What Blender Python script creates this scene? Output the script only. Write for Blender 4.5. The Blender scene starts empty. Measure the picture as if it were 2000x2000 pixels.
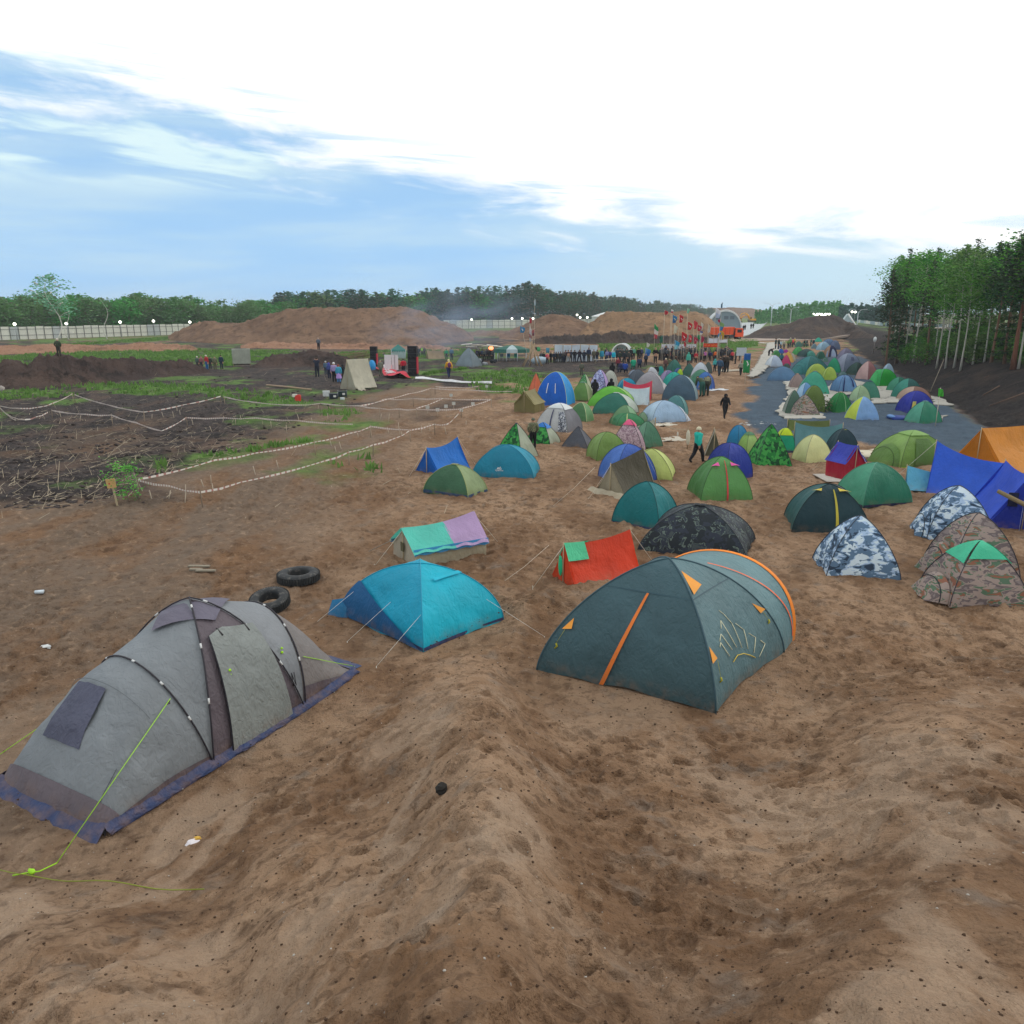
import bpy, bmesh, math, random
import numpy as np
from math import radians as R, sin, cos, pi, sqrt, atan2, tan
from mathutils import Vector, Matrix

S = bpy.context.scene
COL = S.collection
# ------------------------------------------------------------------ camera
EYE = 6.3                      # eye height above the camp ground (standing on a sand heap)
PITCH = R(14.5)
FPX = 1511.0                   # focal length in pixels of a 2000 px wide picture
cam_d = bpy.data.cameras.new('camera')
cam = bpy.data.objects.new('camera', cam_d)
COL.objects.link(cam)
cam.location = (0, 0, EYE)
cam.rotation_euler = (pi/2 - PITCH, 0, 0)
cam_d.sensor_width = 36
cam_d.lens = 36*FPX/2000
cam_d.clip_start = 0.1
cam_d.clip_end = 6000
S.camera = cam
S.render.resolution_x = S.render.resolution_y = 1024

# ------------------------------------------------------------------ light
SUN_EL, SUN_AZ = R(32), R(62)          # azimuth from +Y towards +X
w = bpy.data.worlds.new('World'); S.world = w
w.use_nodes = True
nt = w.node_tree; N = nt.nodes; L = nt.links
for n in list(N): N.remove(n)
def wn(t, **k):
    n = N.new(t)
    for a, b in k.items(): setattr(n, a, b)
    return n
def wmath(op, a, b=None, c=None, clamp=False):
    n = wn('ShaderNodeMath', operation=op); n.use_clamp = clamp
    for i, v in enumerate((a, b, c)):
        if v is None: continue
        if isinstance(v, (int, float)): n.inputs[i].default_value = v
        else: L.new(v, n.inputs[i])
    return n.outputs[0]
sky = wn('ShaderNodeTexSky'); sky.sky_type = 'NISHITA'; sky.sun_disc = False
sky.sun_elevation = R(14); sky.sun_rotation = SUN_AZ
sky.air_density = 1.0; sky.dust_density = 0.6; sky.ozone_density = 3.0
tc = wn('ShaderNodeTexCoord')
sep = wn('ShaderNodeSeparateXYZ'); L.new(tc.outputs['Generated'], sep.inputs[0])
az = wmath('MULTIPLY', wmath('ARCTAN2', sep.outputs[0], sep.outputs[1]), 57.29578)   # degrees, 0 = +Y
el = wmath('MULTIPLY', wmath('ARCSINE', sep.outputs[2]), 57.29578)
def wnoise(ax, ay, sx, sy, detail=6, rough=0.6, off=0.0, dist=0.0, shear=0.0):
    # clouds drawn out along the horizon: noise over azimuth and elevation
    cx = wn('ShaderNodeCombineXYZ')
    L.new(wmath('MULTIPLY_ADD', ax, sx, off), cx.inputs[0])
    yy = wmath('MULTIPLY', ay, sy)
    if shear: yy = wmath('ADD', yy, wmath('MULTIPLY', ax, shear))
    L.new(yy, cx.inputs[1])
    n = wn('ShaderNodeTexNoise'); n.inputs['Scale'].default_value = 1.0
    n.inputs['Detail'].default_value = detail; n.inputs['Roughness'].default_value = rough
    n.inputs['Distortion'].default_value = dist
    L.new(cx.outputs[0], n.inputs['Vector'])
    return n.outputs[0]
def wramp(v, a, b):
    n = wn('ShaderNodeMapRange'); n.interpolation_type = 'SMOOTHSTEP'
    L.new(v, n.inputs[0]); n.inputs[1].default_value = a; n.inputs[2].default_value = b
    return n.outputs[0]
def wmix(f, a, b):
    n = wn('ShaderNodeMix', data_type='RGBA')
    if isinstance(f, (int, float)): n.inputs[0].default_value = f
    else: L.new(f, n.inputs[0])
    for i, v in ((6, a), (7, b)):
        if isinstance(v, tuple): n.inputs[i].default_value = (*v, 1)
        else: L.new(v, n.inputs[i])
    return n.outputs[2]
# lower edge of the bright cloud sheet, by azimuth
fc = wn('ShaderNodeFloatCurve')
L.new(wmath('MULTIPLY_ADD', az, 1/80, 0.5, clamp=True), fc.inputs[1])
cv = fc.mapping.curves[0]
pts = [(-40, 12), (-33, 12), (-22, 12.2), (-16, 10.8), (-9, 8.6), (0, 7.0), (7, 5.7), (13, 4.6), (26, 3.5), (40, 3.2)]
for i, (a, e) in enumerate(pts):
    x = a/80+.5; y = e/20
    if i < 2: cv.points[i].location = ((0, y), (1, y))[i] if i == 0 else (1, 3.2/20)
for (a, e) in pts[1:-1]:
    cv.points.new(a/80+.5, e/20)
fc.mapping.update()
edge = wmath('MULTIPLY', fc.outputs[0], 20)
n1 = wnoise(az, el, 0.11, 0.48, 7, 0.58, 3.1, 0.35, 0.03)
n2 = wnoise(az, el, 0.085, 0.62, 6, 0.55, 11.3, 0.5, 0.04)
n3 = wnoise(az, el, 0.035, 0.30, 5, 0.55, 40.0, 0.2, -0.01)
f = wmath('ADD', wmath('SUBTRACT', el, edge), wmath('MULTIPLY', wmath('SUBTRACT', n1, 0.5), 13.0))
sheet = wramp(f, -1.6, 2.2)
# calm band above the horizon stays free of the sheet on the left
sheet = wmath('MULTIPLY', sheet, wramp(el, 2.6, 4.4))
# wisps in the upper left
wisp = wmath('MULTIPLY', wramp(n2, 0.46, 0.62), wmath('MULTIPLY', wramp(el, 6.8, 8.8), wramp(az, -8, -18)))
veil = wmath('MULTIPLY', wramp(n3, 0.38, 0.66), 0.75)
base = wn('ShaderNodeMix', data_type='RGBA', blend_type='MULTIPLY'); base.inputs[0].default_value = 1
L.new(sky.outputs[0], base.inputs[6]); base.inputs[7].default_value = (1.0, 1.0, 1.0, 1)
BLUE = (4.1, 6.9, 10.4); PALE = (6.6, 8.9, 10.6); WHITE = (12.5, 12.6, 12.6)
low = wmix(wramp(el, 0.0, 14.0), (4.4, 7.5, 11.2), BLUE)
low = wmix(wramp(az, -4, 24), low, (6.7, 9.3, 11.0))
low = wmix(veil, low, PALE)
c0 = wmix(0.93, base.outputs[2], low)            # thin high cloud over the clear sky
c1 = wmix(wmath('MULTIPLY', wisp, 0.7), c0, (9.6, 11.6, 11.2))
# grey blue streaks lying inside the lower part of the sheet
n4 = wnoise(az, el, 0.07, 1.15, 7, 0.62, 71.0, 0.4, 0.05)
streak = wmath('MULTIPLY', wramp(n4, 0.50, 0.64), wmath('MULTIPLY', wmath('MULTIPLY', wramp(wmath('SUBTRACT', el, edge), 4.2, 1.2), wramp(az, 17, 9)), 0.75))
c2 = wmix(sheet, c1, wmix(streak, WHITE, (5.6, 8.2, 10.6)))
bg = wn('ShaderNodeBackground'); bg.inputs[1].default_value = 0.092
L.new(c2, bg.inputs[0])
wo = wn('ShaderNodeOutputWorld'); L.new(bg.outputs[0], wo.inputs[0])

sun_d = bpy.data.lights.new('sun', 'SUN'); sun_d.energy = 0.9; sun_d.angle = R(14); sun_d.color = (1, .95, .88)
sun = bpy.data.objects.new('sun', sun_d); COL.objects.link(sun)
sd = Vector((sin(SUN_AZ)*cos(SUN_EL), cos(SUN_AZ)*cos(SUN_EL), sin(SUN_EL)))
sun.rotation_euler = sd.to_track_quat('Z', 'Y').to_euler()
sun.location = sd*50

S.view_settings.view_transform = 'Standard'
S.view_settings.look = 'None'
S.view_settings.exposure = 0.0
S.view_settings.gamma = 1.0
S.render.engine = 'CYCLES'
S.cycles.max_bounces = 5
S.cycles.transparent_max_bounces = 8

# ------------------------------------------------------------------ numbers and pictures
def ray(u, v):
    y = FPX*cos(PITCH) - (v-1000)*sin(PITCH)
    z = -FPX*sin(PITCH) - (v-1000)*cos(PITCH)
    return np.array([(u-1000), y, z])
def flat(u, v, z=0.0):
    d = ray(u, v)
    t = (z-EYE)/d[2]
    return d[0]*t, d[1]*t
def proj(P):
    P = np.asarray(P, float)
    x = P[..., 0]; y = P[..., 1]; z = P[..., 2]-EYE
    dep = y*cos(PITCH) - z*sin(PITCH)
    up = y*sin(PITCH) + z*cos(PITCH)
    return np.stack([1000+FPX*x/dep, 1000-FPX*up/dep], -1)

def vnoise(x, y, seed=0):
    """smooth value noise, vectorised"""
    xi = np.floor(x).astype(np.int64); yi = np.floor(y).astype(np.int64)
    fx = x-xi; fy = y-yi
    fx = fx*fx*fx*(fx*(fx*6-15)+10); fy = fy*fy*fy*(fy*(fy*6-15)+10)
    def h(a, b):
        n = (a*374761393 + b*668265263 + seed*1442695041) & 0xFFFFFFFF
        n = ((n ^ (n >> 13))*1274126177) & 0xFFFFFFFF
        n = (n ^ (n >> 16)) & 0xFFFF
        return n/65535.0
    a = h(xi, yi); b = h(xi+1, yi); c = h(xi, yi+1); d = h(xi+1, yi+1)
    return (a*(1-fx)+b*fx)*(1-fy) + (c*(1-fx)+d*fx)*fy
def fbm(x, y, octv=4, seed=0, gain=.5):
    s = 0; a = 1; t = 0
    for i in range(octv):
        s = s + a*(vnoise(x*2**i+17*i, y*2**i-9*i, seed+i)-.5)*2; t += a; a *= gain
    return s/t
def sstep(x, a, b):
    t = np.clip((x-a)/(b-a), 0, 1)
    return t*t*(3-2*t)

# ------------------------------------------------------------------ terrain shape
_foot = [(-900, 1700), (-200, 1750), (150, 1700), (430, 1570), (620, 1430), (860, 1290), (950, 1265), (1010, 1340), (1100, 1420),
         (1250, 1450), (1420, 1460), (1530, 1400), (1620, 1330), (1750, 1290), (1850, 1270), (2000, 1270), (2300, 1300)]
_fa, _fr = [], []
for (u, v) in _foot:
    x, y = flat(u, v); _fa.append(atan2(x, y)); _fr.append(sqrt(x*x+y*y))
_o = np.argsort(_fa); _fa = np.array(_fa)[_o]; _fr = np.array(_fr)[_o]
_fa = np.concatenate([[-pi], _fa, [pi]]); _fr = np.concatenate([[9.], _fr, [9.]])
_ga = np.linspace(-pi, pi, 1441); _gr = np.interp(_ga, _fa, _fr)
_k = np.exp(-(np.arange(-24, 25)/9.)**2); _k /= _k.sum()
_gr = np.convolve(np.pad(_gr, 24, mode='edge'), _k, 'valid'); _fa, _fr = _ga, _gr
_bank = np.array([flat(u, v) for (u, v) in [(1630, 650), (1655, 668), (1689, 700), (1755, 733), (1817, 773), (1865, 795), (1910, 825), (2000, 880), (2250, 1010)]])
def poly_dist(x, y, line):
    """distance to a polyline and the side (+ right of travel)"""
    best = np.full(np.shape(x), 1e9); side = np.zeros(np.shape(x))
    for (ax, ay), (bx, by) in zip(line[:-1], line[1:]):
        dx, dy = bx-ax, by-ay; l2 = dx*dx+dy*dy
        t = np.clip(((x-ax)*dx+(y-ay)*dy)/l2, 0, 1)
        px, py = ax+t*dx, ay+t*dy
        d = np.hypot(x-px, y-py)
        s = np.sign((x-ax)*dy-(y-ay)*dx)
        m = d < best
        best = np.where(m, d, best); side = np.where(m, s, side)
    return best, side
_ridge = np.array([flat(u, v) for (u, v) in [(880, 1290), (960, 1240), (1060, 1190), (1170, 1165)]])
def H0(x, y):
    x = np.asarray(x, float); y = np.asarray(y, float)
    r = np.hypot(x, y); a = np.arctan2(x, y)
    Rf = np.interp(a, _fa, _fr)
    t = np.clip(1-r/Rf, 0, 1)
    h = 4.75*(t**1.25)*(1-.12*np.sin(t*pi))
    # gullies running down the heap
    h = h + np.sin(np.clip(t*1.3, 0, 1)*pi)*(.20*np.sin(a*9+1.0)+.12*np.sin(a*21+r*.3))*np.clip(r/3, 0, 1)
    d, s = poly_dist(x, y, _ridge)
    h = h + .30*np.exp(-(d/.55)**2)
    d, s = poly_dist(x, y, _bank)
    sd = -d*s
    far = sstep(y, 6, 18)*(x > 0)
    h = h + far*2.4*sstep(sd, 0.0, 6.0)
    # slow swell of the cleared ground
    h = h + .12*fbm(x/14, y/14, 2, 5)*sstep(r, 9, 20)*(1-sstep(r, 130, 200))
    return h
def ground(u, v, dz=0.0):
    """the point of the ground seen at a photograph pixel"""
    d = ray(u, v); d = d/np.linalg.norm(d)
    t = np.concatenate([np.arange(1.5, 60, .05), np.arange(60, 400, .4), np.arange(400, 3000, 5)])
    x, y, z = d[0]*t, d[1]*t, EYE+d[2]*t
    hh = H0(x, y)+dz
    k = np.argmax(z < hh)
    if not (z[k] < hh[k]): k = len(t)-1
    k = max(k, 1)
    a = z[k-1]-hh[k-1]; b = hh[k]-z[k]
    q = a/(a+b+1e-9)
    tt = t[k-1]+(t[k]-t[k-1])*q
    return Vector((d[0]*tt, d[1]*tt, float(H0(d[0]*tt, d[1]*tt))))

# ------------------------------------------------------------------ materials
def lin(c):
    if isinstance(c, str):
        c = [int(c[i:i+2], 16)/255 for i in (0, 2, 4)]
        c = [x/12.92 if x <= .04045 else ((x+.055)/1.055)**2.4 for x in c]
    return tuple(min(.82, x) for x in c)
class NT:
    def __init__(s, name):
        s.m = bpy.data.materials.new(name); s.m.use_nodes = True
        s.t = s.m.node_tree; s.N = s.t.nodes; s.L = s.t.links
        s.p = s.N['Principled BSDF']; s.out = s.N['Material Output']
    def n(s, t, ins=None, **k):
        n = s.N.new(t)
        for a, b in k.items(): setattr(n, a, b)
        for a, b in (ins or {}).items(): s.put(n.inputs[a], b)
        return n
    def put(s, sock, v):
        if hasattr(v, 'links') or isinstance(v, bpy.types.NodeSocket): s.L.new(v, sock)
        elif isinstance(v, tuple) and len(v) == 3 and sock.type == 'RGBA': sock.default_value = (*v, 1)
        else: sock.default_value = v
    def math(s, op, a, b=None, c=None, clamp=False):
        n = s.n('ShaderNodeMath', operation=op); n.use_clamp = clamp
        for i, v in enumerate((a, b, c)):
            if v is not None: s.put(n.inputs[i], v)
        return n.outputs[0]
    def mix(s, f, a, b, mode='MIX'):
        n = s.n('ShaderNodeMix', data_type='RGBA', blend_type=mode)
        s.put(n.inputs[0], f); s.put(n.inputs[6], a); s.put(n.inputs[7], b)
        return n.outputs[2]
    def obj(s, sc=(1, 1, 1), rot=(0, 0, 0)):
        tc = s.n('ShaderNodeTexCoord'); m = s.n('ShaderNodeMapping', {'Vector': tc.outputs['Object']})
        m.inputs['Scale'].default_value = sc; m.inputs['Rotation'].default_value = rot
        return m.outputs[0]
    def noise(s, vec, scale, detail=3, rough=.55, dist=0):
        return s.n('ShaderNodeTexNoise', {'Vector': vec, 'Scale': scale, 'Detail': detail, 'Roughness': rough, 'Distortion': dist}).outputs[0]
    def ramp(s, v, a, b, smooth=True):
        n = s.n('ShaderNodeMapRange', {0: v, 1: a, 2: b}); n.interpolation_type = 'SMOOTHSTEP' if smooth else 'LINEAR'
        return n.outputs[0]
    def bump(s, h, strength=.3, dist=.02, normal=None):
        n = s.n('ShaderNodeBump', {'Height': h, 'Strength': strength, 'Distance': dist})
        if normal: s.L.new(normal, n.inputs['Normal'])
        return n.outputs[0]
    def fin(s, col=None, rough=None, normal=None, spec=None):
        if col is not None: s.put(s.p.inputs['Base Color'], col)
        if rough is not None: s.put(s.p.inputs['Roughness'], rough)
        if normal is not None: s.L.new(normal, s.p.inputs['Normal'])
        if spec is not None: s.put(s.p.inputs['Specular IOR Level'], spec)
        return s.m
_mc = {}
def fab(c, fold=1.0, trans=.22, rough=.62):
    """tent cloth: faint weave, long creases, some light through it"""
    k = ('fab', c, fold, trans)
    if k in _mc: return _mc[k]
    t = NT('cloth_'+(c if isinstance(c, str) else 'tint'))
    col = lin(c)
    v = t.obj()
    big = t.noise(v, 1.3, 3, .5)
    cc = t.mix(t.ramp(big, .3, .7), tuple(x*.86 for x in col), tuple(min(.85, x*1.08) for x in col))
    fine = t.noise(v, 160, 2, .6)
    cc = t.mix(.10, cc, t.mix(fine, tuple(x*.6 for x in col), tuple(min(.9, x*1.5) for x in col)))
    dirt = t.math('MULTIPLY', t.ramp(t.n('ShaderNodeSeparateXYZ', {0: v}).outputs[2], .32, .0), t.ramp(t.noise(v, 5, 4), .35, .75))
    cc = t.mix(t.math('MULTIPLY', dirt, .45), cc, lin('8a6c52'))
    v2 = t.obj((1.0, 1.0, .35)); v3 = t.obj((1.6, 1.6, 1.1), (.3, .5, .2))
    f1 = t.noise(v2, 3.2, 3, .5, .8); f2 = t.noise(v3, 7.0, 2, .5, 1.2)
    h = t.math('ADD', f1, t.math('MULTIPLY', f2, .35))
    nrm = t.bump(h, .55*fold, .10)
    t.fin(cc, rough, nrm, .35)
    if trans:
        tr = t.n('ShaderNodeBsdfTranslucent', {'Color': cc, 'Normal': nrm})
        mx = t.n('ShaderNodeMixShader', {0: trans, 1: t.p.outputs[0], 2: tr.outputs[0]})
        t.L.new(mx.outputs[0], t.out.inputs[0])
    _mc[k] = t.m
    return t.m
def camo(kind):
    k = ('camo', kind)
    if k in _mc: return _mc[k]
    cols, sc, st = {
        'snow': (['cfe0f0', 'a9c3e0', '5b7894', '2b3d52'], 3.6, (.75, .75, 1.5)),
        'wood': (['857a78', '6a5f60', '9c8c84', '55705a', '8b5c48'], 3.4, (.6, .6, 1.6)),
        'leaf': (['1f7a35', '0f4a26', '3f9a45', '5a5a3a'], 9.0, (1, 1, 1)),
        'dark': (['20282e', '5f6e66', '2b3340', '414b4c'], 3.6, (1, 1, 1)),
        'floral': (['c3cdf0', 'a9b4e0', '6a6a9a', 'd8dcf4'], 6.0, (1, 1, 1)),
        'spots': (['d5dae2', '8a8f9a', '4a4e58', 'e4e8ee'], 9.0, (1, 1, 1)),
        'pink': (['a58a98', '8a6f7c', 'b9a2aa', '77626e'], 7.0, (1, 1, 1)),
        'cloth': (['6b6f55', '4b5040', '8a8a6c', '3b3a30'], 14.0, (1, 1, 1)),
        'greensmall': (['3e8a4e', '2a6a3c', '6aa870', '31523a'], 7.0, (1, 1, 1)),
    }[kind]
    t = NT('camouflage_'+kind)
    v = t.obj(st)
    if kind == 'leaf':
        vv = t.n('ShaderNodeTexVoronoi', {'Vector': v, 'Scale': sc}); f = t.n('ShaderNodeSeparateColor', {0: vv.outputs['Color']}).outputs[0]
        n2 = f
    else:
        f = t.noise(v, sc, 2.5, .6, .7)
        mp = t.n('ShaderNodeMapping', {'Vector': v}); mp.inputs['Location'].default_value = (7, 3, 5)
        n2 = t.noise(mp.outputs[0], sc*1.3, 2.5, .6, .6)
    cr = t.n('ShaderNodeValToRGB', {0: f}); cr.color_ramp.interpolation = 'CONSTANT'
    e = cr.color_ramp.elements
    cuts = {'snow': [0, .46, .53, .60], 'wood': [0, .4, .48, .54, .60], 'dark': [0, .52, .56, .62], 'leaf': [0, .3, .55, .85]}.get(kind, [0, .42, .52, .6])
    e[0].position = 0; e[0].color = (*lin(cols[0]), 1)
    e[1].position = cuts[1]; e[1].color = (*lin(cols[1]), 1)
    for q in range(2, len(cols)):
        x = e.new(cuts[q]); x.color = (*lin(cols[q]), 1)
    cc = t.mix(t.ramp(n2, .545, .56), cr.outputs[0], lin(cols[2]))
    v2 = t.obj((1, 1, .35))
    nrm = t.bump(t.noise(v2, 3.2, 3, .5, .8), .5, .08)
    t.fin(cc, .68, nrm, .3)
    tr = t.n('ShaderNodeBsdfTranslucent', {'Color': cc})
    mx = t.n('ShaderNodeMixShader', {0: .15, 1: t.p.outputs[0], 2: tr.outputs[0]})
    t.L.new(mx.outputs[0], t.out.inputs[0])
    _mc[k] = t.m
    return t.m
def cloth(c):
    return camo(c[1:]) if isinstance(c, str) and c.startswith('@') else fab(c)
def plain(c, rough=.7, metal=0, var=.15, sc=6.0, bump=.2):
    k = ('plain', c, rough, metal, sc)
    if k in _mc: return _mc[k]
    t = NT('surface_'+(c if isinstance(c, str) else 'tint'))
    col = lin(c); v = t.obj()
    n = t.noise(v, sc, 4, .6)
    cc = t.mix(n, tuple(x*(1-var) for x in col), tuple(min(.85, x*(1+var)) for x in col))
    t.p.inputs['Metallic'].default_value = metal
    _mc[k] = t.fin(cc, rough, t.bump(t.noise(v, sc*4, 3), bump, .01), .3)
    return t.m
def wood(c='a08a6c'):
    k = ('wood', c)
    if k in _mc: return _mc[k]
    t = NT('wood'); col = lin(c); v = t.obj((6, 6, .8))
    n = t.noise(v, 3, 4, .6, .5)
    cc = t.mix(n, tuple(x*.6 for x in col), tuple(x*1.15 for x in col))
    _mc[k] = t.fin(cc, .8, t.bump(n, .3, .01), .2)
    return t.m
def glow(c, e):
    k = ('glow', c, e)
    if k in _mc: return _mc[k]
    t = NT('lamp_light'); t.p.inputs['Emission Color'].default_value = (*lin(c), 1)
    t.p.inputs['Emission Strength'].default_value = e
    _mc[k] = t.m
    return t.m

# ------------------------------------------------------------------ mesh building and tagging
class MB:
    def __init__(s): s.v = []; s.f = []; s.m = []
    def add(s, vs, fs, mi=0):
        o = len(s.v); s.v += [tuple(v) for v in vs]
        for f in fs: s.f.append(tuple(i+o for i in f)); s.m.append(mi)
    def grid(s, P, mi=0, mfun=None):
        """P: rows x cols x 3"""
        P = np.asarray(P); r, c = P.shape[:2]; o = len(s.v)
        s.v += [tuple(p) for p in P.reshape(-1, 3)]
        for i in range(r-1):
            for j in range(c-1):
                s.f.append((o+i*c+j, o+i*c+j+1, o+(i+1)*c+j+1, o+(i+1)*c+j))
                s.m.append(mfun(i, j) if mfun else mi)
    def box(s, c, d, mi=0, rz=0, M=None):
        x, y, z = (q/2 for q in d)
        vs = [Vector(p) for p in ((-x, -y, -z), (x, -y, -z), (x, y, -z), (-x, y, -z), (-x, -y, z), (x, -y, z), (x, y, z), (-x, y, z))]
        m = M or Matrix.Rotation(rz, 3, 'Z')
        vs = [m @ v + Vector(c) for v in vs]
        s.add(vs, [(0, 3, 2, 1), (4, 5, 6, 7), (0, 1, 5, 4), (1, 2, 6, 5), (2, 3, 7, 6), (3, 0, 4, 7)], mi)
    def tube(s, pts, r, n=6, mi=0, cap=True):
        pts = [Vector(p) for p in pts]
        rs = r if isinstance(r, (list, tuple)) else [r]*len(pts)
        o = len(s.v); up = None
        for i, p in enumerate(pts):
            d = (pts[min(i+1, len(pts)-1)]-pts[max(i-1, 0)])
            if d.length < 1e-9: d = Vector((0, 0, 1))
            d.normalize()
            a = Vector((0, 0, 1)) if abs(d.z) < .9 else Vector((1, 0, 0))
            if up is not None and abs(up.dot(d)) < .95: a = up
            x = d.cross(a).normalized(); y = x.cross(d).normalized(); up = y
            for k in range(n):
                t = 2*pi*k/n
                s.v.append(tuple(p + x*cos(t)*rs[i] + y*sin(t)*rs[i]))
        for i in range(len(pts)-1):
            for k in range(n):
                a, b = o+i*n+k, o+i*n+(k+1) % n
                s.f.append((a, b, b+n, a+n)); s.m.append(mi)
        if cap:
            s.f.append(tuple(o+k for k in range(n))[::-1]); s.m.append(mi)
            s.f.append(tuple(o+(len(pts)-1)*n+k for k in range(n))); s.m.append(mi)
    def ball(s, c, r, seg=10, rings=7, mi=0, lo=-pi/2, noise=0, seed=0):
        rx, ry, rz = r if isinstance(r, (tuple, list)) else (r, r, r)
        P = []
        rnd = random.Random(seed)
        for i in range(rings+1):
            e = lo + (pi/2-lo)*i/rings; row = []
            for j in range(seg+1):
                a = 2*pi*(j % seg)/seg
                k = 1+noise*(rnd.random()-.5) if 0 < i < rings and j < seg else 1
                if j == seg: row.append(row[0])
                else: row.append((c[0]+rx*cos(e)*cos(a)*k, c[1]+ry*cos(e)*sin(a)*k, c[2]+rz*sin(e)*k))
            P.append(row)
        s.grid(P, mi)
    def build(s, name, mats, parent=None, smooth=True, loc=None, bevel=0, weld=False):
        me = bpy.data.meshes.new(name)
        me.from_pydata(s.v, [], s.f)
        if not isinstance(mats, (list, tuple)): mats = [mats]
        for m in mats: me.materials.append(m)
        if len(mats) > 1: me.polygons.foreach_set('material_index', s.m)
        if smooth: me.polygons.foreach_set('use_smooth', [True]*len(s.f))
        me.update()
        if weld or bevel:
            bm = bmesh.new(); bm.from_mesh(me)
            if weld: bmesh.ops.remove_doubles(bm, verts=bm.verts, dist=1e-4)
            if bevel: bmesh.ops.bevel(bm, geom=bm.edges[:], offset=bevel, segments=2, affect='EDGES')
            bm.to_mesh(me); bm.free()
        o = bpy.data.objects.new(name, me); COL.objects.link(o)
        if parent: o.parent = parent
        if loc is not None: o.location = loc
        return o
def tag(o, label, cat, group=None):
    o['label'] = label; o['category'] = cat
    if group: o['group'] = group
    return o
def thing(name, loc, label, cat, rz=0, group=None):
    o = bpy.data.objects.new(name, None); COL.objects.link(o)
    o.empty_display_size = .2
    o.location = loc; o.rotation_euler = (0, 0, rz)
    return tag(o, label, cat, group)
def struct(o, stuff=False):
    o['kind'] = 'stuff' if stuff else 'structure'
    return o
def copy_tree(o, parent=None):
    c = o.copy(); COL.objects.link(c)
    if parent is not None: c.parent = parent
    for ch in [q for q in o.children]: copy_tree(ch, c)
    return c
# ================================================================== ground
def in_poly(x, y, poly):
    inside = np.zeros(np.shape(x), bool)
    n = len(poly)
    for i in range(n):
        ax, ay = poly[i]; bx, by = poly[(i+1) % n]
        c = ((ay > y) != (by > y)) & (x < (bx-ax)*(y-ay)/((by-ay)+1e-12)+ax)
        inside ^= c
    return inside
def zone(x, y, px, soft):
    """1 inside, 0 outside of a patch of ground given by its outline"""
    poly = [flat(u, v) for (u, v) in px]
    ins = in_poly(x, y, poly)
    d, _ = poly_dist(x, y, np.array(poly+[poly[0]]))
    sd = np.where(ins, d, -d)
    return np.clip(.5+sd/soft/2, 0, 1)
PEAT = [[(-500, 1060), (60, 1000), (200, 985), (300, 985), (262, 945), (420, 905), (520, 860), (620, 815), (720, 770), (850, 745), (960, 770), (1010, 735), (1120, 740),
         (1290, 722), (1290, 706), (1000, 700), (1000, 664), (1300, 664), (1320, 650), (500, 668), (-500, 665)],
        [(1570, 664), (1650, 662), (1700, 700), (1760, 733), (1820, 775), (1870, 797), (1912, 830), (2000, 885), (2300, 1000), (2500, 900), (2050, 770), (1900, 712), (1760, 672)],
        [(860, 780), (980, 778), (900, 800), (840, 815)]]
GRASS = [[(-300, 776), (0, 770), (40, 762), (150, 748), (300, 748), (400, 754), (480, 762), (560, 774), (620, 786), (560, 792), (480, 786), (380, 772), (200, 772), (60, 778), (-300, 800)],
         [(-300, 712), (0, 698), (80, 690), (150, 686), (300, 682), (390, 682), (460, 686), (560, 684), (590, 690), (545, 694), (500, 706), (440, 716), (380, 706), (200, 703), (85, 702), (60, 714), (0, 712), (-300, 722)],
         [(80, 672), (110, 664), (330, 655), (335, 664), (200, 672), (90, 680)],
         [(640, 690), (760, 684), (900, 682), (1000, 690), (840, 698), (680, 700)],
         [(820, 722), (900, 716), (930, 730), (880, 738), (830, 736)],
         [(900, 735), (1000, 722), (1060, 732), (1060, 770), (1000, 775), (930, 762)],
         [(1168, 672), (1300, 672), (1330, 690), (1180, 696)],
         [(1410, 662), (1480, 664), (1480, 676), (1420, 690), (1300, 690), (1300, 676)],
         [(620, 800), (700, 800), (710, 818), (640, 830)], [(300, 905), (330, 900), (310, 925), (262, 925)],
         [(1770, 674), (1880, 672), (2100, 690), (2150, 735), (1900, 700), (1800, 688)],
         [(390, 890), (470, 870), (600, 862), (560, 880), (430, 902)], [(640, 905), (720, 895), (740, 925), (660, 925)]]
GRAVEL = [[(1472, 724), (1466, 760), (1462, 778), (1436, 806), (1446, 830), (1470, 850), (1560, 852), (1660, 862), (1740, 868), (1900, 880), (2010, 885), (1912, 826), (1866, 796), (1818, 774), (1756, 734), (1690, 701), (1640, 690), (1540, 700)]]
def zmap(x, y, polys, soft0, nscale, namp, seed):
    out = np.zeros(np.shape(x))
    r = np.hypot(x, y)
    dx = fbm(x/nscale, y/nscale, 4, seed)*namp*(r/40)
    dy = fbm(x/nscale+50, y/nscale, 4, seed+7)*namp*(r/40)*1.5
    for p in polys:
        out = np.maximum(out, zone(x+dx, y+dy, p, soft0))
    return out
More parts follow.
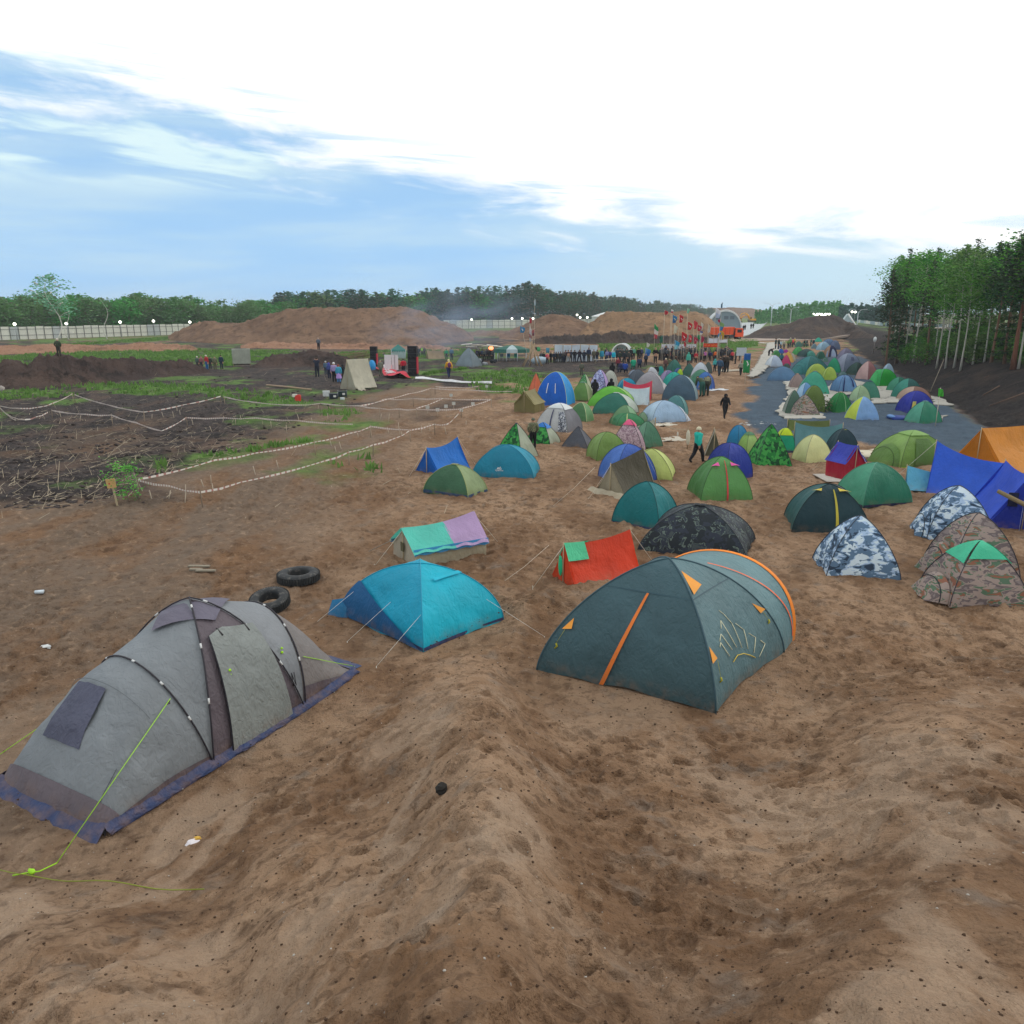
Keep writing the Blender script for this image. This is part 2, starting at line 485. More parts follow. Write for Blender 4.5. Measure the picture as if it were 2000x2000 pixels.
def dents(x, y, cell, a, b, depth, seed, keep=1.0):
    """foot-sized hollows with a raised rim"""
    out = np.zeros(np.shape(x))
    ci = np.floor(x/cell).astype(np.int64); cj = np.floor(y/cell).astype(np.int64)
    for di in (-1, 0, 1):
        for dj in (-1, 0, 1):
            i = ci+di; j = cj+dj
            def hh(k):
                n = (i*73856093 ^ j*19349663 ^ (k+seed)*83492791) & 0xFFFFFFFF
                n = ((n ^ (n >> 15))*2246822519) & 0xFFFFFFFF
                return ((n ^ (n >> 13)) & 0xFFFF)/65535.
            cx = (i+hh(1))*cell; cy = (j+hh(2))*cell; th = hh(3)*pi; on = hh(4) < keep; sc = .7+.6*hh(5)
            ex = (x-cx)*np.cos(th)+(y-cy)*np.sin(th); ey = -(x-cx)*np.sin(th)+(y-cy)*np.cos(th)
            q = np.sqrt((ex/(a*sc))**2+(ey/(b*sc))**2)
            g = -np.exp(-q**7)+.5*np.exp(-((q-1.25)/.3)**2)
            out += np.where(on, g*depth*sc, 0)
    return out
def micro(x, y, peat):
    r = np.hypot(x, y)
    near = 1-sstep(r, 45, 90)
    h = .07*fbm(x/1.6, y/1.6, 4, 11) + .045*fbm(x/.35, y/.35, 3, 21)*near
    ridged = 1-np.abs(fbm(x/.8+3, y/.8, 3, 31))*2
    h += .05*ridged*near
    churn = sstep(fbm(x/3.1, y/3.1, 3, 71), -.35, .25)
    h += churn*near*(dents(x, y, .42, .15, .085, .045, 1) + .8*dents(x, y, .27, .08, .06, .03, 9, .8) + .5*dents(x, y, .9, .30, .22, .05, 19, .6))
    h += (1-sstep(r, 10, 22))*.018*fbm(x/.11, y/.11, 2, 41)
    h += peat*(.10*fbm(x/1.1, y/1.1, 4, 51)+.05*fbm(x/.4, y/.4, 2, 61))*(1-sstep(r, 120, 200))
    return h
PAD = []          # (x, y, radius): trampled flat under the large tents
def make_ground():
    rs = list(np.arange(1.0, 14.0, .026))
    v = proj(np.array([0, 14., 0]))[1]
    vs = np.arange(v, 613.5, -1.25)
    for q in vs: rs.append(flat(1000, q)[1])
    d = rs[-1]
    while d < 1500: d *= 1.12; rs.append(d)
    rs = np.array(rs)
    an = np.concatenate([np.arange(-180, -48, 4), np.arange(-48, 48, .125), np.arange(48, 180.1, 4)])*pi/180
    A, Rr = np.meshgrid(an, rs)
    X = np.sin(A)*Rr; Y = np.cos(A)*Rr
    peat = zmap(X, Y, PEAT, 1.0, 5, 2.6, 101)
    grass = zmap(X, Y, GRASS, 1.2, 4, 5.0, 202)*sstep(fbm(X/3, Y/3, 3, 77)+.55, .0, .5)
    # grass tufts that have grown through the burnt ground
    grass = np.maximum(grass, peat*.8*sstep(fbm(X/5.5, Y/7, 4, 303), .27, .45)*(Y > 12))
    far = sstep(np.hypot(X, Y), 190, 260)
    grass = np.maximum(grass, far*.8)
    gravel = zmap(X, Y, GRAVEL, .35, 3, .9, 404)
    bd, bs = poly_dist(X, Y, _bank); bsd = -bd*bs*1.0+.8*fbm(X/2.5, Y/2.5, 3, 909); east = (X > 0)*(Y > 5)
    onbank = sstep(bsd, -.4, .5)*east
    gravel = gravel*(1-onbank)
    peat = np.maximum(peat*(1-onbank), onbank*(1-sstep(bsd, 16, 22)*.4))
    grass = grass*(1-gravel)
    grass = np.where(onbank > .5, .9*sstep(bsd, 5.5, 8)*sstep(fbm(X/4, Y/4, 3, 88), -.3, .2), grass)
    # footpath trodden over the gravel, and tan bands of sand in the burnt ground
    bands = [[(-200, 690), (0, 676), (150, 672), (370, 674), (385, 684), (240, 686), (60, 692), (-200, 712)],
             [(60, 860), (110, 840), (250, 832), (330, 850), (280, 868), (420, 872), (200, 892), (40, 900), (-100, 905)],
             [(520, 800), (640, 790), (720, 800), (600, 815)], [(500, 760), (640, 775), (720, 765), (760, 772), (650, 785)],
             [(560, 671), (700, 672), (850, 676), (900, 690), (640, 688), (470, 684)]]
    tan = zmap(X, Y, bands, .8, 3, 4.0, 505)
    peat = peat*(1-.4*tan*(1-onbank)); grass = grass*(1-.8*tan)
    Z = H0(X, Y) + micro(X, Y, peat*(1-grass*.6))*sstep(Rr, .9, 2) + gravel*(.06+.03*fbm(X/.3, Y/.3, 2, 3))
    for (px, py, pr) in PAD:
        dd = np.hypot(X-px, Y-py)
        k = 1-sstep(dd, pr*.75, pr*1.15)
        Z = Z*(1-k) + (float(H0(px, py))-.02 + .02*fbm(X/.4, Y/.4, 2, 5))*k
    moist = np.clip(.5+.75*fbm(X/4.5+9, Y/7.0, 5, 606, .6), 0, 1)
    nr, nc = X.shape
    me = bpy.data.meshes.new('ground')
    co = np.stack([X, Y, Z], -1).reshape(-1, 3).astype(np.float32)
    me.vertices.add(nr*nc); me.vertices.foreach_set('co', co.ravel())
    idx = np.arange(nr*nc).reshape(nr, nc)
    q = np.stack([idx[:-1, :-1], idx[:-1, 1:], idx[1:, 1:], idx[1:, :-1]], -1).reshape(-1, 4)[:, ::-1]
    # cap under the viewer's feet
    me.loops.add(q.size); me.polygons.add(len(q))
    me.loops.foreach_set('vertex_index', q.ravel().astype(np.int32))
    me.polygons.foreach_set('loop_start', np.arange(0, q.size, 4, dtype=np.int32))
    me.polygons.foreach_set('use_smooth', np.ones(len(q), bool))
    me.update(calc_edges=True)
    for nm, a in (('peat', peat), ('grass', grass), ('gravel', gravel), ('moist', moist), ('tan', tan)):
        at = me.attributes.new(nm, 'FLOAT', 'POINT'); at.data.foreach_set('value', a.astype(np.float32).ravel())
    o = bpy.data.objects.new('ground', me); COL.objects.link(o); struct(o)
    t = NT('ground_soil')
    def at(n): return t.n('ShaderNodeAttribute', attribute_name=n).outputs['Fac']
    v = t.obj()
    vs_ = t.obj((1.0, .45, 1.0), (0, 0, R(-38)))
    big = t.noise(vs_, .5, 5, .62, .4)
    mid = t.noise(v, 2.6, 5, .65, .5)
    fine = t.noise(v, 38, 4, .7)
    grit = t.noise(v, 120, 2, .6)
    sand = t.mix(t.ramp(big, .38, .64), lin('785a41'), lin('a88b70'))
    sand = t.mix(t.math('MULTIPLY', t.ramp(mid, .46, .68), t.math('ADD', .25, t.math('MULTIPLY', at('moist'), .75))), sand, lin('452c1a'))
    sand = t.mix(t.math('MULTIPLY', t.ramp(t.noise(v, .9, 4, .6), .50, .72), .55), sand, lin('8a6748'))
    sand = t.mix(t.math('MULTIPLY', t.ramp(t.noise(v, 1.7, 3, .6), .55, .74), .6), sand, lin('7b746c'))
    west = t.ramp(t.n('ShaderNodeSeparateXYZ', {0: v}).outputs[0], -2.0, -9.0)
    sand = t.mix(t.math('MULTIPLY', t.math('MULTIPLY', west, t.ramp(big, .33, .58)), .8), sand, lin('60574f'))
    sand = t.mix(t.math('MULTIPLY', t.ramp(t.noise(v, 6.5, 4, .72, .6), .53, .62), .6), sand, lin('4a3120'))
    sand = t.mix(t.math('MULTIPLY', t.ramp(t.noise(t.obj((1, 1, 1), (0, 0, 1)), 4.2, 4, .7), .55, .68), .45), sand, lin('b0967c'))
    sand = t.mix(.22, sand, t.mix(fine, lin('4a3526'), lin('b09a82')))
    vor = t.n('ShaderNodeTexVoronoi', {'Vector': v, 'Scale': 16.0}).outputs
    peb = t.math('MULTIPLY', t.ramp(vor['Distance'], .16, .10), t.ramp(t.n('ShaderNodeSeparateColor', {0: vor['Color']}).outputs[0], .86, .9))
    sand = t.mix(t.math('MULTIPLY', peb, .8), sand, t.mix(t.n('ShaderNodeSeparateColor', {0: vor['Color']}).outputs[1], lin('3a322c'), lin('c9c2b8')))
    gx_ = t.n('ShaderNodeSeparateXYZ', {0: v})
    heapzone = t.ramp(gx_.outputs[1], 13.0, 9.0)
    sand = t.mix(t.math('MULTIPLY', t.math('MULTIPLY', heapzone, t.ramp(t.noise(vs_, .75, 4, .55, .5), .47, .58)), .6), sand, t.mix(fine, lin('9a836c'), lin('bda791')))
    pt = t.mix(t.ramp(t.noise(v, 1.4, 5, .7), .38, .66), lin('2a2728'), lin('4a4341'))
    pt = t.mix(t.ramp(t.noise(t.obj((1, .4, 1)), .45, 4, .6), .5, .7), pt, lin('5c4d44'))
    pt = t.mix(t.math('MULTIPLY', t.ramp(t.noise(v, 9, 3, .8), .60, .68), .8), pt, lin('a39684'))
    pt = t.mix(t.math('MULTIPLY', t.ramp(gx_.outputs[0], 15.0, 22.0), .62), pt, lin('1e1c1d'))
    gs = t.mix(t.ramp(t.noise(v, 1.1, 5, .7), .35, .68), lin('486530'), lin('698a42'))
    gs = t.mix(t.ramp(t.noise(v, 7, 3, .7), .5, .75), gs, lin('4a5a34'))
    gv = t.mix(t.ramp(t.noise(v, .9, 3, .6), .35, .7), lin('2a3947'), lin('3f5262'))
    gv = t.mix(.45, gv, t.mix(t.noise(v, 22, 3, .8), lin('141d27'), lin('8296a8')))
    c = t.mix(at('peat'), sand, pt)
    c = t.mix(at('gravel'), c, gv)
    c = t.mix(at('grass'), c, gs)
    cr = t.n('ShaderNodeTexVoronoi', {'Vector': v, 'Scale': 26.0, 'Randomness': 1.0}).outputs['Distance']
    cr2 = t.n('ShaderNodeTexVoronoi', {'Vector': v, 'Scale': 70.0}).outputs['Distance']
    fine = t.math('SUBTRACT', fine, t.math('ADD', t.math('MULTIPLY', cr, .7), t.math('MULTIPLY', cr2, .3)))
    h = t.math('ADD', t.math('MULTIPLY', fine, .8), t.math('ADD', t.math('MULTIPLY', mid, 1.2), t.math('MULTIPLY', grit, .2)))
    t.fin(c, .95, t.bump(h, .85, .05), .12)
    me.materials.append(t.m)
    return o

# ------------------------------------------------------------------ heaps of earth
def earth_mat(name, a, b, c3, streak=True):
    t = NT(name); v = t.obj(); vs_ = t.obj((1, 1, .35))
    n1 = t.noise(vs_, .12, 6, .68, 1.0); n2 = t.noise(v, .55, 6, .75)
    cc = t.mix(t.ramp(n1, .36, .64), lin(a), lin(b))
    cc = t.mix(t.math('MULTIPLY', t.ramp(n2, .48, .66), .85), cc, lin(c3))
    h = t.math('ADD', n2, t.math('MULTIPLY', t.noise(v, 3.5, 3, .7), .4))
    return t.fin(cc, .95, t.bump(h, 1.0, .6), .1)
BROWN = None
def heap(name, sil, foot, depth, mat, seed, rough=.35, back=None, flat_top=.25, cols=None):
    """an earth heap whose crest follows sil (photo outline), standing on the ground line foot"""
    su = np.array([p[0] for p in sil], float); sv = np.array([p[1] for p in sil], float)
    fu = np.array([p[0] for p in foot], float); fv = np.array([p[1] for p in foot], float)
    n = cols or int((su[-1]-su[0])/1.6)+2; m = 34
    U = np.linspace(su[0], su[-1], n)
    V = np.interp(U, su, sv); F = np.interp(U, fu, fv)
    P = np.zeros((m, n, 3))
    c0 = None
    for j in range(n):
        g = ground(U[j], F[j])
        gx, gy = g.x, g.y
        az = atan2(gx, gy); d0 = sqrt(gx*gx+gy*gy)
        edge = min(1, (j+.5)/n*9, (n-j-.5)/n*9)
        dc = d0 + depth*.42*max(.25, edge)
        rr = ray(U[j], V[j]); k = dc/np.hypot(rr[0], rr[1]); zc = EYE + rr[2]*k
        hc = max(.02, zc-float(H0(sin(az)*dc, cos(az)*dc)))
        for i in range(m):
            s = i/(m-1)
            dd = d0 - .5 + (depth*max(.35, edge)+.5)*s
            s1 = s/(.42); 
            if s1 <= 1: prof = s1 if s1 < .8 else .8+.2*sin((s1-.8)/.2*pi/2)
            else:
                q = (s-.42)/.58
                prof = 1 if q < flat_top else 1-(q-flat_top)/(1-flat_top)
            prof = prof if i else -.05
            x = sin(az)*dd; y = cos(az)*dd
            P[i, j] = (x, y, float(0)+hc*prof)
    X = P[..., 0]; Y = P[..., 1]
    B = H0(X, Y)
    env = np.clip(P[..., 2]/ (P[..., 2].max()+1e-6)*2.5, 0, 1)
    sc = depth/7
    P[..., 2] = B + P[..., 2] + env*rough*(fbm(X/sc, Y/sc, 5, seed)*1.0 + .5*(1-2*np.abs(fbm(X/(sc*.6)+9, Y/(sc*.6), 4, seed+3))) - .25 + .35*fbm(X/(sc*.18), Y/(sc*.5), 3, seed+8)) - .08
    c = P.reshape(-1, 3).mean(0); c[2] = 0
    b = MB(); b.grid(P-c)
    o = b.build(name, mat, loc=tuple(c)); struct(o)
    return o
# ================================================================== the setting
PADS_TODO = True
def make_heaps():
    mb = earth_mat('brown_earth', '6f5848', '876d58', '4f3e34')
    mo = earth_mat('ochre_earth', '83694f', '9a7d60', '5f4d3f')
    md = earth_mat('dark_earth', '453e3c', '5a4c44', '35322f')
    mr = earth_mat('rubble_earth', '423836', '594a43', '2b2625')
    mt = earth_mat('tan_earth', '94715a', 'a3806a', '74594a')
    heap('earth_heap', [(329, 657), (350, 646), (367, 641), (385, 634), (404, 628), (440, 630), (492, 629), (505, 622), (526, 615), (565, 607), (616, 604), (681, 604), (746, 605), (775, 602), (795, 600), (816, 606), (835, 613), (857, 624), (880, 631), (901, 641), (925, 656)],
         [(329, 664), (420, 671), (600, 674), (820, 674), (925, 666)], 46, mb, 11, .9)
    heap('earth_heap', [(975, 655), (1000, 643), (1020, 636), (1041, 627), (1060, 619), (1077, 614), (1099, 615), (1128, 625), (1149, 634), (1170, 650)],
         [(975, 662), (1170, 664)], 40, mb, 12, .6)
    heap('earth_heap', [(1130, 652), (1148, 635), (1160, 626), (1172, 616), (1186, 612), (1240, 612), (1290, 612), (1330, 611), (1356, 612), (1370, 617), (1385, 626), (1398, 636), (1425, 655)],
         [(1130, 664), (1280, 666), (1425, 664)], 44, mo, 13, .7, flat_top=.4)
    heap('earth_heap', [(1335, 616), (1350, 608), (1372, 603), (1420, 601), (1465, 602), (1490, 606), (1512, 616)], [(1335, 622), (1512, 622)], 80, mb, 14, .8)
    heap('earth_heap', [(1450, 660), (1470, 650), (1497, 639), (1520, 637), (1538, 633), (1558, 624), (1579, 620), (1600, 618), (1623, 618), (1640, 623), (1652, 630), (1683, 647), (1706, 657)],
         [(1450, 662), (1580, 664), (1706, 661)], 40, md, 15, .8)
    heap('earth_heap', [(900, 650), (940, 646), (990, 648), (1040, 646)], [(900, 656), (1040, 656)], 30, mb, 21, .5)
    heap('rubble_heap', [(-80, 730), (-30, 718), (0, 712), (26, 704), (45, 707), (60, 715), (85, 700), (100, 697), (116, 694), (130, 696), (145, 697), (181, 702), (220, 703), (259, 702), (320, 705), (375, 708), (395, 716), (410, 722)],
         [(-80, 765), (100, 758), (170, 752), (250, 742), (340, 734), (410, 728)], 10, mr, 16, .6)
    heap('rubble_heap', [(488, 716), (502, 710), (520, 702), (539, 695), (579, 693), (600, 686), (614, 683), (638, 685), (661, 692), (690, 704), (715, 712)],
         [(488, 720), (600, 716), (715, 718)], 11, mr, 17, .5)
    heap('tan_bank', [(-60, 676), (0, 674), (60, 675), (120, 672), (200, 675), (270, 671), (330, 671), (370, 676), (388, 682)],
         [(-60, 694), (100, 690), (250, 686), (388, 685)], 12, mt, 18, .35)
    heap('tan_bank', [(470, 676), (500, 670), (540, 668), (580, 670), (640, 673), (700, 672), (780, 675), (860, 676), (900, 682)],
         [(470, 680), (700, 682), (900, 686)], 10, mt, 19, .4)
    heap('dark_bank', [(1040, 664), (1070, 658), (1110, 656), (1180, 653), (1200, 650), (1240, 653), (1290, 655), (1340, 657), (1400, 662), (1420, 668)],
         [(1040, 672), (1200, 672), (1340, 671), (1420, 673)], 10, md, 20, .8)
    # strip of made road behind the camp and the concrete yard by the hangar
    for nm, px, c in (('road', [(1420, 662.5), (1600, 659.5), (1760, 657.5), (1900, 659), (1900, 663), (1760, 661), (1600, 663.5), (1430, 668)], '9a8c80'),
                      ('yard', [(1432, 655), (1448, 631), (1500, 628), (1492, 636), (1476, 650), (1450, 658)], 'a9b0b2')):
        pts = [flat(u, v) for (u, v) in px]
        b = MB(); n = len(pts)
        c0 = np.mean(pts, 0)
        top = [(x-c0[0], y-c0[1], float(H0(x, y))+.16) for x, y in pts]; bot = [(x, y, z-.5) for x, y, z in top]
        b.add(top+bot, [tuple(range(n))]+[(i, (i+1) % n+0, (i+1) % n+n, i+n) for i in range(n)])
        struct(b.build(nm, plain(c, .9), smooth=False, loc=(c0[0], c0[1], 0)))

# ------------------------------------------------------------------ boulders in the rubble
def stones():
    rnd = random.Random(4)
    spots = [((0, 1), (40, 920), 9, '9a928e'), (0, (330, 945), 5, '8d8582')]
    lst = [(10, 737, 14, 26), (84, 746, 12, 8), (105, 740, 12, 9), (72, 731, 26, 14), (25, 722, 12, 8), (3, 759, 9, 8), (92, 726, 14, 8), (183, 706, 8, 4), (245, 728, 9, 8), (23, 740, 9, 10), (200, 726, 12, 8), (150, 735, 10, 6)]
    m = [plain('8c8583', .9), plain('6f6765', .9), plain('a39b96', .9)]
    for i, (u, v, wpx, hpx) in enumerate(lst):
        g = ground(u, v+4); d = sqrt(g.x**2+g.y**2); k = d/FPX
        b = MB(); b.ball((0, 0, 0), (wpx*k*.55, wpx*k*.5, hpx*k*.55), 9, 6, noise=.3, seed=i)
        rr = ray(u, v); kk = g.y/rr[1]
        o = b.build('concrete_lump', m[i % 3], smooth=False, loc=(rr[0]*kk, g.y, EYE+rr[2]*kk))
        o.rotation_euler = (rnd.uniform(-.4, .4), rnd.uniform(-.6, .6), rnd.uniform(0, 3))
        tag(o, ['upright pale slab of concrete at the left end of the dark rubble heap' if i == 0 else 'grey lump of broken concrete lying on the dark rubble heap at the left'][0], 'rubble', None if i == 0 else 'concrete lumps on the left rubble heap')

# ------------------------------------------------------------------ fences
def fence(name, ends, height, npan, label, nposts=None, col='dcdcd2', lamps=()):
    (u0, v0), (u1, v1) = ends
    A = Vector((*flat(u0, v0), 0)); B = Vector((*flat(u1, v1), 0))
    root = thing(name, A, label, 'fence', group='pale panel fences round the site')
    D = B-A; Ln = D.length; ang = atan2(D.y, D.x); nrm = Vector((-sin(ang), cos(ang), 0))
    t = NT('fence_sheet'); v = t.obj()
    n = t.noise(t.obj((.2, .2, 1)), .6, 3); t.fin(t.mix(n, lin(col), tuple(x*.82 for x in lin(col))), .5, t.bump(t.noise(v, 2, 2), .1, .02))
    mp = [t.m, plain('d6d6cc', .6), plain('b7bcbc', .6)]
    mpost = plain('4b4c4c', .6)
    wpan = Ln/npan; rnd = random.Random(5)
    for i in range(npan):
        b = MB(); ns = 10
        rows = []
        for z in (.1, height*.5, height+rnd.uniform(-.1, .06)):
            row = []
            for k in range(ns*2+1):
                s = (i+.01+.98*k/(ns*2))*wpan
                p = D.normalized()*s + nrm*(.03 if k % 2 else -.03)
                row.append((p.x, p.y, z))
            rows.append(row)
        b.grid(rows); b.build('panel', mp[rnd.choice([0, 0, 0, 1, 2])], root, smooth=False)
    for i in range(npan+1):
        p = D.normalized()*(i*wpan) - nrm*.12
        b = MB(); b.box((p.x, p.y, (height+.1)/2), (.09, .09, height+.1), rz=ang); b.build('post', mpost, root, smooth=False)
    b = MB()
    for z in (height*.35, height*.8):
        b.tube([(-nrm.x*.08, -nrm.y*.08, z), (D.x-nrm.x*.08, D.y-nrm.y*.08, z)], .04, 4)
    b.build('rail', mpost, root, smooth=False)
    return root
def floodlight(u, v, d, groundz=0.0, label=None, warm='fff2d8', grp='floodlights above the fences', size=.5):
    rr = ray(u, v); k = d/rr[1]; x, y, z = rr[0]*k, d, EYE+rr[2]*k
    t = thing('floodlight', (x, y, groundz), label or 'small lit floodlight on a pole just above the pale fence', 'floodlight', group=grp)
    b = MB(); b.tube([(0, 0, -.3), (0, 0, z)], [.08, .05], 6); b.build('pole', plain('8a8f92', .5), t)
    b = MB(); b.box((0, .08, z), (size*.9, .2, size*.7)); b.build('housing', plain('50555a', .5), t, smooth=False)
    b = MB(); b.ball((0, -.12, z), (size*.5, .1, size*.42), 10, 6); b.build('lamp', glow(warm, 5), t)
def make_fences():
    fence('panel_fence', ((-110, 668.5), (372, 653.6)), 3.0, 32, 'long white panel fence running behind the dark rubble at the left')
    fence('panel_fence', ((866, 643), (1062, 640.5)), 3.3, 17, 'far pale panel fence between the two big earth heaps')
    fence('panel_fence', ((1112, 639), (1166, 637)), 3.2, 20, 'short bright ribbed fence in the gap behind the middle heaps')
    fence('panel_fence', ((1722, 653), (1672, 642)), 3.4, 12, 'grey blue board fence right of the dark heap', col='93a9b0')
    fence('panel_fence', ((2040, 671), (1726, 654)), 3.4, 40, 'grey board fence seen through the trunks of the right wood', col='8fa3a8')
    for (u, v) in ((29, 633), (130, 632), (235, 629), (300, 627), (371, 629)): floodlight(u, v, 172+(u/370)*42, label='small lit floodlight on a pole above the long left fence', grp='floodlights above the left fence', size=.75)
    for (u, v) in ((921, 624), (1000, 622), (1020, 622), (1041, 622), (1133, 620), (1147, 620), (1127, 615)): floodlight(u, v, 292, label='small lit floodlight above the far fences between the earth heaps', grp='floodlights above the far middle fences', size=.8)
    for i in range(13): floodlight(1589+i*2.6+(i % 3), 613+(i % 2)*2, 330, label='one of the tiny lit lamps in a row behind the dark heap', grp='row of lamps behind the dark heap', size=.7)
    for (u, v) in ((1664, 609), (1670, 609.5), (1654, 616)): floodlight(u, v, 300, label='lit lamp above the grey roof right of the dark heap', grp='lamps by the grey roof', size=.9)
    floodlight(1874, 613, 140, label='small yellow lamp shining through the right wood', warm='ffc64a', grp=None, size=.35)
    floodlight(1936, 613.5, 140, label='small white lamp shining through the right wood', grp=None, size=.3)
    for (u, v0, d) in ((1509, 592, 260), (1546, 600, 280), (1677, 604, 250)):
        rr = ray(u, v0); k = d/rr[1]; z = EYE+rr[2]*k; x = rr[0]*k
        t = thing('street_lamp', (x, d, 0), {1509: 'tall thin double armed lamp post beyond the concrete yard', 1546: 'double armed lamp post in front of the far green wood', 1677: 'lamp post right of the grey roof near the blue fence'}[u], 'lamp post')
        b = MB(); b.tube([(0, 0, 0), (0, 0, z-.8)], [.16, .09], 8); b.build('pole', plain('b6bec4', .4), t)
        for s in (-1, 1):
            b = MB(); b.tube([(0, 0, z-1), (s*.8, 0, z-.2), (s*2, 0, z)], [.07, .06, .05], 6); b.box((s*2.3, 0, z), (.9, .3, .15)); b.build('lamp_arm', plain('c6ced4', .4), t)

# ------------------------------------------------------------------ trees
def leaf_mat(name, a, b, trans=.25):
    t = NT(name); oi = t.n('ShaderNodeObjectInfo').outputs['Random']; v = t.obj()
    n = t.noise(v, .7, 3, .6)
    c = t.mix(t.ramp(n, .35, .65), lin(a), lin(b))
    hs = t.n('ShaderNodeHueSaturation', {'Color': c, 'Hue': t.math('MULTIPLY_ADD', oi, .05, .475), 'Saturation': t.math('MULTIPLY_ADD', oi, .3, .8), 'Value': t.math('MULTIPLY_ADD', oi, .5, .75)}).outputs[0]
    t.fin(hs, .6, None, .2)
    tr = t.n('ShaderNodeBsdfTranslucent', {'Color': hs})
    mx = t.n('ShaderNodeMixShader', {0: trans, 1: t.p.outputs[0], 2: tr.outputs[0]}); t.L.new(mx.outputs[0], t.out.inputs[0])
    return t.m
def leaves(b, pts, size, rnd, squash=.8):
    for (x, y, z) in pts:
        s = size*rnd.uniform(.6, 1.3)
        a = rnd.uniform(0, 2*pi); e = rnd.uniform(-.9, .9)
        ux, uy, uz = cos(a), sin(a), rnd.uniform(-.3, .3)
        vx, vy, vz = -sin(a)*sin(e), cos(a)*sin(e), cos(e)*squash
        o = len(b.v)
        b.v += [(x-ux*s, y-uy*s, z-uz*s), (x-vx*s*.6, y-vy*s*.6, z-vz*s*.6), (x+ux*s, y+uy*s, z+uz*s), (x+vx*s*.6, y+vy*s*.6, z+vz*s*.6)]
        b.f.append((o, o+1, o+2, o+3)); b.m.append(0)
def tree_template(kind, seed, H=12, nleaf=1500, crown0=.35, spread=.22, size=.2, mats=None, trunkr=.12, nl=16):
    """returns (trunk mesh object, crown mesh object)"""
    rnd = random.Random(seed); bt = MB(); bc = MB()
    lean = (rnd.uniform(-.04, .04)*H, rnd.uniform(-.04, .04)*H)
    def axis(s): return Vector((lean[0]*s*s+.08*sin(s*7+seed), lean[1]*s*s, H*s))
    bt.tube([axis(i/8) for i in range(9)], [trunkr*(1-.88*i/8)*(1.35 if i == 0 else 1) for i in range(9)], 7)
    cl = []
    for i in range(nl):
        s = crown0+(1-crown0)*((i+.5)/nl)**(.9)
        a = i*2.4+rnd.uniform(-.5, .5)
        if kind == 'spruce': ln = H*spread*(1-s)/(1-crown0)*rnd.uniform(.8, 1.15)+.15; dz = -.15*ln
        elif kind == 'pine': ln = H*spread*sin(pi*min(1, .25+.75*(s-crown0)/(1-crown0)))**.7*rnd.uniform(.6, 1.1)*(1-.35*s)+.1; dz = .3*ln
        else: ln = H*spread*sin(pi*min(.97, .14+.8*(s-crown0)/(1-crown0)))**.8*rnd.uniform(.65, 1.15); dz = .55*ln
        p0 = axis(s*.93); p1 = p0+Vector((cos(a)*ln, sin(a)*ln, dz))
        pm = (p0+p1)/2+Vector((0, 0, .12*ln))
        bt.tube([p0, pm, p1], [trunkr*.3*(1-s*.6), trunkr*.2*(1-s*.6), .01], 4, cap=False)
        cl.append((p0, p1, ln))
    tot = sum(c[2] for c in cl)
    for p0, p1, ln in cl:
        k = max(6, int(nleaf*ln/tot)); pts = []
        sub = [p0.lerp(p1, rnd.uniform(.35, 1.05))+Vector((rnd.gauss(0, .16), rnd.gauss(0, .16), rnd.gauss(0, .10)))*ln for _ in range(5)]
        for _ in range(k):
            c = rnd.choice(sub) if kind != 'spruce' else p0.lerp(p1, rnd.uniform(.05, 1))
            r = ln*(.22 if kind != 'spruce' else .10)+.004*H
            pts.append((c.x+rnd.gauss(0, r), c.y+rnd.gauss(0, r), c.z+rnd.gauss(0, r*(.75 if kind != 'spruce' else .5))))
        leaves(bc, pts, size, rnd)
    top = axis(.985); pts = [(top.x+rnd.gauss(0, .07*H*spread), top.y+rnd.gauss(0, .07*H*spread), top.z-abs(rnd.gauss(0, .05*H))) for _ in range(int(nleaf*.03)+8)]
    leaves(bc, pts, size, rnd)
    me = []
    for nm, b, m in (('trunk', bt, mats[0]), ('crown', bc, mats[1])):
        o = b.build(nm, m, smooth=(nm == 'trunk')); me.append(o.data); bpy.data.objects.remove(o)
    return me
def put_tree(tp, x, y, z, h, rz, name, label, group, wide=1.0):
    t = thing(name, (x, y, z), label, 'tree', rz, group)
    t.scale = (h*wide, h*wide, h)
    for nm, me in zip(('trunk', 'crown'), tp):
        o = bpy.data.objects.new(nm, me); COL.objects.link(o); o.parent = t
    return t
